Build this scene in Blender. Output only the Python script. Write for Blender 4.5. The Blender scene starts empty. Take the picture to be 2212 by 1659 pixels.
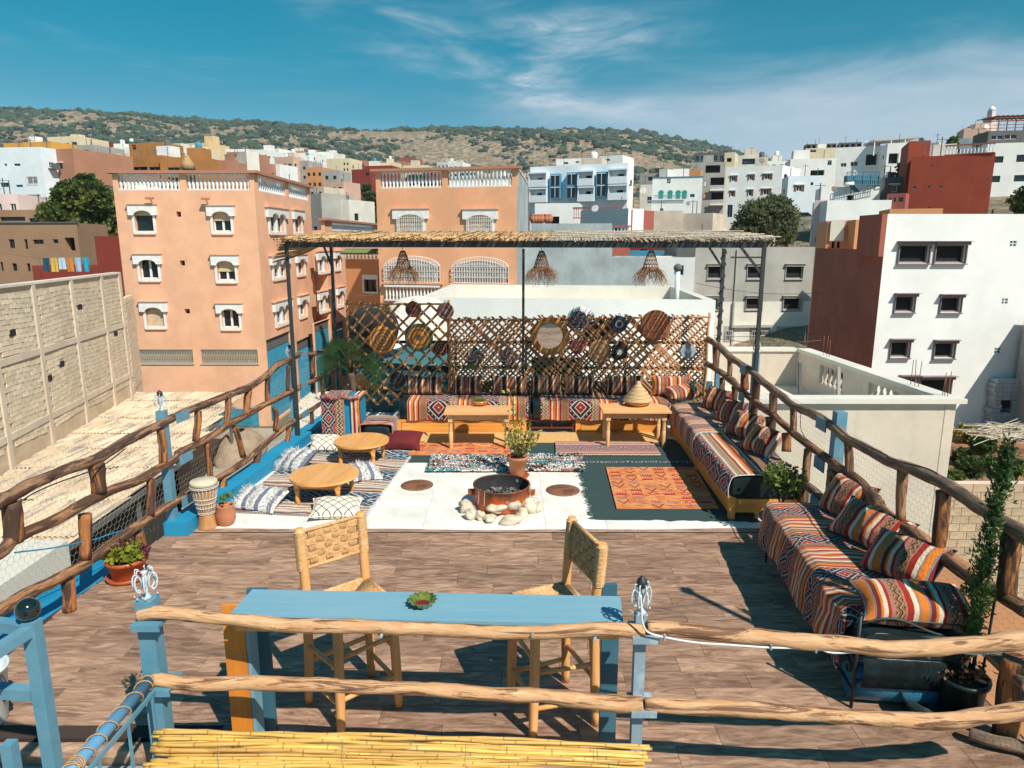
import bpy,bmesh,math,random
from mathutils import Vector,Matrix,noise
random.seed(7)
R=math.radians
S=bpy.context.scene
COL=S.collection
# camera
FPX,TH,CH=1500.0,R(11.6),3.0          # focal length in photo pixels (2212 wide),pitch,height over the deck
CT,ST=math.cos(TH),math.sin(TH)
cam=bpy.data.cameras.new('camera')
cam.sensor_width=36.0
cam.lens=FPX/2212.0*36.0
cam.clip_start=0.05
cam.clip_end=9000
camo=bpy.data.objects.new('camera',cam)
camo.location=(0,0,CH)
camo.rotation_euler=(R(90)-TH,0,0)
COL.objects.link(camo)
S.camera=camo
# colour management
S.view_settings.view_transform='Standard'
S.view_settings.look='None'
S.view_settings.exposure=0.30
S.view_settings.gamma=1.0
S.view_settings.use_curve_mapping=False
S.render.engine='CYCLES'
S.cycles.max_bounces=8
S.cycles.transparent_max_bounces=12
# sun and sky
SUNV=Vector((0.55,-0.72,1.0)).normalized()      # towards the sun
sun=bpy.data.lights.new('sun','SUN')
sun.energy=4.8
sun.angle=R(0.55)
sun.color=(1.0,0.925,0.80)
suno=bpy.data.objects.new('sun',sun)
suno.rotation_euler=SUNV.to_track_quat('Z','Y').to_euler()
suno.location=(8,-10,20)
COL.objects.link(suno)
EL=math.asin(SUNV.z)
W=bpy.data.worlds.new('World')
S.world=W
W.use_nodes=True
class NT:
 """small helper to write node trees"""
 def __init__(s,tree):
  s.t=tree
  s.n=tree.nodes
  s.l=tree.links
 def node(s,typ,**kw):
  n=s.n.new(typ)
  for k,v in kw.items():
   setattr(n,k,v)
  return n
 def put(s,sock,v):
  if v is None:
   return
  if isinstance(v,bpy.types.NodeSocket):
   s.l.new(v,sock)
  else:
   if sock.type == 'RGBA' and len(v) == 3:
    v=(*v,1)
   sock.default_value=v
 def m(s,op,a,b=None,c=None,clamp=False):
  n=s.node('ShaderNodeMath',operation=op)
  n.use_clamp=clamp
  s.put(n.inputs[0],a)
  if b is not None: s.put(n.inputs[1],b)
  if c is not None: s.put(n.inputs[2],c)
  return n.outputs[0]
 def mix(s,f,a,b,typ='MIX'):
  n=s.node('ShaderNodeMix',data_type='RGBA',blend_type=typ)
  s.put(n.inputs[0],f)
  s.put(n.inputs[6],a)
  s.put(n.inputs[7],b)
  return n.outputs[2]
 def ramp(s,f,stops,mode='LINEAR'):
  n=s.node('ShaderNodeValToRGB')
  cr=n.color_ramp
  cr.interpolation=mode
  while len(cr.elements)>1:
   cr.elements.remove(cr.elements[-1])
  for i,(p,c) in enumerate(stops):
   e=cr.elements[0] if i == 0 else cr.elements.new(p)
   e.position=p
   if not isinstance(c,(tuple,list)): c=(c,c,c)
   e.color=(*c[:3],1)
  s.put(n.inputs[0],f)
  return n.outputs[0]
 def noise(s,vec,scale,detail=4,rough=0.55,dist=0.0,out=0):
  n=s.node('ShaderNodeTexNoise')
  s.put(n.inputs['Vector'],vec)
  n.inputs['Scale'].default_value=scale
  n.inputs['Detail'].default_value=detail
  n.inputs['Roughness'].default_value=rough
  n.inputs['Distortion'].default_value=dist
  return n.outputs[out]
 def mapping(s,vec,scale=(1,1,1),loc=(0,0,0),rot=(0,0,0)):
  n=s.node('ShaderNodeMapping')
  s.put(n.inputs[0],vec)
  n.inputs['Location'].default_value=loc
  n.inputs['Rotation'].default_value=rot
  n.inputs['Scale'].default_value=scale
  return n.outputs[0]
 def smooth(s,v,a,b):
  n=s.node('ShaderNodeMapRange',interpolation_type='SMOOTHSTEP')
  s.put(n.inputs[0],v)
  n.inputs[1].default_value=a
  n.inputs[2].default_value=b
  return n.outputs[0]
def build_world():
 k=NT(W.node_tree)
 k.n.clear()
 out=k.node('ShaderNodeOutputWorld')
 bg=k.node('ShaderNodeBackground')
 k.l.new(bg.outputs[0],out.inputs[0])
 sky=k.node('ShaderNodeTexSky',sky_type='NISHITA')
 sky.sun_disc=False
 sky.sun_elevation=EL
 sky.sun_rotation=math.atan2(SUNV.x,SUNV.y)
 sky.altitude=50
 sky.air_density=1.0
 sky.dust_density=0.4
 sky.ozone_density=2.0
 tc=k.node('ShaderNodeTexCoord').outputs['Generated']
 sp=k.node('ShaderNodeSeparateXYZ')
 k.l.new(tc,sp.inputs[0])
 x,y,z=sp.outputs
 tint=k.ramp(z,[(0.0,(0.60,0.86,1.0)),(0.10,(0.46,0.80,0.86)),(0.173,(0.20,0.70,0.73)),(0.22,(0.05,0.73,0.745)),(0.27,(0.0,0.75,0.75)),(0.5,(0.0,0.78,0.80)),(1.0,(0.05,0.80,0.85))])
 c=k.mix(1.0,sky.outputs[0],tint,'MULTIPLY')
 az=k.m('ARCTAN2',x,y)
 el=k.m('ARCSINE',z)
 cv=k.node('ShaderNodeCombineXYZ')
 k.l.new(az,cv.inputs[0]); k.l.new(el,cv.inputs[1])
 w1=k.mapping(cv.outputs[0],(2.6,11,1),(0.3,0.2,0),(0,0,R(-14)))
 n1=k.noise(w1,1.6,8,0.58,0.7)
 w2=k.mapping(cv.outputs[0],(5,26,1),(0,0,0),(0,0,R(-18)))
 n2=k.noise(w2,1.8,8,0.66,0.8)
 def blob(ca,ce,ra,re,rot=0.0):
  da=k.m('SUBTRACT',az,ca); de=k.m('SUBTRACT',el,ce)
  if rot:
   cr,sr=math.cos(rot),math.sin(rot)
   da,de=(k.m('ADD',k.m('MULTIPLY',da,cr),k.m('MULTIPLY',de,sr)),
     k.m('SUBTRACT',k.m('MULTIPLY',de,cr),k.m('MULTIPLY',da,sr)))
  a2=k.m('POWER',k.m('DIVIDE',da,ra),2.0); e2=k.m('POWER',k.m('DIVIDE',de,re),2.0)
  return k.m('EXPONENT',k.m('MULTIPLY',k.m('ADD',a2,e2),-1.0))
 streak=k.m('MULTIPLY',k.smooth(n1,0.36,0.80),k.smooth(n2,0.20,0.85))
 m1=k.m('MAXIMUM',blob(-0.01,0.228,0.20,0.042,R(-16)),blob(0.10,0.262,0.14,0.030,R(-8)))
 st=k.m('MULTIPLY',k.m('MULTIPLY',streak,m1),2.6)
 veil_top=k.m('ADD',0.215,k.m('MULTIPLY',k.m('SUBTRACT',n1,0.5),0.10))
 veil=k.m('MULTIPLY',k.smooth(k.m('SUBTRACT',veil_top,el),-0.03,0.05),k.smooth(az,-0.12,0.40))
 veil=k.m('MULTIPLY',veil,k.m('ADD',0.55,k.m('MULTIPLY',n2,0.55)))
 fl=k.m('MULTIPLY',k.smooth(k.noise(k.mapping(cv.outputs[0],(1.5,14,1)),2.0,6,0.6,0.5),0.5,0.8),0.18)
 f=k.m('ADD',k.m('ADD',st,veil),k.m('MULTIPLY',fl,k.smooth(el,0.9,0.1)),clamp=True)
 f=k.m('MULTIPLY',f,k.smooth(z,-0.05,0.03))
 c=k.mix(k.m('MULTIPLY',f,0.9),c,(5.2,6.2,7.2))
 k.l.new(c,bg.inputs[0])
 bg.inputs[1].default_value=0.09
build_world()
# pixels of the photograph to rays
def ray(px,py):
 u=(px-1106.0)/FPX
 v=(829.5-py)/FPX
 return Vector((u,CT+v*ST,-ST+v*CT))
def P(px,py,z=0.0):
 d=ray(px,py)
 t=(z-CH)/d.z
 return Vector((d.x*t,d.y*t,z))
def dm(D):
 """distances in the town list to real ones"""
 return D if D <= 42 else 42+(D-42)*2.6
def PD(px,py,D,raw=False):
 d=ray(px,py)
 if not raw: D=dm(D)
 t=D/d.y
 return Vector((d.x*t,D,CH+d.z*t))
def PL(px,py,a,b):
 """hit of a pixel ray with the vertical plane through plan points a, b"""
 n=Vector((b[1]-a[1],-(b[0]-a[0]),0)).normalized()
 d=ray(px,py)
 t=(Vector((a[0],a[1],0)).dot(n))/d.dot(n)
 return Vector((0,0,CH))+d*t
# materials
MATS={}
def new_mat(name):
 m=bpy.data.materials.new(name)
 m.use_nodes=True
 k=NT(m.node_tree)
 b=k.n['Principled BSDF']
 MATS[name]=m
 return m,k,b
def bump(k,b,h,strength=0.3,dist=0.02):
 n=k.node('ShaderNodeBump')
 n.inputs['Strength'].default_value=strength
 n.inputs['Distance'].default_value=dist
 k.put(n.inputs['Height'],h)
 k.l.new(n.outputs[0],b.inputs['Normal'])
def pm(name,col,col2=None,scale=4.0,rough=0.75,bmp=0.0,bdist=0.01,stretch=(1,1,1),metal=0.0,lo=0.35,hi=0.68,detail=5,rnd=0.0,coat=0.0,bscale=None):
 """painted / plastered / plain surface: two tones mixed by noise"""
 if name in MATS: return MATS[name]
 m,k,b=new_mat(name)
 tc=k.node('ShaderNodeTexCoord').outputs['Object']
 v=k.mapping(tc,stretch)
 f=k.noise(v,scale,detail,0.6)
 c2=col2 or tuple(x*0.86 for x in col)
 c=k.mix(k.smooth(f,lo,hi),c2,col)
 if rnd:
  oi=k.node('ShaderNodeObjectInfo').outputs['Random']
  hs=k.node('ShaderNodeHueSaturation')
  k.put(hs.inputs['Value'],k.m('ADD',1-rnd,k.m('MULTIPLY',oi,2*rnd)))
  k.put(hs.inputs['Color'],c)
  c=hs.outputs[0]
 k.put(b.inputs['Base Color'],c)
 b.inputs['Roughness'].default_value=rough
 b.inputs['Metallic'].default_value=metal
 b.inputs['Coat Weight'].default_value=coat
 if bmp:
  bump(k,b,k.noise(v,bscale or scale*4,5,0.65),bmp,bdist)
 return m
def plaster(name,col,stain=(0.25,0.2,0.15),amt=0.25,rough=0.85,streak=True):
 """wall render with faint patches and vertical rain streaks"""
 if name in MATS: return MATS[name]
 m,k,b=new_mat(name)
 geo=k.node('ShaderNodeNewGeometry').outputs['Position']
 big=k.noise(geo,0.45,6,0.65)
 fine=k.noise(geo,6.0,4,0.6)
 vs=k.noise(k.mapping(geo,(1.3,1.3,0.12)),2.0,5,0.65)
 c=k.mix(k.smooth(big,0.35,0.65),tuple(x*(0.93-amt*.25) for x in col),col)
 c=k.mix(k.m('MULTIPLY',k.smooth(fine,0.45,0.8),0.12),c,tuple(min(1,x*1.1) for x in col))
 if streak:
  c=k.mix(k.m('MULTIPLY',k.smooth(vs,0.52,0.8),amt),c,stain)
  ds=k.noise(geo,0.9,6,0.7)
  c=k.mix(k.m('MULTIPLY',k.smooth(ds,0.58,0.78),amt*0.7),c,stain)
 k.put(b.inputs['Base Color'],c)
 b.inputs['Roughness'].default_value=rough
 bump(k,b,k.noise(geo,9.0,5,0.6),0.25,0.02)
 return m
def wood(name,c1,c2,scale=1.0,rough=0.5,axis='X',rnd=0.06,knots=False,coat=0.0):
 """planed wood, grain along the object's given axis"""
 if name in MATS: return MATS[name]
 m,k,b=new_mat(name)
 tc=k.node('ShaderNodeTexCoord').outputs['Object']
 oi=k.node('ShaderNodeObjectInfo').outputs['Random']
 cv=k.node('ShaderNodeCombineXYZ')
 k.put(cv.inputs[0],k.m('MULTIPLY',oi,31.0)); k.put(cv.inputs[1],k.m('MULTIPLY',oi,17.0))
 va=k.node('ShaderNodeVectorMath',operation='ADD')
 k.l.new(tc,va.inputs[0]); k.l.new(cv.outputs[0],va.inputs[1])
 st={'X': (1.2,16,16),'Y': (16,1.2,16),'Z': (16,16,1.2)}[axis]
 v=k.mapping(va.outputs[0],tuple(q*scale for q in st))
 f=k.noise(v,1.0,6,0.62,0.6)
 f2=k.noise(k.mapping(va.outputs[0],tuple(q*scale*5 for q in st)),1.0,3,0.6)
 c=k.mix(k.smooth(f,0.3,0.7),c1,c2)
 c=k.mix(k.m('MULTIPLY',k.smooth(f2,0.5,0.75),0.35),c,tuple(x*0.6 for x in c1))
 hs=k.node('ShaderNodeHueSaturation')
 k.put(hs.inputs['Value'],k.m('ADD',1-rnd,k.m('MULTIPLY',oi,2*rnd)))
 k.put(hs.inputs['Color'],c)
 k.put(b.inputs['Base Color'],hs.outputs[0])
 b.inputs['Roughness'].default_value=rough
 b.inputs['Coat Weight'].default_value=coat
 bump(k,b,f2,0.15,0.003)
 return m
def stripe_mat(name,stops,period,motifs=(),vper=0.22,rough=0.9,swap=False,wob=0.012,weave=420,dark=None):
 """woven kilim: constant stripes over u (metres), motif bands of diamonds and zigzags.
 motifs: (lo, hi, kind, colour ground, colour a, colour b)"""
 if name in MATS: return MATS[name]
 m,k,b=new_mat(name)
 uv=k.node('ShaderNodeUVMap').outputs[0]
 nz=k.noise(uv,5.0,3,0.5,0,1)
 va=k.node('ShaderNodeVectorMath',operation='MULTIPLY_ADD')
 k.l.new(nz,va.inputs[0]); va.inputs[1].default_value=(wob,wob,0); k.l.new(uv,va.inputs[2])
 sp=k.node('ShaderNodeSeparateXYZ')
 k.l.new(va.outputs[0],sp.inputs[0])
 u,v=(sp.outputs[1],sp.outputs[0]) if swap else (sp.outputs[0],sp.outputs[1])
 s=k.m('FRACT',k.m('DIVIDE',u,period))
 c=k.ramp(s,stops,'CONSTANT')
 for (lo,hi,kind,g,a,bb) in motifs:
  mask=k.m('MULTIPLY',k.m('GREATER_THAN',s,lo),k.m('LESS_THAN',s,hi))
  q=k.m('DIVIDE',k.m('SUBTRACT',s,lo),hi-lo)
  w=(hi-lo)*period
  if kind == 'diamond':
   vp=w*1.15
   r=k.m('FRACT',k.m('DIVIDE',v,vp))
   d=k.m('ADD',k.m('ABSOLUTE',k.m('SUBTRACT',q,0.5)),k.m('ABSOLUTE',k.m('SUBTRACT',r,0.5)))
   big=k.ramp(d,[(0,a),(0.05,g),(0.09,bb),(0.22,a),(0.27,g),(0.42,a),(0.49,g),(0.70,a),(0.74,bb),(0.92,a)],'CONSTANT')
   q2=k.m('FRACT',k.m('MULTIPLY',q,7.0)); r2=k.m('FRACT',k.m('MULTIPLY',r,7.0))
   d2=k.m('ADD',k.m('ABSOLUTE',k.m('SUBTRACT',q2,0.5)),k.m('ABSOLUTE',k.m('SUBTRACT',r2,0.5)))
   chk=k.m('LESS_THAN',d2,0.26)
   inb=k.m('MULTIPLY',k.m('MULTIPLY',k.m('GREATER_THAN',d,0.53),k.m('LESS_THAN',d,0.66)),chk)
   mc=k.mix(k.m('MULTIPLY',inb,0.8),big,a)
   ind=k.m('MULTIPLY',k.m('MULTIPLY',k.m('LESS_THAN',d,0.25),k.m('GREATER_THAN',d,0.13)),chk)
   mc=k.mix(k.m('MULTIPLY',ind,0.75),mc,g)
  else:
   vp=.055
   r=k.m('FRACT',k.m('DIVIDE',v,vp))
   tri=k.m('MULTIPLY',k.m('ABSOLUTE',k.m('SUBTRACT',r,0.5)),2.0)
   d=k.m('FRACT',k.m('MULTIPLY',k.m('ADD',k.m('MULTIPLY',tri,0.45),q),1.6))
   mc=k.ramp(d,[(0,g),(0.28,a),(0.5,bb),(0.72,g),(0.86,a)],'CONSTANT')
  c=k.mix(mask,c,mc)
 wv=k.m('MULTIPLY',k.m('SINE',k.m('MULTIPLY',u,weave*2)),k.m('SINE',k.m('MULTIPLY',v,weave)))
 tone=k.noise(uv,60,3,0.6)
 c=k.mix(k.m('MULTIPLY',k.smooth(tone,0.4,0.8),0.28),c,(0.05,0.03,0.03))
 k.put(b.inputs['Base Color'],c)
 b.inputs['Roughness'].default_value=rough
 b.inputs['Specular IOR Level'].default_value=0.15
 b.inputs['Sheen Weight'].default_value=0.15
 bump(k,b,k.m('ADD',k.m('MULTIPLY',wv,0.4),k.noise(uv,14,4,0.6)),0.35,0.01)
 return m
# objects
OFF={}
def tag(o,label=None,cat=None,group=None,kind=None):
 if label: o['label']=label
 if cat: o['category']=cat
 if group: o['group']=group
 if kind: o['kind']=kind
 return o
def thing(name,label,cat,loc=(0,0,0),group=None,rz=0.0):
 o=bpy.data.objects.new(name,None)
 o.empty_display_size=0.2
 COL.objects.link(o)
 o.location=loc
 o.rotation_euler=(0,0,rz)
 OFF[o.name]=Vector(loc)
 return tag(o,label,cat,group)
class MB:
 def __init__(s):
  s.v=[]; s.f=[]; s.uv={}; s.sm=set()
 def add(s,vs,fs,uvs=None,smooth=False):
  n=len(s.v)
  s.v.extend([tuple(v) for v in vs])
  for i,f in enumerate(fs):
   s.f.append(tuple(n+q for q in f))
   if uvs is not None: s.uv[len(s.f)-1]=uvs[i]
   if smooth: s.sm.add(len(s.f)-1)
  return s
 def box(s,c,size,rz=0.0,mat=None):
  hx,hy,hz=size[0]/2,size[1]/2,size[2]/2
  M=mat or Matrix.Rotation(rz,3,'Z')
  c=Vector(c)
  vs=[c+M @ Vector((x,y,z)) for x in (-hx,hx) for y in (-hy,hy) for z in (-hz,hz)]
  return s.add(vs,[(0,1,3,2),(4,6,7,5),(0,4,5,1),(2,3,7,6),(0,2,6,4),(1,5,7,3)])
 def bb(s,x0,x1,y0,y1,z0,z1):
  return s.box(((x0+x1)/2,(y0+y1)/2,(z0+z1)/2),(abs(x1-x0),abs(y1-y0),abs(z1-z0)))
 def beam(s,a,b,w,h,up=(0,0,1)):
  """square bar from a to b"""
  a,b=Vector(a),Vector(b)
  d=(b-a); L=d.length
  if L<1e-6: return s
  d.normalize()
  u=Vector(up)
  if abs(d.dot(u))>0.98: u=Vector((0,1,0))
  r=d.cross(u).normalized(); u=r.cross(d).normalized()
  vs=[]
  for p in (a,b):
   for (i,j) in ((-1,-1),(1,-1),(1,1),(-1,1)):
    vs.append(p+r*(i*w/2)+u*(j*h/2))
  return s.add(vs,[(0,3,2,1),(4,5,6,7),(0,1,5,4),(1,2,6,5),(2,3,7,6),(3,0,4,7)])
 def tube(s,pts,rad,seg=8,cap=True,jit=0.0,smooth=True,closed=False):
  pts=[Vector(p) for p in pts]
  n=len(pts)
  if not isinstance(rad,(list,tuple)): rad=[rad]*n
  vs=[]; fs=[]
  prev=None
  for i,p in enumerate(pts):
   if closed:
    d=pts[(i+1) % n]-pts[i-1]
   else:
    d=pts[min(i+1,n-1)]-pts[max(i-1,0)]
   if d.length<1e-9: d=Vector((0,0,1))
   d.normalize()
   if prev is None:
    u=Vector((0,0,1)) if abs(d.z)<0.9 else Vector((0,1,0))
    u=(u-d*u.dot(d)).normalized()
   else:
    u=(prev-d*prev.dot(d))
    u=u.normalized() if u.length>1e-6 else Vector((1,0,0))
   prev=u
   w=d.cross(u)
   for j in range(seg):
    a=2*math.pi*j/seg
    r=rad[i]*(1+jit*(noise.noise(Vector((p.x*9+j*1.7,p.y*9,p.z*9+j)))*1.6))
    vs.append(p+(u*math.cos(a)+w*math.sin(a))*r)
  m=n if closed else n-1
  for i in range(m):
   for j in range(seg):
    a=i*seg+j; b=i*seg+(j+1) % seg
    i2=(i+1) % n
    fs.append((a,b,i2*seg+(j+1) % seg,i2*seg+j))
  s.add(vs,fs,smooth=smooth)
  if cap and not closed:
   b0=len(s.v)-len(vs)
   s.f.append(tuple(b0+j for j in reversed(range(seg))))
   s.f.append(tuple(b0+(n-1)*seg+j for j in range(seg)))
  return s
 def cyl(s,a,b,r0,r1=None,seg=14,smooth=True):
  return s.tube([a,b],[r0,r0 if r1 is None else r1],seg,smooth=smooth)
 def lathe(s,prof,c=(0,0,0),seg=24,smooth=True,M=None,wave=None,cap=True):
  """prof: list of (r, z)"""
  c=Vector(c); vs=[]; fs=[]
  for (r,z) in prof:
   for j in range(seg):
    a=2*math.pi*j/seg
    rr=r*(1+(wave[1]*math.cos(a*wave[0]) if wave and r>wave[2] else 0))
    p=Vector((rr*math.cos(a),rr*math.sin(a),z))
    vs.append(c+(M @ p if M else p))
  for i in range(len(prof)-1):
   for j in range(seg):
    fs.append((i*seg+j,i*seg+(j+1) % seg,(i+1)*seg+(j+1) % seg,(i+1)*seg+j))
  s.add(vs,fs,smooth=smooth)
  b0=len(s.v)-len(vs)
  if cap and prof[0][0]>1e-4: s.f.append(tuple(b0+j for j in reversed(range(seg))))
  if prof[-1][0]>1e-4: s.f.append(tuple(b0+(len(prof)-1)*seg+j for j in range(seg)))
  return s
 def prism(s,poly,z0,z1):
  n=len(poly)
  vs=[(p[0],p[1],z0) for p in poly]+[(p[0],p[1],z1) for p in poly]
  fs=[tuple(reversed(range(n))),tuple(range(n,2*n))]+[(i,(i+1) % n,n+(i+1) % n,n+i) for i in range(n)]
  return s.add(vs,fs)
 def grid(s,fn,nu,nv,uvf=None,smooth=True):
  vs=[fn(i/nu,j/nv) for j in range(nv+1) for i in range(nu+1)]
  fs=[]; uvs=[]
  for j in range(nv):
   for i in range(nu):
    fs.append((j*(nu+1)+i,j*(nu+1)+i+1,(j+1)*(nu+1)+i+1,(j+1)*(nu+1)+i))
    if uvf:
     uvs.append([uvf(a/nu,b/nv) for (a,b) in ((i,j),(i+1,j),(i+1,j+1),(i,j+1))])
  return s.add(vs,fs,uvs if uvf else None,smooth)
 def mesh(s,name,off=Vector((0,0,0))):
  me=bpy.data.meshes.new(name)
  me.from_pydata([tuple(Vector(v)-off) for v in s.v],[],s.f)
  if s.uv:
   lay=me.uv_layers.new(name='UVMap')
   for p in me.polygons:
    q=s.uv.get(p.index)
    if q:
     for li,t in zip(p.loop_indices,q): lay.data[li].uv=t
  if s.sm:
   if len(s.sm) == len(s.f):
    me.polygons.foreach_set('use_smooth',[True]*len(s.f))
   else:
    for i in s.sm: me.polygons[i].use_smooth=True
  me.update()
  return me
 def build(s,name,mat,parent=None,origin=None,kind=None):
  """link as one mesh object. Coordinates are world ones (or the parent's own when the parent stands at the origin)"""
  off=OFF.get(parent.name,Vector((0,0,0))) if parent else Vector((0,0,0))
  if parent is None and origin is not None: off=Vector(origin)
  o=bpy.data.objects.new(name,s.mesh(name,off))
  if mat is not None: o.data.materials.append(MATS[mat] if isinstance(mat,str) else mat)
  COL.objects.link(o)
  if parent: o.parent=parent
  elif origin is not None: o.location=off
  OFF[o.name]=off.copy()
  if kind: o['kind']=kind
  return o
def child(mesh,name,mat,parent,loc,rot=(0,0,0),scale=(1,1,1)):
 """an alike piece: shares mesh data"""
 o=bpy.data.objects.new(name,mesh)
 COL.objects.link(o)
 o.parent=parent
 o.location=Vector(loc)-(OFF.get(parent.name,Vector()) if parent else Vector())
 o.rotation_euler=rot
 o.scale=scale
 if mat is not None and not mesh.materials: mesh.materials.append(MATS[mat])
 return o
KIDS={}
def copy_thing(root,loc=None,rz=None,label=None,group=None):
 def cp(o,par):
  c=o.copy(); COL.objects.link(c)
  if par: c.parent=par
  for ch in list(o.children): cp(ch,c)
  return c
 c=cp(root,None)
 if loc is not None: c.location=loc
 if rz is not None: c.rotation_euler=(0,0,rz)
 if label: c['label']=label
 if group: c['group']=group
 return c
def wobble(pts,amp,n=3,seed=0):
 """subdivide a polyline and make it crooked, like a natural pole"""
 pts=[Vector(p) for p in pts]
 out=[]
 for i in range(len(pts)-1):
  p0=pts[max(i-1,0)]; p1=pts[i]; p2=pts[i+1]; p3=pts[min(i+2,len(pts)-1)]
  for j in range(n):
   t=j/n
   q=0.5*((2*p1)+(-p0+p2)*t+(2*p0-5*p1+4*p2-p3)*t*t+(-p0+3*p1-3*p2+p3)*t ** 3)
   out.append(q)
 out.append(pts[-1])
 for i,q in enumerate(out):
  k=Vector((q.x*3+seed,q.y*3,q.z*3))
  out[i]=q+Vector((noise.noise(k),noise.noise(k+Vector((9,0,0))),noise.noise(k+Vector((0,9,0)))))*amp
 return out
# wall colours
plaster('w_white',(0.80,0.80,0.78),(0.42,0.40,0.36),0.16)
plaster('w_snow',(0.80,0.80,0.78),(0.5,0.48,0.43),0.12)
plaster('w_bluewhite',(0.72,0.78,0.83),(0.4,0.45,0.5),0.10)
plaster('w_cream',(0.74,0.62,0.43),(0.4,0.3,0.2),0.16)
plaster('w_yellow',(0.75,0.55,0.30),(0.4,0.28,0.15),0.14)
plaster('w_pink',(0.62,0.40,0.32),(0.35,0.22,0.18),0.16)
plaster('w_palepink',(0.70,0.54,0.52),(0.5,0.36,0.34),0.10)
plaster('w_terra',(0.42,0.20,0.125),(0.22,0.11,0.07),0.18)
plaster('w_ochre',(0.44,0.19,0.055),(0.25,0.10,0.03),0.3)
plaster('w_orange',(0.62,0.27,0.12),(0.35,0.15,0.07),0.14)
plaster('w_gold',(0.70,0.36,0.07),(0.4,0.2,0.05),0.2)
plaster('w_red',(0.235,0.035,0.022),(0.16,0.05,0.03),0.25)
plaster('w_rust',(0.34,0.055,0.025),(0.42,0.12,0.07),0.35)
plaster('w_brick',(0.36,0.10,0.07),(0.2,0.07,0.05),0.2)
plaster('w_brown',(0.36,0.105,0.065),(0.13,0.04,0.03),0.7)
plaster('w_mud',(0.36,0.21,0.125),(0.22,0.13,0.08),0.25)
plaster('w_grey',(0.40,0.38,0.35),(0.22,0.22,0.21),0.45)
plaster('w_bluegrey',(0.40,0.46,0.48),(0.20,0.22,0.23),0.85)
plaster('w_conc',(0.66,0.56,0.455),(0.36,0.29,0.21),0.5)
plaster('w_concwhite',(0.72,0.68,0.60),(0.42,0.37,0.30),0.28)
plaster('w_peach',(0.79,0.44,0.275),(0.55,0.33,0.38),0.38)
plaster('w_peach2',(0.79,0.40,0.225),(0.52,0.30,0.19),0.38)
plaster('w_darkgrey',(0.12,0.12,0.115),(0.07,0.07,0.07),0.3)
plaster('w_blue',(0.05,0.27,0.42),(0.10,0.3,0.42),0.2)
pm('frame_white',(0.80,0.80,0.79),rough=0.6)
pm('frame_dark',(0.06,0.055,0.055),rough=0.5)
pm('frame_mauve',(0.22,0.16,0.17),(0.18,0.13,0.14),rough=0.6)
pm('frame_blue',(0.10,0.30,0.48),rough=0.6)
pm('frame_grey',(0.42,0.40,0.37),rough=0.8)
pm('shutter_brown',(0.25,0.085,0.035),(0.18,0.06,0.03),rough=0.7)
pm('shutter_beige',(0.66,0.52,0.33),(0.55,0.42,0.27),rough=0.7)
pm('teal_panel',(0.03,0.26,0.38),(0.02,0.20,0.31),scale=2.5,rough=0.65,bmp=0.2)
pm('glass_dark',(0.012,0.022,0.03),(0.008,0.015,0.02),rough=0.08)
pm('inside_shade',(0.010,0.010,0.012),rough=0.9)  # near-black colour stands for the unlit inside of openings and holes
pm('iron_white',(0.78,0.78,0.76),rough=0.5)
pm('black_iron',(0.018,0.02,0.02),rough=0.45)
pm('green_arch',(0.02,0.30,0.21),rough=0.6)
pm('roof_tile_green',(0.10,0.16,0.05),(0.16,0.2,0.07),scale=8,rough=0.7)
pm('thatch',(0.52,0.34,0.18),(0.34,0.2,0.10),scale=6,rough=0.95,bmp=0.6)
# terrain
GX=[-600,0,400,800,1106,1400,1700,2000,2300,2900]
GD=[(40,[-9]*10),(45,[-9,-9,-9,-9,-9,-9,-9,-8.5,-8,-8]),
 (55,[-8,-8,-9,-9,-9,-5,0,1.5,3,3]),(62,[-7,-7,-8,-9,-8,-1,3.6,4.5,5.5,5.5]),
 (80,[-3,-3,-4,-6,-5,1,6,8,9,9]),(110,[2,2,1,-2,-2,3,9,12,13,13]),
 (160,[7,7,5,2,1,5,11,15,16,16]),(260,[15,15,13,10,9,9,11,13,14,14]),
 (500,[48,50,44,40,38,34,22,12,8,8])]
RIDGE=[(-900,205),(-300,218),(0,230),(100,236),(250,246),(400,257),(600,266),(700,276),(780,282),(850,281),(930,280),(960,275),(1010,279),(1100,279),(1200,279),(1290,282),(1380,288),(1440,299),(1500,312),(1560,328),(1620,342),(1700,356),(1800,372),(2000,395),(2300,410),(3200,420)]
GD=[(q if q <= 42 else dm(q),[v if q <= 45 else 3+(v-3)*dm(q)/q for v in h]) for q,h in GD[:-1]]
GEND=GD[-1][0]
RD=1500.0
def lerp_table(xs,ys,x):
 if x <= xs[0]: return ys[0]
 for i in range(len(xs)-1):
  if x <= xs[i+1]:
   t=(x-xs[i])/(xs[i+1]-xs[i])
   return ys[i]+(ys[i+1]-ys[i])*t
 return ys[-1]
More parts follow.
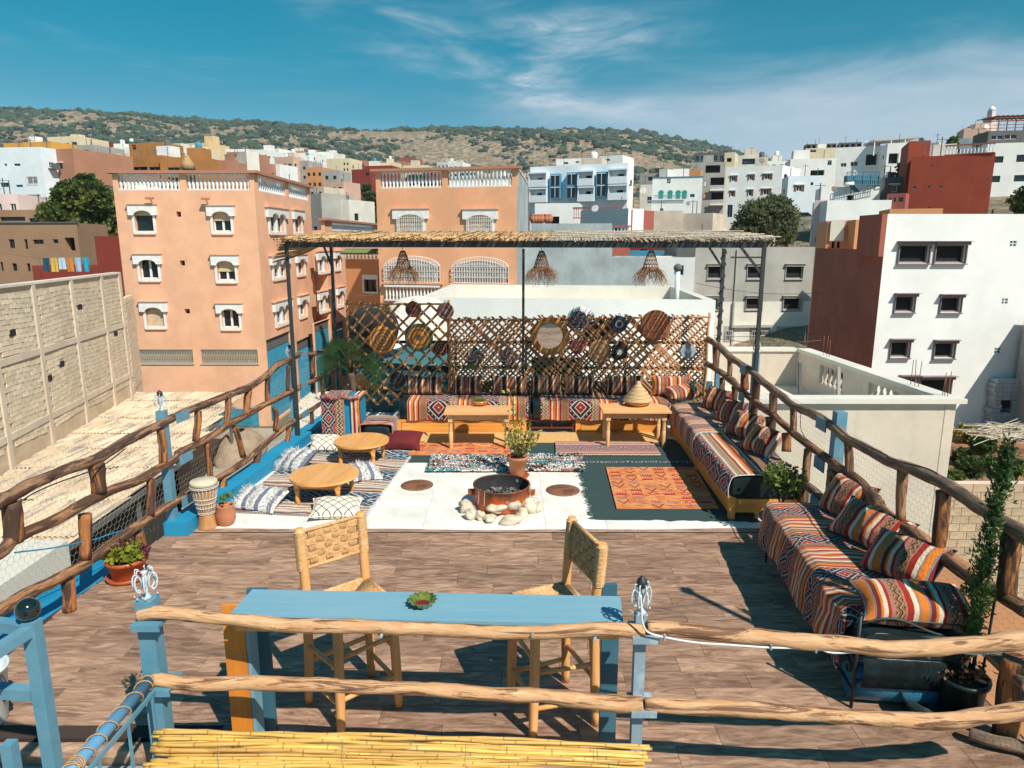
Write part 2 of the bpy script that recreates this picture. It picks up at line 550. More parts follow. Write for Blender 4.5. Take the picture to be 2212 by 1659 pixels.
def ground(x,y):
 """height of the land"""
 if y<44: return -9.0
 px=1106+1500*x/y
 if y <= GEND:
  for i in range(len(GD)-1):
   if y <= GD[i+1][0]:
    t=(y-GD[i][0])/(GD[i+1][0]-GD[i][0])
    h=lerp_table(GX,GD[i][1],px)*(1-t)+lerp_table(GX,GD[i+1][1],px)*t
    break
 else:
  ry=lerp_table([a for a,b in RIDGE],[b for a,b in RIDGE],px)
  rz=PD(px,ry,RD,True).z
  t=min(1.0,(y-GEND)/(RD-GEND))
  a=lerp_table(GX,GD[-1][1],px)
  h=a+(rz-a)*(t ** 0.85)
  if y>RD: h=rz-(y-RD)*0.12
 if y>260:
  q=min(1.0,(y-260)/500.0)
  if y>1250: q *= max(0.12,1-(y-1250)/250.0)
  p=Vector((x*0.008,y*0.008,0))
  h += q*(noise.noise(p*.6)*20+noise.noise(p*2)*9+noise.noise(p*7)*3.0)
 return h
def make_terrain():
 m,k,b=new_mat('hill_ground')
 geo=k.node('ShaderNodeNewGeometry').outputs['Position']
 v=k.mapping(geo,(1,0.5,1.6))
 n1=k.noise(v,0.02,8,0.65)
 n2=k.noise(v,0.14,8,0.7)
 n3=k.noise(v,0.6,5,0.7)
 c=k.mix(k.smooth(n1,0.35,0.65),(0.37,0.225,0.15),(0.46,0.31,0.215))
 c=k.mix(k.m("MULTIPLY",k.smooth(n2,0.44,0.53),.85),c,(0.105,0.13,0.08))
 c=k.mix(k.smooth(n3,0.56,0.75),c,(0.44,0.32,0.23))
 c=k.mix(k.m('MULTIPLY',k.smooth(k.noise(geo,0.3,4,0.6),0.55,0.72),0.8),c,(0.24,0.13,0.08))
 k.put(b.inputs['Base Color'],c)
 b.inputs['Roughness'].default_value=0.95
 bump(k,b,k.m('ADD',n2,k.m('MULTIPLY',n3,0.3)),0.9,3.0)
 mb=MB()
 ds=[44,50,56,62,68,76,85,94,105,118,130,141,155,170,190,219,240,265,295,320,349,380,420,460,510,560,609]+[609+(RD-609)*i/26 for i in range(1,27)]+[1560,1750]
 xs=[-900+24*i for i in range(170)]
 def fn(a,bb):
  D=ds[round(bb*(len(ds)-1))]; px=xs[round(a*(len(xs)-1))]
  x=(px-1106)/1500.0*D
  return (x,D,ground(x,D))
 mb.grid(fn,len(xs)-1,len(ds)-1)
 mb.build('hills',m,kind='structure')
 mb=MB(); mb.bb(-160,160,-60,44.0,-9.6,-9.0)
 pm('street',(0.40,0.35,0.29),(0.29,0.25,0.20),scale=0.35,rough=0.9,bmp=0.4,bdist=0.03,bscale=3.0)
 mb.build('street','street',kind='structure')
 mb=MB(); mb.bb(-4200,4200,1600,6500,-16,-14)
 mb.bb(-4200,-162,-200,1590,-16,-14); mb.bb(162,4200,-200,1590,-16,-14)
 mb.build('far_ground',m,kind='structure')
 m2,k2,b2=new_mat('scrub')
 g2=k2.node('ShaderNodeNewGeometry').outputs['Position']
 nn=k2.noise(g2,0.09,4,0.6); n4=k2.noise(g2,1.1,3,0.6)
 cc=k2.mix(k2.smooth(nn,0.35,0.65),(0.030,0.060,0.046),(0.062,0.095,0.062))
 cc=k2.mix(k2.smooth(n4,0.5,0.7),cc,(0.018,0.030,0.016))
 k2.put(b2.inputs['Base Color'],cc)
 b2.inputs['Roughness'].default_value=0.95
 bm=bmesh.new(); bmesh.ops.create_icosphere(bm,subdivisions=1,radius=1)
 iv=[v.co.copy() for v in bm.verts]; jf=[tuple(v.index for v in f.verts) for f in bm.faces]; bm.free()
 mb=MB(); rnd=random.Random(3); n=0
 while n<16000:
  px=rnd.uniform(-250,2450); D=620+890*rnd.random() ** 0.85
  if n % 7 == 0: D=rnd.uniform(290,620)
  x=(px-1106)/1500.0*D
  dens=noise.noise(Vector((x*0.007,D*0.006,3)))*1.5+0.45+(0.3 if D>1400 else 0)
  if px<700: dens += 0.22
  if 720<px<960 and D>900: dens -= 0.30
  if rnd.random()>dens: continue
  r=rnd.uniform(1.2,4.1)*(0.5+D/1300.0)*rnd.choice((0.5,0.6,0.8,1,1,1.5))
  z=ground(x,D)
  n += 1
  sx,sy,sz=r*rnd.uniform(0.9,1.5),r,r*rnd.uniform(0.6,0.95)
  vs=[]
  for q in iv:
   w=1+rnd.uniform(-0.28,0.28)
   vs.append((x+q.x*sx*w,D+q.y*sy*w,z+0.25*sz+q.z*sz*w))
  mb.add(vs,jf)
 mb.build('hillside_scrub',m2,kind='stuff')
 tag(bpy.data.objects['hillside_scrub'],'dark green scrub dotted over the dry tan hillside','scrub')
make_terrain()
# houses
VIEW={'': (0,0,1),'A': (0,207.4,.3516),'B': (691.3,207.4,.3516),'C': (1434.4,207.4,.3516),'D': (0,691.3,.3516),'E': (1434.4,604.9,.3516),'G': (1866.5,449.3,.30216)}
def cv(p,x,y):
 ox,oy,s=VIEW[p]
 return ox+x*s,oy+y*s
class Face:
 def __init__(s,a,b):
  s.a=Vector((a[0],a[1],0)); s.b=Vector((b[0],b[1],0))
  s.L=(s.b-s.a).length
  s.e=(s.b-s.a).normalized()
  s.n=Vector((-s.e.y,s.e.x,0))      # inwards
 def hit(s,px,py):
  q=PL(px,py,s.a,s.b)
  return (q-s.a).xy.dot(s.e.xy),q.z
 def rect(s,p,x0,y0,x1,y1):
  X0,Y0=cv(p,x0,y0); X1,Y1=cv(p,x1,y1)
  xm,ym=(X0+X1)/2,(Y0+Y1)/2
  s0=s.hit(X0,ym)[0]; s1=s.hit(X1,ym)[0]
  z1=s.hit(xm,Y0)[1]; z0=s.hit(xm,Y1)[1]
  return min(s0,s1),max(s0,s1),z0,z1
 def pt(s,u,z,d=0.0):
  q=s.a+s.e*u+s.n*d
  return Vector((q.x,q.y,z))
 def obox(s,mb,s0,s1,z0,z1,d0,d1):
  vs=[s.pt(u,z,d) for u in (s0,s1) for d in (d0,d1) for z in (z0,z1)]
  mb.add(vs,[(0,1,3,2),(4,6,7,5),(0,4,5,1),(2,3,7,6),(0,2,6,4),(1,5,7,3)])
def holed(mb,F,z0,z1,holes,r=0.22):
 su=sorted(set([0,F.L]+[min(max(q,0),F.L) for h in holes for q in h[:2]]))
 zu=sorted(set([z0,z1]+[min(max(q,z0),z1) for h in holes for q in h[2:4]]))
 for i in range(len(su)-1):
  for j in range(len(zu)-1):
   cs,cz=(su[i]+su[i+1])/2,(zu[j]+zu[j+1])/2
   if any(h[0]<cs<h[1] and h[2]<cz<h[3] for h in holes): continue
   mb.add([F.pt(su[i],zu[j]),F.pt(su[i+1],zu[j]),F.pt(su[i+1],zu[j+1]),F.pt(su[i],zu[j+1])],[(0,1,2,3)])
 for h in holes:
  a,b,c,d=h[:4]; rr=h[4] if len(h)>4 else r
  o=[F.pt(a,c),F.pt(b,c),F.pt(b,d),F.pt(a,d)]; i_=[F.pt(a,c,rr),F.pt(b,c,rr),F.pt(b,d,rr),F.pt(a,d,rr)]
  mb.add(o+i_,[(0,4,5,1),(1,5,6,2),(2,6,7,3),(3,7,4,0)])
def window(root,F,rc,style):
 """fills an opening; returns its recess depth"""
 a,b,c,d=rc[:4]; w,h=b-a,d-c
 r=0.22
 fm,pane='frame_white','glass_dark'
 mull=w>0.7
 if style in ('dark','mauve','greyhood'): fm={'dark': 'frame_dark','mauve': 'frame_mauve','greyhood': 'frame_grey'}[style]
 if style == 'blue': fm='frame_blue'
 if style == 'open': pane,r,fm='inside_shade',0.9,None
 if style in ('mauve','greyhood'): pane,mull='inside_shade',False
 if style == 'door': fm,mull=None,False
 t=min(0.07,w*0.12)
 f=None
 if fm:
  mb=MB()
  F.obox(mb,a,a+t,c,d,r-0.09,r-0.02); F.obox(mb,b-t,b,c,d,r-0.09,r-0.02)
  F.obox(mb,a+t,b-t,c,c+t,r-0.09,r-0.02); F.obox(mb,a+t,b-t,d-t,d,r-0.09,r-0.02)
  if mull: F.obox(mb,(a+b)/2-t/2,(a+b)/2+t/2,c+t,d-t,r-0.08,r-0.03)
  f=mb.build('window',fm,root)
 mb=MB(); F.obox(mb,a,b,c,d,r,r+0.03)
 mb.build('pane' if f else 'opening',pane,f or root)
 if style in ('mauve','greyhood'):
  hm=fm
  mb=MB(); e=w*0.06
  F.obox(mb,a-e,b+e,d-0.02,d+h*0.17,-0.24,-0.003)
  F.obox(mb,a-e*1.6,b+e*1.6,d+h*0.17,d+h*0.20,-0.36,-0.003)
  F.obox(mb,a-e*.6,a-0.005,c-0.02,d-0.03,-0.10,-0.003); F.obox(mb,b+0.005,b+e*.6,c-0.02,d-0.03,-0.10,-0.003)
  F.obox(mb,a-e,b+e,c-.09,c-0.03,-0.16,-0.003)
  mb.build('window_hood',hm,root)
 elif style == 'shut':
  for (p0,p1) in ((a-w*0.42,a-0.02),(b+0.02,b+w*0.42)):
   mb=MB(); F.obox(mb,p0,p1,c,d,-0.06,-0.004)
   n=7
   for i in range(n): F.obox(mb,p0+0.05,p1-0.05,c+(i+.2)*h/n,c+(i+.7)*h/n,-0.075,-0.06)
   mb.build('shutter','shutter_brown',root)
  mb=MB(); F.obox(mb,a-w*0.45,b+w*0.45,d+0.05,d+0.2,-0.25,-0.003); mb.build('window_ledge','w_white',root)
 elif style == 'grille':
  mb=MB(); n=max(3,int(w/0.18))
  for i in range(n+1):
   u=a+w*i/n; F.obox(mb,u-0.012,u+0.012,c-.05,d+.05,-0.16,-0.13)
  for z in (c,(c+d)/2,d): F.obox(mb,a-.05,b+.05,z-0.012,z+0.012,-0.18,-0.16)
  mb.build('window_grille','iron_white' if fm == 'frame_white' else 'black_iron',root)
 return r
BAL={}
def baluster_mesh(h,r=0.075,seg=8):
 key=(round(h,2),r)
 if key not in BAL:
  mb=MB()
  mb.lathe([(r*.8,0),(r*.8,h*.08),(r*.5,h*.13),(r*1.05,h*.36),(r*.95,h*.46),(r*.42,h*.72),(r*.5,h*.86),(r*.8,h*.92),(r*.8,h)],seg=seg)
  BAL[key]=mb.mesh('baluster')
 return BAL[key]
def balustrade(root,a,b,z0,h,mat='frame_white',capmat=None,step=0.26,post=0.0,single=True,postmat=None):
 """balusters between two plan points, with plinth and cap"""
 a,b=Vector((a[0],a[1],0)),Vector((b[0],b[1],0))
 L=(b-a).length; e=(b-a)/L
 n=max(2,int(L/step))
 me=baluster_mesh(h*0.80)
 if single:
  if not me.materials: me.materials.append(MATS[mat])
  for i in range(n):
   q=a+e*(L*(i+.5)/n)
   child(me,'baluster',None,root,(q.x,q.y,z0+h*0.08))
 else:
  mb=MB()
  for i in range(n):
   q=a+e*(L*(i+.5)/n)
   mb.box((q.x,q.y,z0+h*.28),(0.13,0.13,h*.4)); mb.box((q.x,q.y,z0+h*.68),(0.08,0.08,h*.4))
  mb.build('balusters',mat,root)
 mb=MB()
 mb.beam((a.x,a.y,z0+h*.94),(b.x,b.y,z0+h*.94),0.3,h*.12)
 mb.beam((a.x,a.y,z0+h*.04),(b.x,b.y,z0+h*.04),0.26,h*.07)
 mb.build('handrail',capmat or mat,root)
def house(p,x0,D0,x1,D1,ytop,dep,mat,name,label,wins=(),z0=None,par=0.7,skew=None,auto=None,cat='house',sidemat=None,cap=None,group=None,ytop_at=0):
 X0,Y=cv(p,x0,ytop); X1,_=cv(p,x1,ytop)
 D1=D0+(D1-D0)*.4; A=PD(X0,Y,D0); zt=A.z
 if ytop_at: zt=PD(X1,Y,D1).z
 B=PD(X1,Y,D1)
 n=Vector((-(B.y-A.y),B.x-A.x,0)).normalized()
 if skew is not None: n=Vector((skew,1,0)).normalized()
 C,Dd=B+n*dep,A+n*dep
 if z0 is None: z0=min(ground(q.x,q.y) for q in (A,B,C,Dd))-1.0
 root=thing(name,label,cat,((A.x+B.x)/2,(A.y+B.y)/2,z0),group)
 Fs=[Face(A,B),Face(B,C),Face(C,Dd),Face(Dd,A)]
 holes=[[],[],[],[]]
 for w in wins:
  fi,st=w[0],w[5]
  rc=Fs[fi].rect(w[6] if len(w)>6 else p,*w[1:5])
  a,b,c,d=rc
  a=max(a,0.05); b=min(b,Fs[fi].L-0.05)
  if b-a<0.1 or d-c<0.1: continue
  r=window(root,Fs[fi],(a,b,c,d),st)
  holes[fi].append((a,b,c,d,r))
 if auto:
  for (fi,nx,ny,ww,wh,top,fl,st) in auto:
   F=Fs[fi]
   for i in range(nx):
    for j in range(ny):
     cx=F.L*(i+.5)/nx+random.uniform(-.12,.12); zc=zt-top-j*fl
     w2=min(ww,F.L/nx*.6)
     if zc-wh<z0+.5: continue
     rc=(cx-w2/2,cx+w2/2,zc-wh,zc)
     r=window(root,F,rc,st)
     holes[fi].append((*rc,r))
 if D0>56 and 'stair' not in name and 'mural' not in name:
  hh=zt-z0; wst=random.choice(('dark','dark','white','blue'))
  for fi in (0,1,3):
   if holes[fi] or (fi == 0 and len(wins)) or (sidemat and fi in sidemat[1]): continue
   F=Fs[fi]; nx=int(F.L/3.4); ny=min(4,int((hh-2)/3.1))
   if 'blank' in label or 'plain' in label or 'wall' in label.split()[-3:]: nx=min(nx,1)
   for i in range(nx):
    for j in range(ny):
     if random.random()<.25: continue
     cx=F.L*(i+.5)/nx+random.uniform(-.3,.3); zc=zt-1.5-par-j*3.1; ww=random.choice((.8,1.0,1.3)); wh=random.choice((.9,1.2))
     r=window(root,F,(cx-ww/2,cx+ww/2,zc-wh,zc),wst)
     if random.random()<.4: c_=MB(); F.obox(c_,cx-ww*.65,cx+ww*.65,zc+.05,zc+.18,-.3,-.004); c_.build('window_ledge','w_white',root)
     elif random.random()<.25: c_=MB(); F.obox(c_,cx-ww*.9,cx+ww*.9,zc-wh-.2,zc-wh-.05,-1.0,-.004); F.obox(c_,cx-ww*.9,cx+ww*.9,zc-wh-.05,zc-wh+.7,-1.0,-.94); c_.build('balcony',random.choice((mat,'w_white','w_darkgrey')),root)
     holes[fi].append((cx-ww/2,cx+ww/2,zc-wh,zc,r))
  e,nn=Fs[0].e,Fs[0].n; zr_=zt-par
  if dep>6 and Fs[0].L>6 and random.random()<.75:
   a_=random.uniform(1.5,Fs[0].L-3.5); q=Fs[0].pt(a_+1.2,0,dep*.55); w2=random.uniform(1.2,1.8); h2=par+random.uniform(1.2,2.4)
   c_=MB(); c_.box((q.x,q.y,zr_+h2/2),(w2*2,w2*1.8,h2),math.atan2(e.y,e.x)); sr=c_.build('stair_room',random.choice((mat,'w_white','w_concwhite','w_conc')),root)
   if random.random()<.6:
    c_=MB(); c_.lathe([(.55,0),(.6,.1),(.6,1.0),(.3,1.2),(0,1.22)],(q.x,q.y,zr_+h2),10); c_.build('water_tank',random.choice(('w_snow','w_darkgrey','w_blue')),root)
  for i in range(random.randint(1,3)):
   q=Fs[0].pt(random.uniform(.4,max(.5,Fs[0].L-.4)),0,random.uniform(.3,2)); hp=par+random.uniform(.8,2.2)
   c_=MB(); c_.beam((q.x,q.y,zr_),(q.x,q.y,zr_+hp),.09,.09)
   if random.random()<.6: c_.beam((q.x-.6,q.y,zr_+hp*.9),(q.x+.6,q.y,zr_+hp*.9),.06,.06)
   c_.build('roof_pole','w_darkgrey',root)
 mb=MB()
 side=MB() if sidemat else mb
 for i,F in enumerate(Fs):
  holed(side if (sidemat and i in sidemat[1]) else mb,F,z0,zt,holes[i])
 t=0.22; zr=zt-par
 ctr=(A+B+C+Dd)/4
 outer=[A,B,C,Dd]; inner=[]
 for q in outer:
  dq=Vector((ctr.x-q.x,ctr.y-q.y,0)); inner.append(q+dq.normalized()*min(t*1.35,dq.length*.5))
 V=[(q.x,q.y,zt) for q in outer]+[(q.x,q.y,zt) for q in inner]+[(q.x,q.y,zr) for q in inner]
 fs=[]
 for i in range(4):
  j=(i+1) % 4
  fs.append((i,j,4+j,4+i)); fs.append((4+i,4+j,8+j,8+i))
 mb.add(V,fs)
 mb.build('wall',mat,root)
 if sidemat: side.build('side_wall',sidemat[0],root)
 rb=MB(); rb.add([(q.x,q.y,zr) for q in inner],[(0,1,2,3)]); rb.build('roof','w_conc',root)
 if cap:
  cb=MB()
  for i in (0,1,3):
   F=Fs[i]; F.obox(cb,-0.1,F.L+0.1,zt+0.003,zt+0.12,-0.12,0.3)
   break
  cb.build('coping',cap,root)
 root['zt']=zt
 HOUSES.append((root,Fs,zt,z0))
 return root,Fs,zt,z0
HOUSES=[]
# far left of the town
W1='white'
house('A',-120,71,245,70,318,14,'w_bluewhite','town_house','tall white house with thin blue bands and barred windows at the left edge',[
 (0,85,415,125,430,'blue'),(0,25,415,42,430,'blue'),(0,165,495,230,540,'grille'),(0,2,532,60,560,'blue'),(0,98,545,140,560,'blue'),(0,170,605,250,655,'grille')],skew=0.3)
house('A',250,72,445,70,332,12,'w_terra','town_house','plain windowless terracotta block right of the tall white house')
house('A',-60,62,105,62,603,8,'w_palepink','town_house','small pale pink house in front of the white one at the left edge',auto=[(0,2,1,.8,.9,1.2,3,'white')])
house('A',-150,60,292,58,702,9,'w_mud','town_house','mud brown house with a low flat top storey behind the brown villa',[(0,0,742,155,768,'dark'),(0,178,750,235,775,'dark')])
house('A',-160,56,470,54,783,9,'w_mud','town_villa','brown mud coloured villa with small deep windows and dark eaves',[
 (0,55,880,90,935,'dark'),(0,150,880,170,940,'dark'),(0,203,882,268,910,'dark'),(0,325,880,358,905,'dark'),(0,400,870,460,950,'open'),
 (0,75,1028,105,1075,'dark'),(0,165,1028,187,1078,'dark'),(0,2,1020,20,1075,'dark')],cap='w_darkgrey',skew=-0.2)
house('A',355,79,700,77,472,9,'w_mud','garden_wall_house','low brown house with a garden terrace behind the tall green tree')
house('A',420,86,640,85,385,8,'w_grey','town_house','grey modern house with a wide dark veranda above the green tree',[(0,435,398,610,470,'open')])
house('A',642,85,705,84,392,7,'w_terra','town_house','brown house with pierced parapet beside the grey modern one',auto=[(0,5,1,.25,.5,.5,3,'open')])
house('A',705,88,790,88,388,8,'w_grey','town_house','plain grey wall house between brown parapet and ochre villa')
house('A',20,104,312,100,290,12,'w_gold','town_house','bright ochre yellow house top showing above the tall white house')
house('A',290,112,487,110,252,12,'w_cream','town_house','cream house with dark balconies below the left hills',[(0,310,288,365,303,'open'),(0,378,290,425,306,'blue'),(0,440,282,472,302,'blue')])
house('A',487,114,552,113,264,10,'w_red','town_house','small dark red house beside the cream balcony house',auto=[(0,1,1,1,1,2,3,'dark')])
house('A',470,96,577,95,302,10,'w_grey','town_house','grey house with a red balcony in front of the small red one',[(0,492,330,545,352,'open')])
house('A',540,101,790,99,320,11,'w_white','town_house','long low white house with a row of windows left of the ochre villa',[(0,660,345,700,358,'blue'),(0,705,345,750,358,'blue'),(0,600,345,640,358,'blue')])
house('A',640,92,790,91,357,5,'w_cream','town_house','low cream house below the long white one')
house('A',780,77,1000,75,372,9,'w_ochre','town_villa','burnt ochre villa with arched windows behind the peach block',[(0,805,435,905,470,'blue'),(0,915,435,985,470,'blue')])
house('A',790,84,1000,82,292,6,'w_ochre','town_house','upper storey block in peeling burnt ochre',[(0,812,300,835,330,'dark')])
house('A',978,76,1250,75,378,9,'w_ochre','town_villa','ochre brown villa hung with a green creeper',[(0,1030,438,1105,470,'blue')])
house('A',1000,96,1110,94,296,9,'w_concwhite','town_house','pale plaster house above the ochre villas with a bare side wall',[(0,1072,356,1100,378,'dark')])
house('A',1110,96,1205,95,318,9,'w_cream','town_house','cream wall house next to the pale plaster one')
house('A',1140,105,1280,103,292,9,'w_yellow','town_house','yellow cream house with roof rails at the hill foot',auto=[(0,3,1,.8,1,1.6,3,'dark')])
house('A',1245,78,1390,77,398,9,'w_terra','town_house','terracotta house with a long balustrade and one white window',[(0,1275,440,1335,465,'white')])
house('A',1390,81,1512,80,345,8,'w_terra','town_house','dark red brown house with one big black window and a pale balcony panel',[(0,1440,360,1480,396,'open')])
house('A',1512,80,1588,82,338,8,'w_concwhite','town_house','narrow tall white wall house beside the red brown one')
house('A',1382,90,1530,90,326,8,'w_white','town_house','white rooftop house with laundry poles behind the red brown one',auto=[(0,2,1,.9,1,1.2,3,'dark')])
house('A',1545,131,1640,130,330,12,'w_white','town_house','white stacked house far below the hill, left of three',auto=[(0,3,2,1.2,1.1,2,3,'blue')])
house('A',1630,142,1712,140,326,12,'w_white','town_house','white house with a plain tall gable below the hill',auto=[(0,2,2,1.2,1.1,2,3,'dark')])
house('A',1585,96,1642,95,416,8,'w_terra','town_house','small terracotta wall house right of the white gable',auto=[(0,1,1,.8,.8,1.4,3,'dark')])
house('A',1640,97,1716,96,420,8,'w_white','town_house','small blank white house beside the little terracotta one')
house('A',1690,121,1795,119,376,11,'w_pink','town_house','pink house with two rows of pale blue windows',auto=[(0,3,2,1.4,1.3,2.3,3.2,'blue')])
house('A',1740,152,1855,150,340,12,'w_orange','town_house','orange roofed house high under the hill',auto=[(0,3,1,1.2,1.2,1.5,3,'dark')])
house('A',1790,122,1890,120,400,9,'w_grey','town_house','grey block house between pink and orange ones',auto=[(0,2,2,1.0,1.0,2,3,'dark')])
house('A',1830,141,1945,140,350,12,'w_white','town_house','white house with stepped roof under the hill',auto=[(0,3,2,1.2,1.1,1.8,3,'dark')])
house('A',1935,146,2045,145,344,12,'w_white','town_house','tall blank white house under the bare cliff')
house('A',1880,111,1977,110,438,9,'w_orange','town_house','orange house with four small dark windows',auto=[(0,3,2,.9,1,1.6,3,'dark')])
house('A',2005,127,2152,125,386,10,'w_cream','town_house','cream yellow house with windows only at its right end',[(0,2110,410,2120,425,'dark'),(0,2130,410,2140,425,'dark'),(0,2110,445,2120,460,'dark'),(0,2130,445,2140,460,'dark')])
house('A',1980,106,2080,105,458,8,'w_grey','town_house','grey unplastered house under the cream yellow one',auto=[(0,2,1,1,1,1.5,3,'dark')])
house('A',1985,92,2110,90,530,7,'w_pink','town_house','faded pink house in the valley right of the peach block',auto=[(0,3,1,.9,1.1,1.2,3,'dark')])
house('A',1890,88,1990,86,562,7,'w_conc','town_house','tan house with two small windows just behind the peach block',auto=[(0,2,1,.8,1,1.0,3,'dark')])
house('A',2075,96,2130,95,568,6,'w_yellow','town_house','tiny yellow house in the valley')
house('A',1892,72,1972,70,602,7,'w_grey','town_house','light grey tower house behind the peach block')
house('A',1965,73,2142,71,640,8,'w_concwhite','town_house','pale grey house with stepped parapet and one black window',[(0,1972,678,1995,698,'dark')])
# middle
house('B',193,122,308,120,452,8,'w_red','town_house','dark red cube house left of the second peach block',[(0,280,470,300,490,'dark')])
house('B',185,132,275,131,396,9,'w_terra','town_house','brown roofed house above the dark red cube',auto=[(0,3,1,1.2,1.2,1.5,3,'dark')])
house('B',262,127,442,125,430,9,'w_red','town_house','long low dark red house with a flat roof',auto=[(0,4,1,.8,.8,1.5,3,'dark')])
house('B',285,146,472,144,412,9,'w_cream','town_house','long cream house behind the long red one',auto=[(0,4,1,1.1,1,1.4,3,'dark')])
house('B',488,152,577,150,382,9,'w_brick','town_house','pinkish red house standing highest in the valley',auto=[(0,3,1,1,1.2,2,3,'dark')])
house('B',465,148,512,147,402,9,'w_mud','town_house','small brown house touching the pinkish red one')
house('B',508,142,663,140,427,9,'w_cream','town_house','wide cream house above the treetops',auto=[(0,4,1,1.1,1.1,1.4,3,'dark')])
house('B',625,121,712,120,440,9,'w_red','town_house','dark red house with black roof rails, right of the treetops',auto=[(0,2,1,1,.9,1.7,3,'dark')])
house('B',718,153,792,150,406,9,'w_white','town_house','white house with a small roof tank below the hill',auto=[(0,3,2,1.0,1.1,1.6,3,'blue')])
house('B',785,143,878,141,410,9,'w_white','town_house','white cubic house with stepped front',auto=[(0,3,2,1.0,1.0,1.6,3,'dark')])
house('B',800,151,850,150,400,6,'w_snow','town_house','small white stair tower behind the stepped cubic house')
house('B',865,137,965,135,448,9,'w_white','town_house','low white house with a sloping wall',auto=[(0,4,1,.9,1,1.6,3,'dark')])
house('B',1062,121,1112,120,447,6,'w_white','town_house','little white hut above the peach roof corner')
house('B',960,128,1290,126,476,8,'w_conc','town_house','long tan house mostly hidden behind the peach roof')
house('B',1215,88,1290,87,500,6,'w_terra','town_house','brick red chimney house between peach and blue white blocks')
house('B',150,64,302,62,805,6,'w_white','town_house','low white house with a white roof rail in the gap between peach blocks',[(0,160,832,190,850,'blue')])
r,Fs,zt,z0=house('B',1290,72,1892,66,436,10,'w_bluewhite','apartment_block','white and blue apartment block with loggias and two storeys of bay windows',[
 (0,1337,503,1367,547,'open'),(0,1633,488,1668,535,'open'),(0,1830,478,1866,527,'open'),(0,1333,595,1363,640,'open'),(0,1630,585,1665,632,'open'),(0,1823,577,1862,627,'open'),(0,1515,685,1540,708,'blue')],cat='apartment block',skew=0.0)
F=Fs[0]
for (x0,y0,x1,y1) in ((1425,480,1485,632),(1525,472,1585,632),(1705,468,1770,622)):
 a,b,c,d=F.rect('B',x0,y0,x1,y1)
 mb=MB(); F.obox(mb,a,b,c,d,-0.9,-0.01); bay=mb.build('bay','frame_blue',r)
 F2=Face(F.pt(a,0,-0.905),F.pt(b,0,-0.905))
 for (z1_,z0_) in ((d-0.3,d-1.9),(c+1.7,c+0.15)):
  mb=MB(); F2.obox(mb,0.15,F2.L-0.15,z0_,z1_,-0.02,-0.004); mb.build('pane','glass_dark',bay)
  mb=MB(); F2.obox(mb,0.1,F2.L-.1,z1_+.003,z1_+.09,-0.05,-0.004); F2.obox(mb,F2.L/2-.04,F2.L/2+.04,z0_,z1_,-0.05,-0.022); mb.build('window_frame','frame_white',bay)
for (x0,y0,x1,y1) in ((1300,480,1400,548),(1600,470,1686,540),(1787,458,1891,528),(1305,575,1400,642),(1600,567,1690,636),(1785,555,1891,627)):
 a,b,c,d=F.rect('B',x0,y0,x1,y1)
 mb=MB()
 F.obox(mb,a-.15,b+.15,c-0.35,c,-1.3,-0.012)
 F.obox(mb,a-.15,b+.15,c+.004,c+.75,-1.3,-1.15)
 F.obox(mb,a-.15,b+.15,d,d+.22,-1.3,-0.012)
 F.obox(mb,a-.15,a,c+.004,d-.004,-1.14,-0.012); F.obox(mb,b,b+.15,c+.004,d-.004,-1.14,-0.012)
 mb.build('loggia','w_bluewhite',r)
house('B',1450,76,1690,74,388,6,'w_snow','roof_storey','white roof room on the left of the blue and white apartment block',[(0,1500,405,1525,418,'dark'),(0,1570,400,1592,412,'dark')])
house('B',1716,75,1860,73,371,6,'w_snow','roof_storey','white roof room with one small window at the right of the apartment block',[(0,1755,386,1780,398,'dark')])
house('B',1320,63,1590,62,660,6,'w_snow','town_house','white lower house with a sloping stair wall below the apartment block',[(0,1380,740,1470,785,'open')])
r,Fs,zt,z0=house('B',1600,60,1845,58,752,6,'w_brick','town_house','brick red house with an upper balustraded terrace',[(0,1812,755,1845,815,'open')])
balustrade(r,Fs[0].a-Fs[0].e,Fs[0].b,zt,1.35,'w_pink','w_brick',step=.3)
house('B',1845,58,1915,57,700,5,'w_brick','stair_tower','brick red stair tower with a thin chimney',[(0,1815,755,1845,815,'open')])
house('B',1895,57.5,1990,59,690,8,'w_snow','town_house','narrow white house beside the brick red stair tower',auto=[(1,3,2,.6,.8,1.4,2.6,'dark')])
house('B',1300,50,1792,49,784,6,'w_bluegrey','town_house','long grey concrete wall house carrying clay pots on its edge')
r,Fs,zt,z0=house('B',1795,52,1905,52,868,4,'w_brick','terrace_house','low brick red terrace with white balusters')
balustrade(r,Fs[0].a,Fs[0].b,zt,1.1,'frame_white','w_brick',step=.3)
house('B',1905,57,2480,54,836,4,'w_red','town_house','long low dark red wall house behind the reed roof',par=.4)
house('B',1972,62,2230,61,706,6,'w_conc','town_house','unplastered block house with a pale roof terrace',[])
house('B',2230,62,2415,60,722,7,'w_conc','town_house','unplastered block house with washing on its terrace')
house('B',1965,88,2090,86,478,9,'w_grey','town_house','grey house with dark windows right of the apartment block',[(0,2015,495,2055,520,'dark'),(0,2068,495,2088,520,'dark')])
house('B',1968,78,2092,77,545,7,'w_concwhite','town_house','cream grey terrace house with a satellite dish')
house('B',2085,87,2135,86,450,7,'w_white','town_house','small white roof room above the grey house')
r,Fs,zt,z0=house('C',-70,73,238,71,503,9,'w_snow','town_house','white house with green painted arches and a brick red side wall',[(0,18,508,40,536,'dark'),(0,160,602,188,622,'blue'),(0,-25,690,-5,705,'dark')],skew=0.24,sidemat=('w_brick',(1,)),cap='teal_panel')
F=Fs[0]
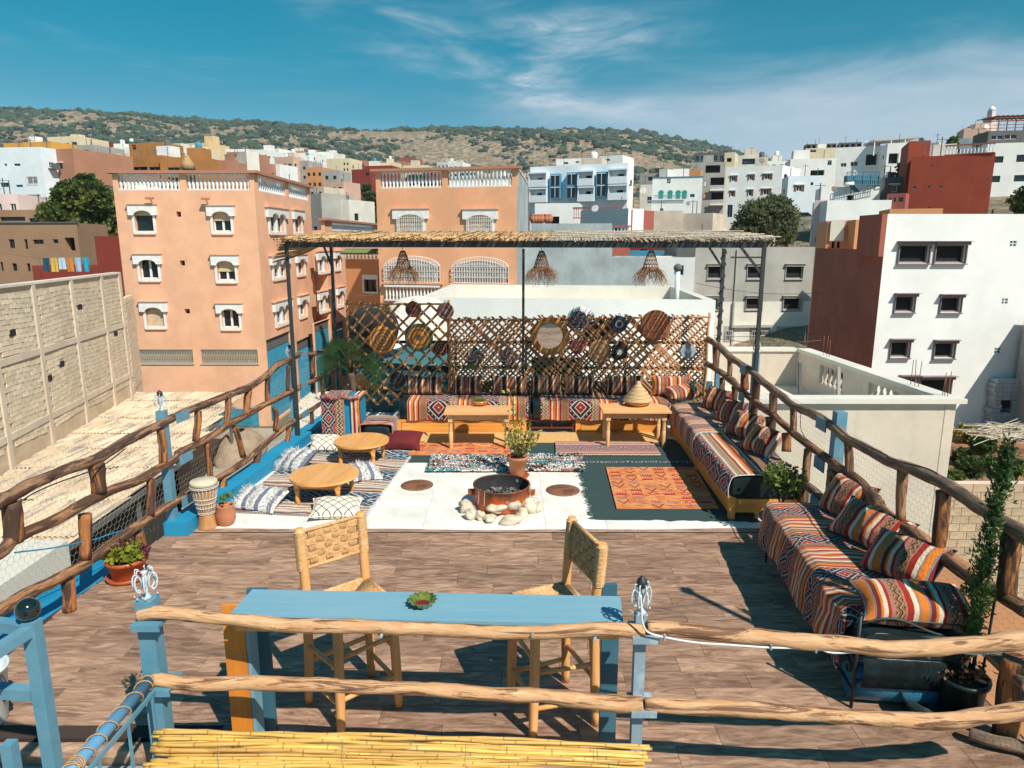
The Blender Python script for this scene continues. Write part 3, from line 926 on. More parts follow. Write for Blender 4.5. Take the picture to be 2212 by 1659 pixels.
for xc in (-18,38,87,126):
 a,b,c,d=F.rect('C',xc-17,578,xc+17,628)
 mb=MB(); n=10; w=b-a; cx=(a+b)/2; rr=w*.5
 pts=[(a+w*.12,c),(b-w*.12,c),(b-w*.12,d-rr*1.2)]+[(cx+rr*math.cos(t),d-rr+rr*math.sin(t)) for t in [math.pi*i/n for i in range(n+1)]]+[(a+w*.12,d-rr*1.2)]
 vs=[F.pt(u,z,-.06) for u,z in pts]+[F.pt(u,z,-.005) for u,z in pts]; m_=len(pts)
 mb.add(vs,[tuple(range(m_))]+[(i,(i+1) % m_,m_+(i+1) % m_,m_+i) for i in range(m_)])
 mb.build('arch','green_arch',r)
mb=MB(); a,b,c,d=F.rect('C',-60,612,145,628)
for i in range(40): F.obox(mb,a+(b-a)*i/40,a+(b-a)*i/40+.05,c,d,-0.5,-0.46)
F.obox(mb,a,b,d,d+.08,-0.52,-0.44); mb.build('railing','frame_blue',r)
# right hand slope
r,Fs,zt,z0=house('C',180,96,378,94,410,8,'w_grey','town_house','grey concrete house with stacked open storeys and pale balconies',[
 (0,255,425,345,472,'open'),(0,285,500,375,548,'open'),(0,290,590,370,636,'open')])
for y in (551,640):
 a,b,c,d=Fs[0].rect('C',283,y,375,y+25)
 q0,q1=Fs[0].pt(a,0,-1),Fs[0].pt(b,0,-1)
 balustrade(r,q0,q1,c,d-c,'frame_white',step=.35)
 mb=MB(); Fs[0].obox(mb,a,b,c-.3,c,-1.2,-.01); mb.build('balcony_slab','w_white',r)
house('C',185,99,372,97,350,5,'w_darkgrey','roof_storey','dark glazed roof storey on the grey concrete house',auto=[(0,5,1,1.6,1.3,.8,3,'blue')],par=.2)
house('C',150,92,225,91,455,4,'w_orange','town_house','small orange terrace corner beside the grey concrete house')
r,Fs,zt,z0=house('C',384,84,728,80,437,10,'w_snow','town_house','long white house with brown shuttered windows',[
 (0,415,490,440,525,'shut'),(0,524,482,548,517,'shut'),(0,618,478,652,512,'shut'),(0,410,582,430,617,'shut'),(0,519,575,540,613,'shut'),(0,610,570,645,607,'shut'),
 (1,737,480,757,512,'dark'),(1,735,570,752,605,'dark'),(0,388,668,420,745,'blue')],skew=0.9)
house('C',375,97,437,96,348,6,'w_cream','town_house','cream house top with striped awnings behind the shuttered one',[(0,385,380,415,405,'open')])
house('C',435,100,620,98,366,7,'w_concwhite','town_house','pale house with a dusty pink awning above the shuttered one',[(0,480,385,570,420,'dark')])
house('C',610,98,790,97,400,7,'w_snow','town_house','white roof storey with dark rails right of the pink awning',auto=[(0,4,1,1,1,.9,3,'dark')])
house('C',765,76,975,75,492,6,'w_bluewhite','town_house','plain white house with one brick red shuttered window',[(0,813,548,847,585,'shut'),(0,900,530,917,548,'dark')])
house('C',778,88,1060,86,388,8,'w_snow','town_house','white terraced house with a reed awning and dark rails',[(0,800,440,822,488,'blue'),(0,1005,395,1030,425,'blue'),(0,900,455,985,488,'open')])
house('C',1055,92,1376,88,318,9,'w_snow','town_house','big white modern house with a deep upper balcony',[(0,1145,404,1190,430,'white'),(0,1240,358,1312,424,'open'),(0,1085,412,1120,436,'white'),(0,1326,352,1362,420,'open')],skew=0.5)
house('C',1376,88,1525,87,292,9,'w_snow','town_house','white wing with stacked corner balconies touching the big red block',[(0,1380,352,1440,415,'open'),(0,1375,466,1425,500,'open')])
house('C',870,112,1062,110,322,8,'w_cream','town_house','cream cafe house with black rails on the skyline',[(0,880,330,935,345,'dark')])
house('C',875,116,1060,114,296,5,'w_darkgrey','roof_storey','black framed roof terrace room on the skyline',auto=[(0,6,1,1.5,1.1,.4,3,'open')],par=.2)
house('C',1075,112,1215,110,288,6,'w_darkgrey','roof_storey','dark roofed terrace bar on the skyline left of the white canopy',auto=[(0,4,1,1.7,1.2,.5,3,'open')],par=.2)
r,Fs,zt,z0=house('C',1520,58,2035,54,376,12,'w_rust','town_block','huge blank rust red house wall with tiny windows',[
 (0,1525,552,1552,570,'white'),(0,1618,550,1640,565,'white'),(0,1688,548,1710,563,'white'),(0,1635,420,1655,432,'white'),(0,1620,678,1640,690,'white')],skew=0.55,cat='house')
balustrade(r,Fs[0].pt(3.2,0,.15),Fs[0].b-Fs[0].e*.1,zt,1.1,'w_pink','w_brick',step=.33)
house('C',1508,59.2,1640,58.4,278,7,'w_rust','stair_tower','rust red stair tower rising at the left of the huge red wall',cat='tower')
house('C',1330,60,1492,59,502,6,'w_darkgrey','cafe_house','dark fronted cafe with two yellow wood panels',[(0,1395,548,1432,590,'shut')])
house('C',1372,56,1488,55,600,3,'w_brick','town_house','small pinkish red house with a pierced screen below the cafe',auto=[(0,4,1,.4,.5,.4,3,'white')])
house('C',968,60,1332,59,560,6,'w_snow','town_house','white house carrying a blue railed terrace and solar heater',[(0,1125,608,1168,640,'open')],skew=0.3)
house('C',1005,56,1400,55,642,5,'w_snow','town_house','white house with grey patch marks stepping down to the orange one',skew=0.1)
house('C',925,57,1003,56.5,640,5,'w_palepink','town_house','narrow pinkish house with hanging washing, left of the white steps',[(0,975,738,998,820,'blue'),(0,930,860,945,900,'dark'),(0,965,865,985,935,'blue')])
r,Fs,zt,z0=house('C',1006,42,1180,41,768,4,'w_orange','town_house','orange house with a tall beige panel between two small windows',[(0,1030,895,1048,935,'dark'),(0,1062,895,1080,935,'dark')])
mb=MB(); a,b,c,d=Fs[0].rect('C',1020,762,1105,890); Fs[0].obox(mb,a,b,c,d,-.12,-.004); mb.build('panel','w_concwhite',r)
house('C',1180,40.5,1392,40,760,4,'w_orange','town_house','orange corner house half hidden by the brown wall',[(0,1125,895,1145,940,'dark')])
house('C',1388,47,1715,46,694,4,'w_orange','town_house','low orange parapet house just above the white block roof')
house('C',1990,76,2450,73,292,10,'w_snow','town_house','white house with dark framed windows at the top right',[
 (0,2025,370,2085,410,'dark'),(0,2165,360,2225,405,'dark'),(0,2015,490,2065,530,'dark'),(0,2150,485,2225,525,'dark')])
r,Fs,zt,z0=house('C',1995,77,2450,75,215,6,'w_darkgrey','roof_storey','dark timber roof storey under an open pergola at the top right',[(0,2010,240,2085,268,'white'),(0,2092,235,2170,265,'white')],par=.3)
mb=MB()
for i in range(9):
 q=Fs[0].pt(1.5+i*1.4,0); mb.beam((q.x,q.y,zt),(q.x,q.y,zt+2.2),.14,.14)
for i in range(16):
 q=Fs[0].pt(.8+i*.8,0); mb.beam((q.x,q.y-1,zt+2.45),(q.x,q.y+5,zt+2.6),.12,.16)
for y in (0,4):
 q,w_=Fs[0].pt(.5,0,y),Fs[0].pt(13.5,0,y); mb.beam((q.x,q.y,zt+2.25),(w_.x,w_.y,zt+2.25),.14,.18)
 mb.beam((q.x,q.y,zt+1.0),(w_.x,w_.y,zt+1.0),.08,.1)
mb.build('pergola','shutter_brown',r)
house('C',1808,82,1985,80,262,8,'w_bluegrey','town_house','grey gabled house below the minaret')
house('C',1845,98,2010,96,198,8,'w_pink','town_house','salmon pink house with dishes beside the minaret',[(0,1925,228,1965,240,'dark')])
house('C',1915,100,2012,99,168,8,'w_pink','town_house','salmon pink upper storey next to the minaret')
house('C',1640,84,1690,83,288,6,'w_cream','town_house','cream house corner behind the red balustrade',[(0,1645,312,1665,345,'open')])
def canopy():
 t=thing('roof_canopy','thin white flat canopy on posts above the modern white house','canopy',tuple(PD(*cv('C',1430,290),90)))
 mb=MB(); a,b=PD(*cv('C',1290,272),90),PD(*cv('C',1572,262),88)
 mb.prism([(a.x,a.y),(b.x,b.y),(b.x+1,b.y+7),(a.x+1,a.y+7)],b.z+.2,b.z+.55); mb.build('canopy_slab','w_snow',t)
 for f in (0.03,.4,.7,.97):
  q=a.lerp(b,f); mb=MB(); mb.beam((q.x,q.y+.2,b.z-3),(q.x,q.y+.2,b.z+.2),.2,.2); mb.build('post','frame_white',t)
canopy()
def minaret():
 p=PD(*cv('C',2005,165),120)
 t=thing('minaret','slim pink and white mosque minaret with a domed lantern on the skyline','minaret',(p.x,p.y,ground(p.x,p.y)))
 w=40/2212*0+1.35
 mb=MB(); mb.box((p.x,p.y,p.z-6),(w*2,w*2,14),R(20)); mb.build('shaft','w_palepink',t)
 mb=MB(); mb.box((p.x,p.y,p.z+1.25),(w*2.25,w*2.25,.45),R(20))
 for i in range(4):
  a=R(20+45+90*i); mb.box((p.x+1.8*math.cos(a),p.y+1.8*math.sin(a),p.z+1.7),(.4,.4,.5))
 mb.build('gallery','w_snow',t)
 mb=MB(); mb.box((p.x,p.y,p.z+2.6),(w*1.3,w*1.3,2.3),R(20)); mb.build('lantern','w_palepink',t)
 mb=MB(); mb.lathe([(1.0,0),(1.08,.35),(.95,.8),(.6,1.2),(.1,1.45),(.07,2.4),(0.0,2.6)],(p.x,p.y,p.z+3.75),12); mb.build('dome','w_snow',t)
 mb=MB(); mb.lathe([(0,0),(.16,.15),(0,.3)],(p.x,p.y,p.z+5.6),8); mb.build('finial','black_iron',t)
minaret()
# the two peach blocks
def arch_poly(u0,u1,zb,zt,arches,rise,inset=.14,n=9):
 """outline of a hood plate, with arches cut from its lower edge (closed polygon)"""
 w=u1-u0
 pts=[(u0,zt),(u0,zb)]
 aw=w*(1-2*inset)/arches
 for k in range(arches):
  a=u0+w*inset+aw*k; g=aw*.04
  for i in range(n+1):
   t=math.pi*(1-i/n)
   pts.append((a+aw/2+(aw/2-g)*math.cos(t),zb+rise*math.sin(t)))
 pts += [(u1,zb),(u1,zt)]
 return pts
def plate(mb,F,pts,d0,d1):
 """extrude an x-monotone outline with straight top: fan of quads to the top edge"""
 zt=pts[0][1]
 for i in range(1,len(pts)-2):
  (a,za),(b,zb)=pts[i],pts[i+1]
  if b-a<1e-4: continue
  V=[F.pt(a,za,d0),F.pt(b,zb,d0),F.pt(b,zt,d0),F.pt(a,zt,d0),F.pt(a,za,d1),F.pt(b,zb,d1),F.pt(b,zt,d1),F.pt(a,zt,d1)]
  mb.add(V,[(0,1,2,3),(0,4,5,1),(3,2,6,7)])
 a,b=pts[0][0],pts[-1][0]
 for u,z in ((a,pts[1][1]),(b,pts[-2][1])):
  mb.add([F.pt(u,z,d0),F.pt(u,zt,d0),F.pt(u,zt,d1),F.pt(u,z,d1)],[(0,1,2,3)])
def peach_window(root,F,rc,arches=1,shut=.3,ledge='w_peach',style='white',grille=False):
 a,b,c,d=rc; w,h=b-a,d-c
 o=(a+w*.17,b-w*.17,c+h*.10,c+h*.73)
 r=.28
 mb=MB()   # white surround
 F.obox(mb,a+w*.09,o[0],c+.02,c+h*.64,-.07,-.004); F.obox(mb,o[1],b-w*.09,c+.02,c+h*.64,-.07,-.004)
 F.obox(mb,o[0],o[1],c+.02,o[2],-.07,-.004)
 plate(mb,F,arch_poly(a,b,c+h*.60,c+h*.93,arches,h*.15,.16),-.20,-.004)
 f=mb.build('window_surround','frame_white',root)
 mb=MB(); F.obox(mb,a-w*.03,b+w*.03,c+h*.935,c+h*.98,-.27,-.004); mb.build('window_ledge',ledge,root)
 mb=MB(); F.obox(mb,a+w*.12,b-w*.12,c-.04,c+.015,-.1,-.004); mb.build('window_sill',ledge,root)
 mb=MB(); F.obox(mb,o[0],o[1],o[2],o[3],r,r+.03); mb.build('pane','glass_dark',f)
 t=.06; mb=MB()
 F.obox(mb,o[0],o[0]+t,o[2],o[3],r-.08,r-.01); F.obox(mb,o[1]-t,o[1],o[2],o[3],r-.08,r-.01)
 F.obox(mb,o[0]+t,o[1]-t,o[2],o[2]+t,r-.08,r-.01); m_=(o[0]+o[1])/2; F.obox(mb,m_-t,m_+t,o[2]+t,o[3],r-.09,r-.01)
 if arches == 2: F.obox(mb,m_-.12,m_+.12,o[2],o[3]+.1,-.02,r-.1)
 if style != 'open': mb.build('window_frame','frame_white',f)
 if shut>0:
  mb=MB(); sh=(o[3]-o[2])*shut; n=max(3,int(sh/.085))
  for i in range(n): F.obox(mb,o[0]+.03,o[1]-.03,o[3]-sh*(i+1)/n+.008,o[3]-sh*i/n,r-.15,r-.11)
  F.obox(mb,o[0]+.03,o[1]-.03,o[3]-sh,o[3],r-.11,r-.10)
  mb.build('roller_shutter','shutter_beige',f)
 if grille:
  mb=MB(); n=12
  for i in range(n+1):
   u=o[0]-.1+(o[1]-o[0]+.2)*i/n; q=abs(i/n-.5)*2
   zt_=c+h*(.73-.12*q*q); F.obox(mb,u-.014,u+.014,c+.06,zt_,-.2,-.17)
   if i<n:
    for kz in (.25,.4,.55):
     mb.tube([F.pt(u+.02+.06*math.cos(t_),c+h*kz+.09*math.sin(t_),-.185) for t_ in [k*math.pi/3 for k in range(6)]],.009,4,closed=True,smooth=False)
  for kz in (.06,.18,.64): F.obox(mb,o[0]-.1,o[1]+.1,c+h*kz,c+h*kz+.03,-.2,-.17)
  mb.build('window_grille','iron_white',f)
 return (*o,r)
def roof_rail(root,F,zt,h,posts,mat,cap):
 """balustraded roof parapet: solid piers at the given fractions, balusters between, cornice on top"""
 L=F.L
 for (u0,u1) in posts:
  mb=MB(); F.obox(mb,u0*L,u1*L,zt-.02,zt+h,-.003,.3); mb.build('parapet_pier',mat,root)
 for i in range(len(posts)-1):
  u0,u1=posts[i][1]*L,posts[i+1][0]*L
  p0,p1=F.pt(u0,0,.15),F.pt(u1,0,.15)
  n=max(3,int((u1-u0)/(.235 if abs(F.e.x)>.5 else .40))); me=baluster_mesh(h*.86,.095)
  if not me.materials: me.materials.append(MATS['frame_white'])
  for j in range(n):
   q=p0.lerp(p1,(j+.5)/n); child(me,'baluster',None,root,(q.x,q.y,zt+h*.07))
  mb=MB(); F.obox(mb,u0,u1,zt,zt+h*.07,.01,.29); mb.build('plinth','frame_white',root)
  mb=MB(); F.obox(mb,u0,u1,zt+h*.93,zt+h,.01,.29); mb.build('top_rail','frame_white',root)
 mb=MB(); F.obox(mb,-.25,L+.25,zt+h+.003,zt+h+.17,-.28,.42); mb.build('cornice',cap,root)
def prism_house(name,label,A,B,dep,skew,z0,zt,mat,holes_by_face,par=.0,cat='apartment block'):
 n=Vector((skew,1,0)).normalized()
 C,Dd=B+n*dep,A+n*dep
 root=thing(name,label,cat,((A.x+B.x)/2,A.y,z0))
 Fs=[Face(A,B),Face(B,C),Face(C,Dd),Face(Dd,A)]
 return root,Fs
Ax=PD(245,408,43); Bx=PD(550,412,43)
zt1=PD(400,411,43).z
root,Fs=prism_house('peach_apartment_block','four storey peach apartment block with white arched window hoods and balustraded roof',Ax,Bx,12.2,.0,-9,zt1,'w_peach',None)
PB=Fs
holes=[[],[],[],[]]
F=Fs[0]
for (x0,y0,x1,y1,sh,st) in ((797,655,970,848,.22,'open'),(1278,662,1446,850,.45,'w'),(828,960,1000,1140,.0,'w'),(1305,965,1472,1150,.55,'w'),(867,1252,1035,1432,1.0,'w'),(1335,1262,1495,1440,.08,'w')):
 holes[0].append(peach_window(root,F,F.rect('A',x0,y0,x1,y1),1,sh,style=st))
for (x0,y0,x1,y1) in ((1083,710,1112,742),(1105,1010,1136,1042),(1134,1308,1166,1338)):
 a,b,c,d=F.rect('A',x0,y0,x1,y1); mb=MB(); F.obox(mb,a,b,c,d,.5,.52); mb.build('vent_hole','inside_shade',root); holes[0].append((a,b,c,d,.5))
for (x0,x1) in ((835,1185),(1236,1583)):     # long grilles of the ground floor
 a,b,c,d=F.rect('D',x0,180,x1,268)
 mb=MB(); F.obox(mb,a,b,c,d,.2,.23); mb.build('pane','shutter_beige',root)
 mb=MB(); n=34
 for i in range(n+1): F.obox(mb,a+(b-a)*i/n-.015,a+(b-a)*i/n+.015,c,d,.03,.06)
 for z in (c+.02,(c+d)/2,d-.04): F.obox(mb,a,b,z,z+.03,.0,.03)
 mb.build('window_grille','frame_grey',root); holes[0].append((a,b,c,d,.2))
 mb=MB(); F.obox(mb,a-.06,b+.06,c-.07,c-.003,-.06,-.004); mb.build('sill','frame_grey',root)
F=Fs[1]
for (x0,y0,x1,y1,n_,sh) in ((1634,680,1763,852,2,0),(1795,695,1862,855,1,0),(1657,970,1780,1130,2,.5),(1814,965,1880,1108,1,0),(1675,1243,1790,1412,2,0),(1828,1212,1890,1366,1,.0)):
 rc=F.rect('A',x0,y0,x1,y1); holes[1].append(peach_window(root,F,rc,n_,sh))
for (x0,y0,x1,y1,h) in ((1650,160,1795,560,0),(1835,90,1925,400,0)):
 s0=F.hit(*cv('D',x0,330))[0]; s1=F.hit(*cv('D',x1,250))[0]
 zt_=F.hit(*cv('D',x0,195))[1]
 mb=MB(); F.obox(mb,s0,s1,-8.8,zt_,.15,.2); dr=mb.build('garage_door','teal_panel',root)
 mb=MB()
 n=int((s1-s0)/.3)
 for i in range(n+1): F.obox(mb,s0+(s1-s0)*i/n-.02,s0+(s1-s0)*i/n+.02,-8.8,zt_-.02,.1,.148)
 mb.build('door_rib','w_blue',dr)
 mb=MB(); F.obox(mb,s0,s1,zt_+.05,zt_+.75,.15,.2); mb.build('fanlight','w_darkgrey',root)
 holes[1].append((s0,s1,-8.85,zt_+.8,.2))
mb=MB()
for i,F in enumerate(Fs): holed(mb,F,-9.6,zt1,holes[i])
mb.build('wall','w_peach',root)
mb=MB(); mb.add([(f.a.x,f.a.y,zt1-.01) for f in Fs],[(0,1,2,3)]); mb.build('roof','w_conc',root)
roof_rail(root,Fs[0],zt1,1.0,((0,.035),(.475,.52),(.97,1.0)),'w_peach','w_terra')
roof_rail(root,Fs[1],zt1,1.0,((0,.06),(.5,.56),(.95,1.0)),'w_peach','w_terra')
roof_rail(root,Fs[3],zt1,1.0,((0,.06),(.95,1.0)),'w_peach','w_terra')
for (x,y) in ((940,637),(1280,640)):   # floodlights
 F=Fs[0]; u,z=F.hit(*cv('A',x,y)); mb=MB(); mb.beam(F.pt(u,z-.3,0),F.pt(u,z,-.35),.04,.04); F.obox(mb,u-.25,u+.2,z,z+.12,-.5,-.25); mb.build('floodlight','w_terra',root)
a,b,c,d=Fs[0].rect('D',1280,545,1592,697)
mb=MB(); Fs[0].obox(mb,a,b,-8.98,d,-.12,-.004); g=mb.build('gate','teal_panel',root)
for i in range(3):
 u=a+(b-a)*(i*.33+.17); mb=MB()
 for s_ in (-1,1):
  mb.beam(Fs[0].pt(u,-8.4,-.14),Fs[0].pt(u+s_*.45,-7.9,-.14),.04,.04); mb.beam(Fs[0].pt(u,-7.4,-.14),Fs[0].pt(u+s_*.45,-7.9,-.14),.04,.04)
 mb.build('gate_ornament','w_blue',g)
Cx=Fs[1].b
A2=PD(670,485,57.5); B2=PD(741,492,57.5);
zt2=PD(700,500,58).z
r2=thing('peach_rear_wing','lower rear wing of the peach block behind the pergola pole','apartment block',((A2.x+B2.x)/2,58,-9))
Bq=Vector((Fs[1].b.x+.9,57.3,0));
Fr=Face(Bq,Vector((Bq.x+1.0,75,0)))
Ff=Face(Vector((Bq.x-6,57.4,0)),Bq)
holes2=[]
for (x0,y0,x1,y1,n_) in ((1942,945,2038,1092,2),(2048,945,2096,1075,1),(1950,1185,2040,1330,2),(2065,1163,2112,1300,1)):
 holes2.append(peach_window(r2,Fr,Fr.rect('A',x0,y0,x1,y1),n_,0))
for (x0,x1) in ((1940,2035),(2050,2120)):
 s0=Fr.hit(*cv('D',x0,200))[0]; s1=Fr.hit(*cv('D',x1,150))[0]
 zt_=Fr.hit(*cv('D',x0,80))[1]
 mb=MB(); Fr.obox(mb,s0,s1,-8.8,zt_,.15,.2); mb.build('garage_door','teal_panel',r2)
 mb=MB(); Fr.obox(mb,s0,s1,zt_+.05,zt_+.7,.15,.2); mb.build('fanlight','w_darkgrey',r2)
 holes2.append((s0,s1,-8.85,zt_+.75,.2))
zt2=Ff.hit(741-25,497)[1]
mb=MB(); holed(mb,Ff,-9.6,zt2,[]); mb.build('end_wall','w_peach',r2)
mb=MB(); holed(mb,Fr,-9.6,zt2,holes2)
mb.add([Vector((Fr.a.x,Fr.a.y,zt2)),Vector((Fr.b.x,Fr.b.y,zt2)),Vector((Fr.b.x-8,Fr.b.y,zt2)),Vector((Fr.a.x-8,Fr.a.y,zt2))],[(0,1,2,3)])
mb.build('wall','w_peach',r2)
roof_rail(r2,Fr,zt2,.75,((0,.1),(.9,1)),'w_peach','w_terra')
A=PD(812,405,44); B=PD(1117,405,43.2); zb=PD(960,405,43.6).z
root,Fs=prism_house('peach_apartment_block','narrow peach block with white filigree window grilles above the reed roof',A,B,13,.075,-9,zb,'w_peach2',None)
F=Fs[0]; holes=[[],[],[],[]]
for (x0,y0,x1,y1) in ((452,683,668,862),(880,686,1092,864)):
 rc=F.rect('B',x0,y0,x1,y1); holes[0].append(peach_window(root,F,rc,1,.95,grille=True))
for (x0,y0,x1,y1) in ((400,985,742,1142),(815,990,1162,1148)):
 a,b,c,d=F.rect('B',x0,y0,x1,y1); w=b-a; h=d-c
 n=22
 mb=MB()
 F.obox(mb,a,b,c,c+h*.62,.24,.27)
 mb.build('pane','frame_grey',root); holes[0].append((a+.05,b-.05,c,c+h*.62,.24))
 g=MB()
 top=lambda q: c+h*(.58+.42*math.sqrt(max(0,1-(2*q-1) ** 2*.98)))
 for i in range(n+1):
  q=i/n; u=a+w*q; F.obox(g,u-.016,u+.016,c,top(q),-.22,-.19)
  if i<n:
   for kz in (.30,.52,.74):
    zc=c+h*kz
    if zc+.1<top(q) and kz<.9:
     g.tube([F.pt(u+w/n/2+.07*math.cos(t_),zc+.10*math.sin(t_),-.205) for t_ in [k*math.pi/3 for k in range(6)]],.009,4,closed=True,smooth=False)
 ar=[F.pt(a+w*i/24,top(i/24),-.2) for i in range(25)]
 g.tube(ar,.035,5,smooth=False); ar2=[F.pt(a+w*(.04+.92*i/24),top(i/24)-.22,-.2) for i in range(25)]; g.tube(ar2,.022,5,smooth=False)
 for kz in (0,.2,.42,.62): F.obox(g,a,b,c+h*kz,c+h*kz+.035,-.225,-.19)
 g.build('window_grille','iron_white',root)
 mb=MB()   # arched top recess in white paint
 plate_pts=[(a+.1+(w-.2)*i/16,c+h*.62) for i in range(17)]
 vs=[F.pt(u,z,-.015) for u,z in plate_pts]+[F.pt(u,max(c+h*.62,top((u-a)/w)-.2),-.015) for u,z in plate_pts]
 mb.add(vs,[(i,i+1,18+i,17+i) for i in range(16)]); mb.build('arched_light','glass_dark' if False else 'frame_grey',root)
 mb=MB(); F.obox(mb,a-.15,b+.15,c-.14,c-.01,-.35,-.004); mb.build('sill','w_peach2',root)
 p0,p1=F.pt(a,0,-.2),F.pt(b,0,-.2)
 balustrade(root,p0,p1,c-1.25,1.05,'frame_white',step=.24)
mb=MB()
for i,F_ in enumerate(Fs):
 if i != 1: holed(mb,F_,-9.6,zb,holes[i])
mb.build('wall','w_peach2',root)
mb=MB(); holed(mb,Fs[1],-9.6,zb+1.1,[]); mb.build('side_wall','w_bluegrey',root)
mb=MB(); mb.add([(f.a.x,f.a.y,zb-.01) for f in Fs],[(0,1,2,3)]); mb.build('roof','w_conc',root)
roof_rail(root,Fs[0],zb,1.05,((0,.035),(.48,.52),(.965,1.0)),'w_peach2','w_terra')
mb=MB(); F1=Fs[1]; F1.obox(mb,.3,F1.L,zb+1.1,zb+1.2,-.05,.35); mb.build('coping','w_concwhite',root)
r,Fo,zt,z0=house('B',155,47,356,46,1003,7,'w_orange','orange_house','small orange house with a green tiled eave between the two peach blocks',[(0,275,1128,352,1205,'dark')],z0=-9.5)
mb=MB(); Fo[0].obox(mb,-.1,Fo[0].L,zt+.45,zt+.55,-.5,.1)
for i in range(26):
 u=Fo[0].L*i/26; mb.tube([Fo[0].pt(u,zt+.45,-.55),Fo[0].pt(u,zt+.75,.3)],.09,6)
mb.build('tiled_eave','roof_tile_green',r)
balustrade(r,Fo[0].a,Fo[0].b,zt,.45,'frame_white',step=.3)
a,b,c,d=Fo[0].rect('B',265,1098,358,1212); mb=MB()
Fo[0].obox(mb,a,a+.12,c,d,-.1,-.004); Fo[0].obox(mb,b-.1,b,c,d,-.1,-.004); Fo[0].obox(mb,a+.12,b-.1,c,c+.12,-.1,-.004); Fo[0].obox(mb,a+.12,b-.1,d-.35,d,-.1,-.004)
mb.build('window_surround','frame_white',r)
house('B',1212,46,1790,45,892,8,'w_bluegrey','plain_grey_house','big windowless blue grey cement wall behind the hanging lamps',z0=-9.5)
house('B',1788,46.5,2005,46,992,6,'w_bluegrey','plain_grey_house','lower part of the blue grey cement wall with a mural terrace',z0=-9.5)
house('C',-120,50,192,49,990,6,'w_snow','town_house','white house with one small arched blue window right of the grey wall',[(0,62,1040,120,1100,'blue')],z0=-9.5)
house('B',1790,54,2215,53,950,2,'w_blue','mural_wall','bright blue low wall painted with orange and green shapes',cat='wall')
zz=[]
for row,ys in enumerate(((1045,1122),(1240,1312))):
 for (x0,x1) in (((268,355),(512,600),(748,852)),((250,332),(503,590),(733,837)))[row]:
  zz.append((0,x0,ys[0],x1,ys[1],'greyhood'))
for (x0,x1) in ((378,412),(538,632),(703,803)):
 zz.append((0,x0,1442,x1,1500,'grille'))
r,Fg,zt,z0=house('C',195,50,945,51,928,9,'w_grey','unfinished_house','grey cement house with hooded black windows and a white painted lower half',zz,z0=-9.5)
a,b,c,d=Fg[0].rect('C',340,1250,905,1262)
mb=MB(); holed(mb,Face(Fg[0].pt(a-3.5,0,-.03),Fg[0].pt(b,0,-.03)),z0,c,[(q[0]-(a-3.5)-.25,q[1]-(a-3.5)+.25,q[2]-.2,q[3]+.4,.02) for q in [Fg[0].rect('C',*w[1:5]) for w in zz] if q[2]<c])
mb.build('painted_lower_wall','w_concwhite',r)
mb=MB(); q=Fg[0]; u=q.hit(*cv('C',436,1150))[0]; q.obox(mb,u-.06,u+.06,z0+3,zt-.2,-.16,-.04); mb.build('drain_pipe','frame_grey',r)
a,b,c,d=q.rect('C',415,1262,665,1420); mb=MB(); q.obox(mb,a,b,c,c+.22,-.35,-.04); q.obox(mb,a,a+.12,c+.22,d,-.3,-.04); mb.build('ledge','frame_grey',r)
ws=[]
for (x0,y0,x1,y1) in ((248,262,462,392),(508,262,722,392),(220,630,358,742),(545,636,690,744),(187,955,322,1066),(500,962,644,1070),(250,1215,372,1330),(398,1220,615,1330)):
 ws.append((0,x0,y0,x1,y1,'mauve'))
A=PD(1918,462,34); B=PD(2199+60,462,34)
zt=A.z
root,Fw=prism_house('white_apartment_block','white block with mauve hooded black windows and a windowless brown side',A,Vector((A.x+9.8,34.3,0)),8.2,.03,-9,zt,'w_snow',None)
h0=[]
for w_ in ws:
 rc=Fw[0].rect('G',*w_[1:5]); rr=window(root,Fw[0],rc,'mauve'); h0.append((*rc,rr))
for (x0,y0,x1,y1) in ((1043,235,1090,273),(985,647,1028,684),(932,1000,976,1037)):
 a,b,c,d=Fw[0].rect('G',x0,y0,x1,y1); mb=MB(); Fw[0].obox(mb,a,b,c,d,.1,.12); pn=mb.build('glass_block','teal_panel',root)
 mb=MB(); Fw[0].obox(mb,a,b,(c+d)/2-.02,(c+d)/2+.02,.02,.09); Fw[0].obox(mb,(a+b)/2-.02,(a+b)/2+.02,c,d,.02,.088); mb.build('glazing_bar','frame_white',pn); h0.append((a,b,c,d,.1))
mb=MB(); holed(mb,Fw[0],-9.6,zt,h0); holed(mb,Fw[1],-9.6,zt,[]); mb.build('wall','w_snow',root)
S3=Face(Fw[3].b,Fw[3].a)   # from the near corner backwards
def sz(x,y): return S3.hit(*cv('C',x,y))
s1=sz(1232,740); s2=sz(1160,940)
uL=S3.L
mb=MB()
for (u0,u1,z) in ((0,min(s1[0],uL),zt),(min(s1[0],uL),uL,s2[1])):
 if u1>u0+.01: mb.add([S3.pt(u0,-9.6),S3.pt(u0,z),S3.pt(u1,z),S3.pt(u1,-9.6)],[(0,1,2,3)])
S3.obox(mb,0.0,min(s1[0],uL),zt-2,zt-.003,.004,.25)
mb.build('party_wall','w_brown',root)
mb=MB(); holed(mb,Fw[2],-9.6,s2[1]-.02,[]); mb.build('back_wall','w_snow',root)
rb=MB(); rb.add([(f.a.x,f.a.y,s2[1]-.9) for f in Fw],[(0,1,2,3)]); rb.build('roof','w_conc',root)
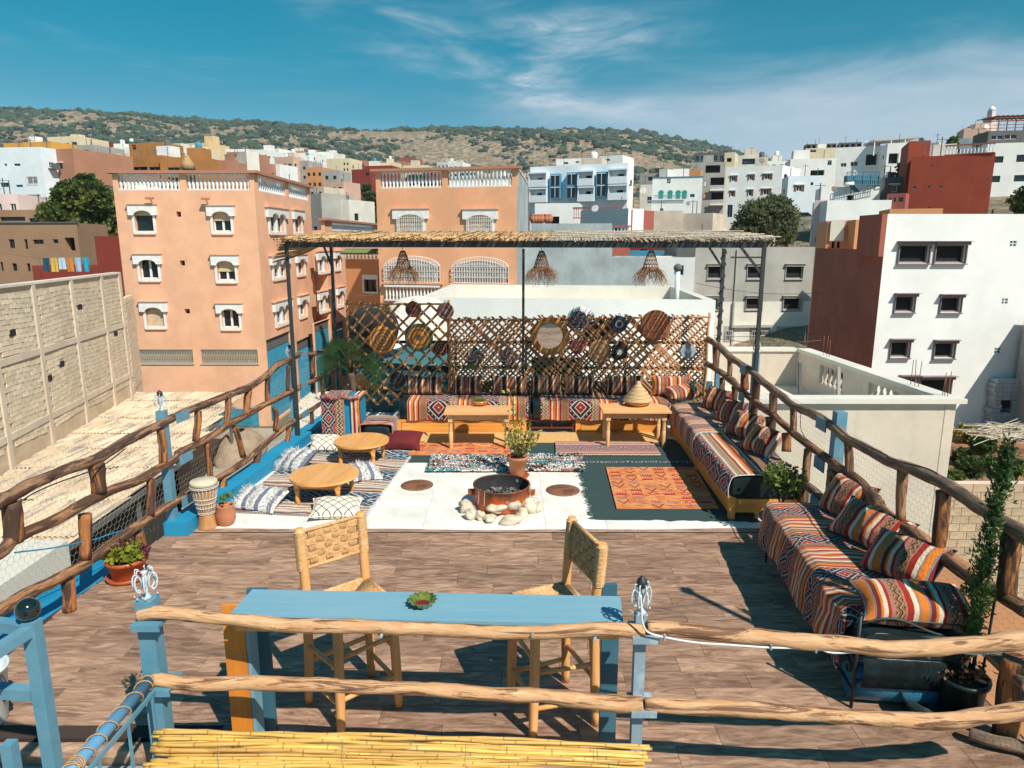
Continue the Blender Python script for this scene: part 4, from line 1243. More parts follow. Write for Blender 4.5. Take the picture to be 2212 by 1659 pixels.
def right_ruin():
 p=PD(2218,700,33.5)
 t=thing('block_wall','grey concrete block wall standing against the white block at the right edge','wall',(p.x,32.5,-9))
 mb=MB(); mb.bb(p.x+.15,p.x+4,30.5,33.9,-9,-.6); mb.build('wall_body','w_grey',t)
 me=MB().box((0,0,0),(.42,.05,.18)).mesh('block')
 me.materials.append(MATS['w_bluegrey'])
 for r_ in range(30):
  for c_ in range(8):
   child(me,'block',None,t,(p.x+.4+c_*.45+(r_ % 2)*.2,30.47,-7+r_*.205))
 p2=PD(2168,850,33.6)
 t2=thing('ruined_wall_stub','broken grey block wall stub with a dark hole against the white facade','wall',(p2.x,33.5,-9))
 mb=MB(); rnd=random.Random(5)
 for r_ in range(11):
  z=PD(2155,917,33.6).z+r_*.21
  x0=p2.x-.45+rnd.uniform(-.07,.07); x1=p2.x+.75+rnd.uniform(-.05,.05)
  hole=3 <= r_ <= 5
  if hole:
   mb.bb(x0,x0+.2+abs(r_-6)*.08,33.55,34.1,z,z+.195); mb.bb(x1-.25,x1,33.55,34.1,z,z+.195)
  else:
   k_=x0
   while k_<x1-.05:
    e_=min(k_+.42,x1); mb.bb(k_,e_-.02,33.55,34.1,z,z+.195); k_=e_
 mb.build('wall_body','w_bluegrey',t2)
 mb=MB(); z=PD(2155,917,33.6).z+.84; mb.bb(p2.x-.35,p2.x+.5,33.7,34.0,z,z+1.0); mb.build('cavity','inside_shade',t2)
right_ruin()
# white flat-roofed house just behind the trellis
def white_roof_house():
 a=P(905,640,1.45); b=P(1545,652,1.45)
 A=Vector((a.x,20.0,0)); B=Vector((b.x*20.0/b.y,19.6,0))
 A=PD(905,640,20.5); B=PD(1546,652,19.6); zt=(A.z+B.z)/2
 n=Vector((.06,1,0)).normalized()
 C=PD(1470,626,26.5); C=B+n*6.5; Dd=A+n*6.5
 t=thing('white_roof_house','low white house with a flat concrete rimmed roof right behind the cane trellis','house',((A.x+B.x)/2,20,-9))
 Fs=[Face(A,B),Face(B,C),Face(C,Dd),Face(Dd,A)]
 mb=MB()
 for F in Fs: holed(mb,F,-9.5,zt,[])
 mb.build('wall','w_snow',t)
 ctr=(A+B+C+Dd)/4
 w_=.28
 I=[]
 for q,(sx,sy) in zip((A,B,C,Dd),((1,1),(-1,1),(-1,-1),(1,-1))): I.append(Vector((q.x+sx*w_,q.y+sy*w_,0)))
 mb=MB(); V=[(q.x,q.y,zt) for q in (A,B,C,Dd)]+[(q.x,q.y,zt) for q in I]+[(q.x,q.y,zt-.55) for q in I]
 fs=[]
 for i in range(4):
  j=(i+1) % 4; fs += [(i,j,4+j,4+i),(4+i,4+j,8+j,8+i)]
 mb.add(V,fs); mb.build('parapet','w_concwhite',t)
 mb=MB(); mb.add([(q.x,q.y,zt-.55) for q in I],[(0,1,2,3)]); mb.build('roof','w_concwhite',t)
 p=PD(1462,630,21.2)
 mb=MB(); mb.cyl((p.x,p.y,zt-.55),(p.x,p.y,zt+.75),.075); mb.build('vent_pipe','frame_white',t)
 mb=MB(); mb.lathe([(.1,0),(.13,.05),(.13,.12),(.05,.2),(0,.21)],(p.x,p.y,zt+.76),12); mb.build('vent_cap','w_darkgrey',t)
 for i in range(26):
  rb_=random.Random(i);
 mb=MB(); rnd=random.Random(11)
 for i in range(60): mb.box((p.x+rnd.uniform(-.7,.5),p.y+rnd.uniform(-.9,.3),zt-.5+rnd.random()*.25),(rnd.uniform(.05,.2),)*3,rnd.random()*3)
 tag(mb.build('roof_rubble','street'),'small heap of rubble by the vent pipe on the white roof','rubble',kind='stuff')
 return zt
white_roof_house()
# neighbouring concrete roof terrace on the right
def neighbour():
 zt=-.15
 B=P(2068,860,zt); D0=B.y
 A=Vector((2.0,D0+.05,0));
 C=P(1741,752,zt)
 E=Vector((2.6,C.y+.1,0))
 t=thing('concrete_roof_terrace','neighbouring house with a walled concrete roof terrace right of the log fence','house',(6,D0,-9))
 th=.22; zf=zt-1.15
 mb=MB()
 F=Face(A,B); F.obox(mb,0,F.L,-9.5,zt-.1,0,th); mb.build('front_wall','w_conc',t); mb=MB()
 Fb=Face(Vector((C.x,C.y,0)),Vector((E.x,E.y,0))); Fb.obox(mb,0,Fb.L,-9.5,zt-.1,-th,0)
 mb.build('back_wall','w_conc',t)
 Fr=Face(Vector((B.x,B.y,0)),Vector((C.x,C.y,0)))
 inn=Face(Fr.pt(Fr.L,0,th),Fr.pt(0,0,th))   # inner side seen from the terrace
 holes=[]
 for (x0,y0,x1,y1) in ((1003,515,1152,640),(1305,632,1510,760)):
  q0=Fr.hit(*cv('E',x0,(y0+y1)/2)); q1=Fr.hit(*cv('E',x1,(y0+y1)/2))
  s0,s1=sorted((q0[0],q1[0])); holes.append((s0,s1,zt-.78,zt-.25))
 mb=MB()
 us=sorted(set([0,Fr.L]+[v for h in holes for v in h[:2]])); zs=[-9.5,zt-.78,zt-.25,zt-.1]
 for i in range(len(us)-1):
  for j in range(3):
   if j == 1 and any(h[0]<(us[i]+us[i+1])/2<h[1] for h in holes): continue
   Fr.obox(mb,us[i],us[i+1],zs[j],zs[j+1],0,th)
 mb.build('side_wall','w_conc',t)
 me=baluster_mesh(.53,.075)
 if not me.materials: me.materials.append(MATS['frame_white'])
 mc=MB().lathe([(.055,0),(.055,.04),(.03,.08),(.07,.2),(.06,.26),(.03,.4),(.055,.48),(.055,.53)],seg=10).mesh('baluster'); mc.materials.append(MATS['w_conc'])
 for h in holes:
  n=int((h[1]-h[0])/.22)
  for i in range(n):
   q=Fr.pt(h[0]+(h[1]-h[0])*(i+.5)/n,h[2],th/2); child(mc,'baluster',None,t,q)
 mb=MB()
 F.obox(mb,-.1,F.L+.14,zt-.096,zt,-.12,th+.06)
 Fr.obox(mb,th+.07,Fr.L-.0,zt-.096,zt-.002,-.12,th+.05)
 Fb.obox(mb,th+.06,Fb.L,zt-.096,zt-.001,-th-.05,.06)
 mb.build('coping','w_concwhite',t)
 mb=MB(); mb.prism([F.pt(0,0,th),F.pt(F.L-th,0,th),Fb.pt(th,0,0),Fb.pt(Fb.L,0,0)],zf-.2,zf); mb.build('roof','w_concwhite',t)
 for (x,y) in ((1000,440),(1020,440),(1038,440),(1545,620),(1570,640),(1590,650),(1740,700),(1755,700),(1770,710),(875,405),(890,405)):
  X,Y=cv('E',x,y); q=PL(X,Y,(B.x,B.y),(C.x,C.y)); s=random.uniform(.35,.6)
  q=P(X,Y,zt) if q.y>40 or q.y<5 else q
  bars=MB(); bars.tube([(q.x-.1,q.y,zt-.05),(q.x-.1+random.uniform(-.04,.04),q.y,zt+s)],.008,5); bars.build('starter_bar','shutter_brown',t)
 for (x,y0,y1,m) in ((842,510,700,'w_darkgrey'),(1080,538,705,'frame_grey')):
  X,Y=cv('E',x,y1); q=P(X,Y,zt); X2,Y2=cv('E',x,y0); q2=PD(X2,Y2,q.y)
  mb=MB(); mb.beam((q.x,q.y+.06,zt-.02),(q2.x,q.y+.06,q2.z),.06,.06); mb.build('post',m,t)
 return zt
neighbour()
def low_right():
 zt=-2.6
 a=P(2030,1043,zt); b=P(2330,1048,zt)
 D=a.y
 t=thing('block_garden_wall','long tan concrete block wall below the garden on the right','wall',(a.x,D,-9))
 x0,x1=a.x-1.2,a.x+12
 mb=MB(); mb.bb(x0,x1,D+.03,D+.25,-9.2,zt-.04); mb.build('wall_body','w_conc',t)
 me=MB().box((0,0,0),(.385,.05,.185)).mesh('block'); me.materials.append(pm('block_tan',(.52,.38,.25),(.42,.31,.21),scale=3,rough=.9,rnd=.12,bmp=.3))
 n=0
 for r_ in range(9):
  for c_ in range(18):
   if n<290: child(me,'block',None,t,(x0+1+c_*.4+(r_ % 2)*.2,D+.012,zt-.13-r_*.2)); n += 1
 mb=MB()
 for r_ in range(9,26):
  for c_ in range(24): mb.box((x0+1+c_*.4+(r_ % 2)*.2,D+.012,zt-.13-r_*.2),(.385,.05,.185))
 mb.build('block_courses','block_tan',t,kind='stuff')
 pm('garden_soil',(.34,.16,.08),(.24,.12,.06),scale=.8,rough=.95,bmp=.5,bscale=6)
 mb=MB(); mb.bb(x0-1,x1+4,D+.26,33.6,-9,-6.3); mb.build('garden_ground','garden_soil',kind='structure')
 zo=-2.0
 q=[P(2060,1135,zo-1.5),]
 t2=thing('orange_yard_wall','burnt orange rendered wall dropping away below the daybed','wall',(5,7,-9))
 A=PD(1960,1124,7.6); B=PD(2330,1383,7.3)
 mb=MB(); V=[(A.x,A.y,-9.2),(B.x,B.y,-9.2),(B.x,B.y,B.z),(A.x,A.y,A.z)]
 off=Vector((0,.2,0))
 V += [tuple(Vector(v)+off) for v in V]
 mb.add(V,[(0,1,2,3),(7,6,5,4),(3,2,6,7),(0,4,5,1),(1,5,6,2),(0,3,7,4)])
 mb.build('wall_body','w_orange',t2)
 mb=MB(); mb.bb(3.6,26,7.9,D,-6.2,-5.6); mb.build('yard_ground','street',kind='structure')
low_right()
# left: unfinished block wall, tin roof, street things
def block_wall():
 zt=PD(232,592,38).z
 A=P(-60,630,zt); B=PD(262,590,38.5)
 F=Face(Vector((A.x,A.y,0)),Vector((B.x,B.y,0)))
 t=thing('unfinished_block_wall','long unplastered wall of pale concrete blocks with ties and putlog holes on the left','wall',(A.x,A.y,-9))
 mb=MB(); F.obox(mb,0,F.L,-9.2,zt,.03,.3); mb.build('mortar',pm('mortar',(.60,.48,.34),(.48,.38,.27),scale=1.5,rough=.95,bmp=.5),t)
 pm('block_pale',(.74,.63,.48),(.60,.50,.37),scale=2.2,rough=.95,rnd=.13,bmp=.5,bscale=9,bdist=.02)
 me=MB().box((0,0,0),(.41,.05,.178)).mesh('block'); me.materials.append(MATS['block_pale'])
 cols=[0.06,.30,.55,.80,.97]; beams=[zt-.05,zt-2.75,zt-5.6]
 ang=math.atan2(F.e.y,F.e.x)
 items=[]
 for r_ in range(31):
  z=zt-.17-r_*.195
  if any(abs(z-b)<.16 for b in beams): continue
  u=.25+(r_ % 2)*.21
  while u<F.L-.2:
   if not any(abs(u-c*F.L)<.28 for c in cols):
    items.append((u+random.uniform(-.015,.015),z+.05*math.sin(u*1.1)+random.uniform(-.008,.008)))
   u += .425
 items.sort(key=lambda q: q[0])
 rest=MB()
 hz=[(F.L*.16,zt-1.75),(F.L*.42,zt-3.6),(F.L*.33,zt-4.0),(F.L*.88,zt-3.1),(F.L*.6,zt-1.3)]
 for i,(u,z) in enumerate(items):
  if any(abs(u-h[0])<.3 and abs(z-h[1])<.14 for h in hz): continue
  d=.028+random.uniform(-.008,.008)
  if i<300:
   child(me,'block',None,t,F.pt(u,z,d),(random.uniform(-.03,.03),random.uniform(-.012,.012),ang+random.uniform(-.01,.01)))
  else:
   F.obox(rest,u-.205,u+.205,z-.089,z+.089,d-.025,d+.025)
 rest.build('block_courses','block_pale',t,kind='stuff')
 for c in cols:
  mb=MB(); F.obox(mb,c*F.L-.14,c*F.L+.14,-9.1,zt-.003,-.05,.028); mb.build('tie_column','w_conc',t)
 for b in beams[1:]:
  mb=MB(); F.obox(mb,0,F.L,b-.13,b+.13,-.035,.026); mb.build('ring_beam','w_conc',t)
 mb=MB(); F.obox(mb,0,F.L*.98,zt+.003,zt+.1,-.06,.34); mb.build('coping','w_concwhite',t)
 for h in hz:
  mb=MB(); F.obox(mb,h[0]-.22,h[0]+.22,h[1]-.12,h[1]+.12,.0,.029); mb.build('putlog_hole','inside_shade',t)
 G_=Face(F.b,Vector((F.b.x-1.3,F.b.y+3.4,0))); mb=MB(); G_.obox(mb,.02,G_.L,-9.2,zt-1.4,.03,.3)
 for r_ in range(26):
  u=(r_ % 2)*.2+.25
  while u<G_.L-.2: G_.obox(mb,u-.2,u+.2,zt-1.5-r_*.195-.175,zt-1.5-r_*.195,.0,.029); u += .425
 mb.build('return_wall','block_pale',t,kind='stuff')
 t3=thing('low_white_roof','white rimmed flat roof just behind the unfinished block wall','house',(A.x,40,-9))
 p0=PD(-60,612,39); p1=PD(232,590,41)
 mb=MB(); mb.prism([(F.pt(0,0,.31).x,F.pt(0,0,.31).y),(F.pt(F.L*.90,0,.31).x,F.pt(F.L*.90,0,.31).y),(F.pt(F.L*.85,0,2.6).x,F.pt(F.L*.85,0,2.6).y),(F.pt(0,0,6).x,F.pt(0,0,6).y)],-9.2,zt-.25); mb.build('roof_body','w_snow',t3)
 house('A',195,49.5,700,49,1042,3,'w_red','town_house','long dark red parapet wall with the washing line on it',par=.4,z0=-9.5)
 house('A',578,47.2,762,46.8,862,3,'w_red','town_house','dark red blank house wall touching the peach block on its left',z0=-9.5,skew=-.3)
 return F,zt
BWF,BWZ=block_wall()
def tin_roof():
 z=-5.6
 pm('tin',(.68,.52,.36),(.50,.38,.27),scale=1.1,rough=.85,rnd=.10,bmp=.15)
 m,k,b=new_mat('tin_sheet')
 tc=k.node('ShaderNodeNewGeometry').outputs['Position']
 oi=k.node('ShaderNodeObjectInfo').outputs['Random']
 n1=k.noise(tc,.7,5,.65); n2=k.noise(k.mapping(tc,(3.2,.35,1),rot=(0,0,R(-12))),1.3,6,.7)
 c=k.mix(k.smooth(n1,.3,.7),(.62,.46,.31),(.74,.59,.43))
 c=k.mix(k.m('MULTIPLY',k.smooth(n2,.50,.60),.75),c,(.26,.23,.20))
 hs=k.node('ShaderNodeHueSaturation'); k.put(hs.inputs['Value'],k.m('ADD',.85,k.m('MULTIPLY',oi,.25))); k.put(hs.inputs['Color'],c)
 k.put(b.inputs['Base Color'],hs.outputs[0]); b.inputs['Roughness'].default_value=.85
 t=thing('corrugated_roof','sun bleached corrugated sheet roof below the log fence on the left','roof',(-15,22,z))
 near_l,near_r=P(-260,1380,z),P(30,1262,z)
 rt=[P(30,1262,z),P(200,1140,z),P(385,1000,z),P(500,872,z)]
 seams=[1330,1262,1165,1085,1014,972,940,905,884,868,852]
 Ds=[P(0,y,z).y for y in seams]
 def right_x(D):
  pts=[(q.y,q.x) for q in rt]
  if D <= pts[0][0]:
   s_=(pts[1][1]-pts[0][1])/(pts[1][0]-pts[0][0]); return pts[0][1]+(D-pts[0][0])*s_
  return lerp_table([p[0] for p in pts],[p[1] for p in pts],D)
 cache={}
 for i in range(len(Ds)-1):
  D0,D1=Ds[i],Ds[i+1]
  x=right_x((D0+D1)/2)
  leftlim=-21.5-(D1-20)*.05 if D1>20 else -17.5
  if D1<20: leftlim=-18
  kk=0
  while x>leftlim and kk<16:
   Ls=(D1-D0)+.35
   me=cache.get(i)
   if me is None:
    mb=MB(); nw=40
    mb.grid(lambda a,b_: (-a*1.12,b_*Ls,.05+.028*math.sin(a*nw/4*2*math.pi*.7)+.02*(1-b_)),nw,1,smooth=False)
    me=mb.mesh('roof_sheet'); me.materials.append(m); cache[i]=me
   c_=child(me,'roof_sheet',None,t,(x+random.uniform(-.03,.03),D0+random.uniform(-.15,.1),z+random.uniform(0,.03)),(random.uniform(-.01,.01),random.uniform(-.015,.015),R(random.uniform(-1.2,1.2))))
   x -= 1.03; kk += 1
 mb=MB()
 a,b_=rt[0],rt[-1]
 mb.beam((rt[0].x,rt[0].y,z-.12),(rt[2].x,rt[2].y,z-.12),.12,.16); mb.beam((rt[2].x,rt[2].y,z-.12),(rt[3].x,rt[3].y,z-.12),.12,.16)
 mb.build('edge_beam','w_darkgrey',t)
 mb=MB()
 for f in (.0,.5,1):
  for s_ in (0,1,2):
   q=rt[s_].lerp(rt[s_+1],f); mb.beam((q.x-.15,q.y,-9),(q.x-.15,q.y,z-.1),.12,.12)
 mb.build('support_post','w_darkgrey',t)
 mb=MB()
 for s_ in (0,1): mb.beam((rt[s_].x-.5,rt[s_].y+.1,-7.45),(rt[s_+1].x-.5,rt[s_+1].y+.1,-7.45),.1,3.3)
 mb.build('under_roof_shade',pm('roof_shade_dark',(.035,.035,.032),(.02,.02,.02),rough=.95),t)  # near-black sheet added to stand for the shade below the roof edge
 rnd=random.Random(4)
 me=None
 for i in range(9):
  px=rnd.uniform(120,420); py=rnd.uniform(880,1020)
  q=P(px,py,z+.1)
  bm=bmesh.new(); bmesh.ops.create_icosphere(bm,subdivisions=2,radius=.14)
  for v in bm.verts: v.co *= 1+noise.noise(v.co*6+Vector((i*5,0,0)))*.5; v.co.z *= .6
  mm=bpy.data.meshes.new('roof_stone'); bm.to_mesh(mm); bm.free(); mm.materials.append(MATS['w_grey'])
  o=bpy.data.objects.new('roof_stone',mm); COL.objects.link(o); o.location=q; OFF[o.name]=q
  tag(o,'small grey stone weighing down the corrugated roof, %s' % ('near its far edge','close to the block wall','beside the first seam','in the middle','near the log fence','toward the peach block','on the second sheet row','by the right edge','nearest the blue post')[i],'stone','stones on the corrugated roof')
tin_roof()
def street_things():
 pm('tarp_tan',(.36,.27,.19),(.27,.20,.14),scale=2,rough=.8,bmp=.6,bscale=5,bdist=.05)
 q=P(520,985,-9);
 mb=MB()
 def fn(a,b):
  th=a*2*math.pi; r=1.0-b; w=1+.12*noise.noise(Vector((math.cos(th)*2,math.sin(th)*2,b*3)))
  return (q.x+math.cos(th)*1.3*w*math.sqrt(1-b*b*.95),q.y+math.sin(th)*2.2*w*math.sqrt(1-b*b*.95),-9+1.5*b)
 mb.grid(fn,20,8); tag(mb.build('covered_heap','tarp_tan',origin=(q.x,q.y,-9)),'tan sheet covered heap in the lane behind the left fence','heap')
 mb=MB(); rnd=random.Random(8)
 for i in range(260):
  px=rnd.uniform(640,720); py=rnd.uniform(850,930); w=P(px,py,-9)
  mb.box((w.x,w.y,-8.9),(rnd.uniform(.2,.7),rnd.uniform(.15,.4),rnd.uniform(.08,.3)),rnd.random()*3)
 tag(mb.build('rubble','w_concwhite'),'pale broken stone rubble in the lane beside the blue doors','rubble',kind='stuff')
 mb=MB(); mb.bb(-9.6,-6.3,5.3,9.2,-9,-1.15); o=mb.build('concrete_box','w_concwhite',origin=(-8,7,-9)); tag(o,'pale concrete roof block below the fence at the lower left','roof')
street_things()
LA,LB=(-3.67,5.26),(-3.25,10.07)        # plan line of the left log fence
RA,RB=(3.03,3.84),(3.27,11.5)           # right log fence
FA,FB=(-1.96,3.42),(0.69,3.30)          # front rail
def lx(y): return LA[0]+(LB[0]-LA[0])/(LB[1]-LA[1])*(y-LA[1])
def rx(y): return RA[0]+(RB[0]-RA[0])/(RB[1]-RA[1])*(y-RA[1])
def plank_mat():
 m,k,b=new_mat('plank')
 tc=k.node('ShaderNodeTexCoord').outputs['Object']
 oi=k.node('ShaderNodeObjectInfo').outputs['Random']
 cvx=k.node('ShaderNodeCombineXYZ')
 k.put(cvx.inputs[0],k.m('MULTIPLY',oi,53.0)); k.put(cvx.inputs[1],k.m('MULTIPLY',oi,29.0)); k.put(cvx.inputs[2],k.m('MULTIPLY',oi,7.0))
 va=k.node('ShaderNodeVectorMath',operation='ADD'); k.l.new(tc,va.inputs[0]); k.l.new(cvx.outputs[0],va.inputs[1])
 g1=k.noise(k.mapping(va.outputs[0],(1.7,8,1)),1.5,7,0.66,1.8)
 g2=k.noise(k.mapping(va.outputs[0],(4,46,1)),1.4,5,0.7,1.2)
 g3=k.noise(va.outputs[0],2.4,4,0.6)
 c=k.ramp(g1,[(0.30,(0.11,0.063,0.045)),(0.42,(0.22,0.13,0.088)),(0.54,(0.345,0.215,0.15)),(0.68,(0.49,0.33,0.24))])
 c=k.mix(k.m('MULTIPLY',k.smooth(g2,0.5,0.72),0.75),c,(0.13,0.08,0.06))
 c=k.mix(k.m('MULTIPLY',k.smooth(g3,0.5,0.75),0.3),c,(0.42,0.27,0.18))
 hs=k.node('ShaderNodeHueSaturation'); k.put(hs.inputs['Value'],k.m('ADD',0.84,k.m('MULTIPLY',oi,0.44))); k.put(hs.inputs['Color'],c)
 k.put(hs.inputs['Saturation'],1.05)
 k.put(b.inputs['Base Color'],hs.outputs[0])
 b.inputs['Roughness'].default_value=0.62
 bump(k,b,g2,0.12,0.003)
plank_mat()
def bark_mat(name,c1,c2,dark,amt,grain=1.0,th=.46):
 m,k,b=new_mat(name)
 g=k.node('ShaderNodeUVMap').outputs[0]
 n1=k.noise(k.mapping(g,(.75,6,1)),2.2*grain,6,0.68,1.4)
 n2=k.noise(k.mapping(g,(3.5,15,1)),1.6,6,0.72,1.2)
 n3=k.noise(g,3.0,4,0.6)
 c=k.mix(k.smooth(n2,0.34,0.66),c1,c2)
 c=k.mix(k.m('MULTIPLY',k.smooth(n1,th,th+.08),amt),c,dark)
 c=k.mix(k.m('MULTIPLY',k.smooth(n3,0.55,0.8),0.5),c,tuple(x*0.45 for x in c1))
 vo=k.node('ShaderNodeTexVoronoi'); k.put(vo.inputs['Vector'],k.mapping(g,(3.2,9,1))); vo.inputs['Scale'].default_value=1.0
 c=k.mix(k.m('MULTIPLY',k.smooth(vo.outputs['Distance'],.16,.08),.85),c,dark)
 k.put(b.inputs['Base Color'],c)
 b.inputs['Roughness'].default_value=0.7
 bump(k,b,k.m('ADD',n2,k.m('MULTIPLY',n1,0.8)),0.6,0.012)
bark_mat('log_dark',(0.20,0.10,0.055),(0.36,0.20,0.115),(0.045,0.024,0.018),0.9)
bark_mat('log_mid',(0.42,0.21,0.10),(0.25,0.115,0.055),(0.06,0.03,0.02),0.9)
bark_mat('log_pale',(0.54,0.27,0.12),(0.66,0.41,0.225),(0.13,0.052,0.028),.9,th=.515)
bark_mat('log_weathered',(0.36,0.235,0.145),(0.22,0.14,0.09),(0.07,0.05,0.035),0.7)
bark_mat('stump',(0.44,0.165,0.045),(0.27,0.095,0.03),(0.045,0.025,0.018),0.95,.8)
pm('blue_steel',(0.090,0.245,0.35),(0.13,0.28,0.37),scale=9,rough=0.5,bmp=0.12)
pm('pale_steel',(0.36,0.45,0.52),(0.24,0.33,0.40),scale=5,rough=0.45,bmp=0.12,lo=.5,hi=.62)
pm('blue_paint',(0.012,0.26,0.46),(0.010,0.22,0.40),scale=3,rough=0.6,bmp=0.25)
pm('blue_board',(0.15,0.33,0.45),(0.20,0.38,0.47),scale=3.0,rough=0.55,bmp=0.25,bscale=40,stretch=(.5,7,1),lo=.3,hi=.8,detail=8)
pm('teal_board',(0.045,0.14,0.20),(0.035,0.12,0.17),scale=3,rough=0.55,bmp=0.1)
pm('finial_white',(0.62,0.68,0.72),(0.42,0.5,0.55),scale=20,rough=0.5)
pm('white_tile',(0.80,0.785,0.745),(0.66,0.63,0.57),scale=2.2,rough=0.55,rnd=0.02,lo=.3,hi=.6,detail=9)
pm('dark_iron',(0.025,0.035,0.035),(0.015,0.02,0.02),scale=12,rough=0.5,bmp=0.2)
pm('pergola_iron',(0.035,0.045,0.048),(0.025,0.03,0.032),scale=8,rough=0.55)
pm('wire',(0.35,0.33,0.29),(0.22,0.2,0.17),rough=0.5)
pm('rope',(0.48,0.30,0.16),(0.36,0.22,0.12),scale=60,rough=0.9)
pm('cable_white',(0.72,0.74,0.74),rough=0.5)
pm('cable_black',(0.02,0.025,0.03),rough=0.5)
def log(mb,pts,r,seg=12,jit=.10):
 """crooked pole with knots, with UV along its length"""
 n0=len(mb.v); f0=len(mb.f)
 n=len(pts); L=[random.uniform(0,40)]
 for i in range(1,n): L.append(L[-1]+(pts[i]-pts[i-1]).length)
 rs=[]
 for i in range(n):
  q=pts[i]; k=noise.noise(Vector((q.x*2.3,q.y*2.3,q.z*2.3+5)))*.16+noise.noise(Vector((q.x*8,q.y*8,q.z*8)))*.10
  rs.append((r if not isinstance(r,(list,tuple)) else r[0]+(r[1]-r[0])*i/(n-1))*(1+k))
 mb.tube(pts,rs,seg,jit=jit)
 fi=f0
 for i in range(n-1):
  for j in range(seg):
   mb.uv[fi]=[(L[i],j/seg*.3),(L[i],(j+1)/seg*.3),(L[i+1],(j+1)/seg*.3),(L[i+1],j/seg*.3)]
   fi += 1
 return mb
def stub(mb,a,b,r):
 a,b=Vector(a),Vector(b)
 pts=wobble([a,a.lerp(b,.5)+Vector((random.uniform(-.01,.01),)*3),b],.006,3)
 log(mb,pts,(r,r*.95),10,.08)
# floor
def floors():
 yF=6.9
 mb=MB(); poly=[(lx(3.75)-.06,3.78),(rx(3.75)+.05,3.78),(rx(11.8)+.1,12.4),(lx(11.8)-.1,12.4)]
 mb.prism(poly,-9.2,-.035)
 mb.build('terrace_building','w_blue',kind='structure')
 mb=MB(); mb.prism([(lx(3.2)-.1,3.76),(-1.82,3.76),(-1.82,2.9),(rx(3.0)+.15,2.9),(rx(yF)+.1,yF),(lx(yF)-.08,yF)],-.03,-.006)
 pm('under_floor',(0.05,0.03,0.025),rough=.9)
 base=mb.build('deck','under_floor',kind='structure')
 PL_,PW=.86,.185
 mm={}
 n=0
 for r_ in range(22):
  y0=2.95+r_*PW
  if y0+PW>yF+.05: break
  x=-4.4+(r_*.37) % PL_+random.uniform(-.1,.1)
  while x<3.4:
   xl,xr=max(x,lx(y0)-.08),min(x+PL_,rx(y0)+.12)
   if y0<3.70: xl=max(xl,-1.82)
   y1=min(y0+PW,yF)
   if xr-xl>.1:
    key=(round(xr-xl,2),round(y1-y0,3))
    if key not in mm:
     me=MB().box((0,0,0),(xr-xl-.003,y1-y0-.003,.006)).mesh('plank'); me.materials.append(MATS['plank']); mm[key]=me
    child(mm[key],'plank',None,base,((xl+xr)/2,(y0+y1)/2,-.003+random.uniform(-.0006,.0006)))
    n += 1
   x += PL_
 mb=MB()
 pts=[(0,0),(-.03,-.004),(-.055,-.02),(-.068,-.05),(-.062,-.10),(-.05,-.14)]
 y0=3.72
 for i in range(len(pts)-1):
  a,b=pts[i],pts[i+1]; xl,xr=lx(3.7)-.1,-1.83
  mb.add([(xl,y0+a[0],a[1]),(xr,y0+a[0],a[1]),(xr,y0+b[0],b[1]),(xl,y0+b[0],b[1])],[(0,3,2,1)],smooth=True)
 mb.build('step_nosing','plank',base)
 pm('old_teal',(0.02,0.085,0.075),(0.06,0.13,0.09),scale=7,rough=.7,bmp=.3)
 mb=MB(); mb.bb(lx(3.7)-.1,-1.83,3.69,3.74,-.5,-.12); mb.build('step_riser','old_teal',base)
 mb=MB(); mb.bb(lx(3.7)+.05,-1.8,3.575,3.64,-.17,-.10); o=mb.build('stair_beam','pale_steel',origin=(-2.9,3.6,-.15)); tag(o,'pale blue steel beam across the foot of the step at the lower left','beam')
 mb=MB(); mb.bb(-5,-1.8,1.5,3.69,-1.5,-.9); mb.build('stair_landing','street',kind='structure')
 mb=MB(); mb.prism([(lx(yF)+.1,yF+.002),(rx(yF)+.08,yF+.002),(rx(11.8)+.1,12.3),(lx(11.8),12.3)],-.03,-.004)
 fl=mb.build('white_floor',pm('grout',(0.72,0.71,0.68),rough=.8),kind='structure')
 tm={}
 s=.66
 for i in range(11):
  for j in range(8):
   x0,y0=-3.6+i*s,yF+.004+j*s
   xl,xr=max(x0,lx(y0)+.1),min(x0+s,rx(y0)+.07); y1=min(y0+s,11.8)
   if xr-xl<.06 or y1-y0<.05: continue
   key=(round(xr-xl,2),round(y1-y0,2))
   if key not in tm:
    me=MB().box((0,0,0),(key[0]-.0035,key[1]-.0035,.006)).mesh('tile'); me.materials.append(MATS['white_tile']); tm[key]=me
   child(tm[key],'tile',None,fl,((xl+xr)/2,(y0+y1)/2,-.001))
 mb=MB()
 mb.grid(lambda a,b: (lx(yF)+.02+a*(rx(yF)-lx(yF)),yF-.05+b*(.07+.015*math.sin(a*9)+.012*math.sin(a*23)),.002+.002*b),60,2,smooth=False)
 mb.build('deck_edge','plank',base)
 mb=MB()
 for (ya,yb) in ((6.75,11.8),):
  mb.prism([(lx(ya)-.07,ya),(lx(ya)+.17,ya),(lx(yb)+.17,yb),(lx(yb)-.07,yb)],-.03,.15)
 o=mb.build('blue_kerb','blue_paint',origin=(lx(9),9,0)); tag(o,'bright blue painted kerb under the left log fence','kerb')
 mb=MB(); mb.prism([(lx(4.6)-.62,4.55),(lx(4.6)-.09,4.55),(lx(6.3)-.09,6.45),(lx(6.3)-.35,6.45)],-.12,-.012)
 o=mb.build('blue_ledge','blue_paint',origin=(lx(5.5)-.3,5.5,-.06)); tag(o,'bright blue painted ledge outside the deck below the left fence','ledge')
 mb=MB(); mb.prism([(rx(6.6)+.13,6.6),(rx(6.6)+.42,6.6),(rx(11.5)+.4,11.5),(rx(11.5)+.12,11.5)],-.1,.03)
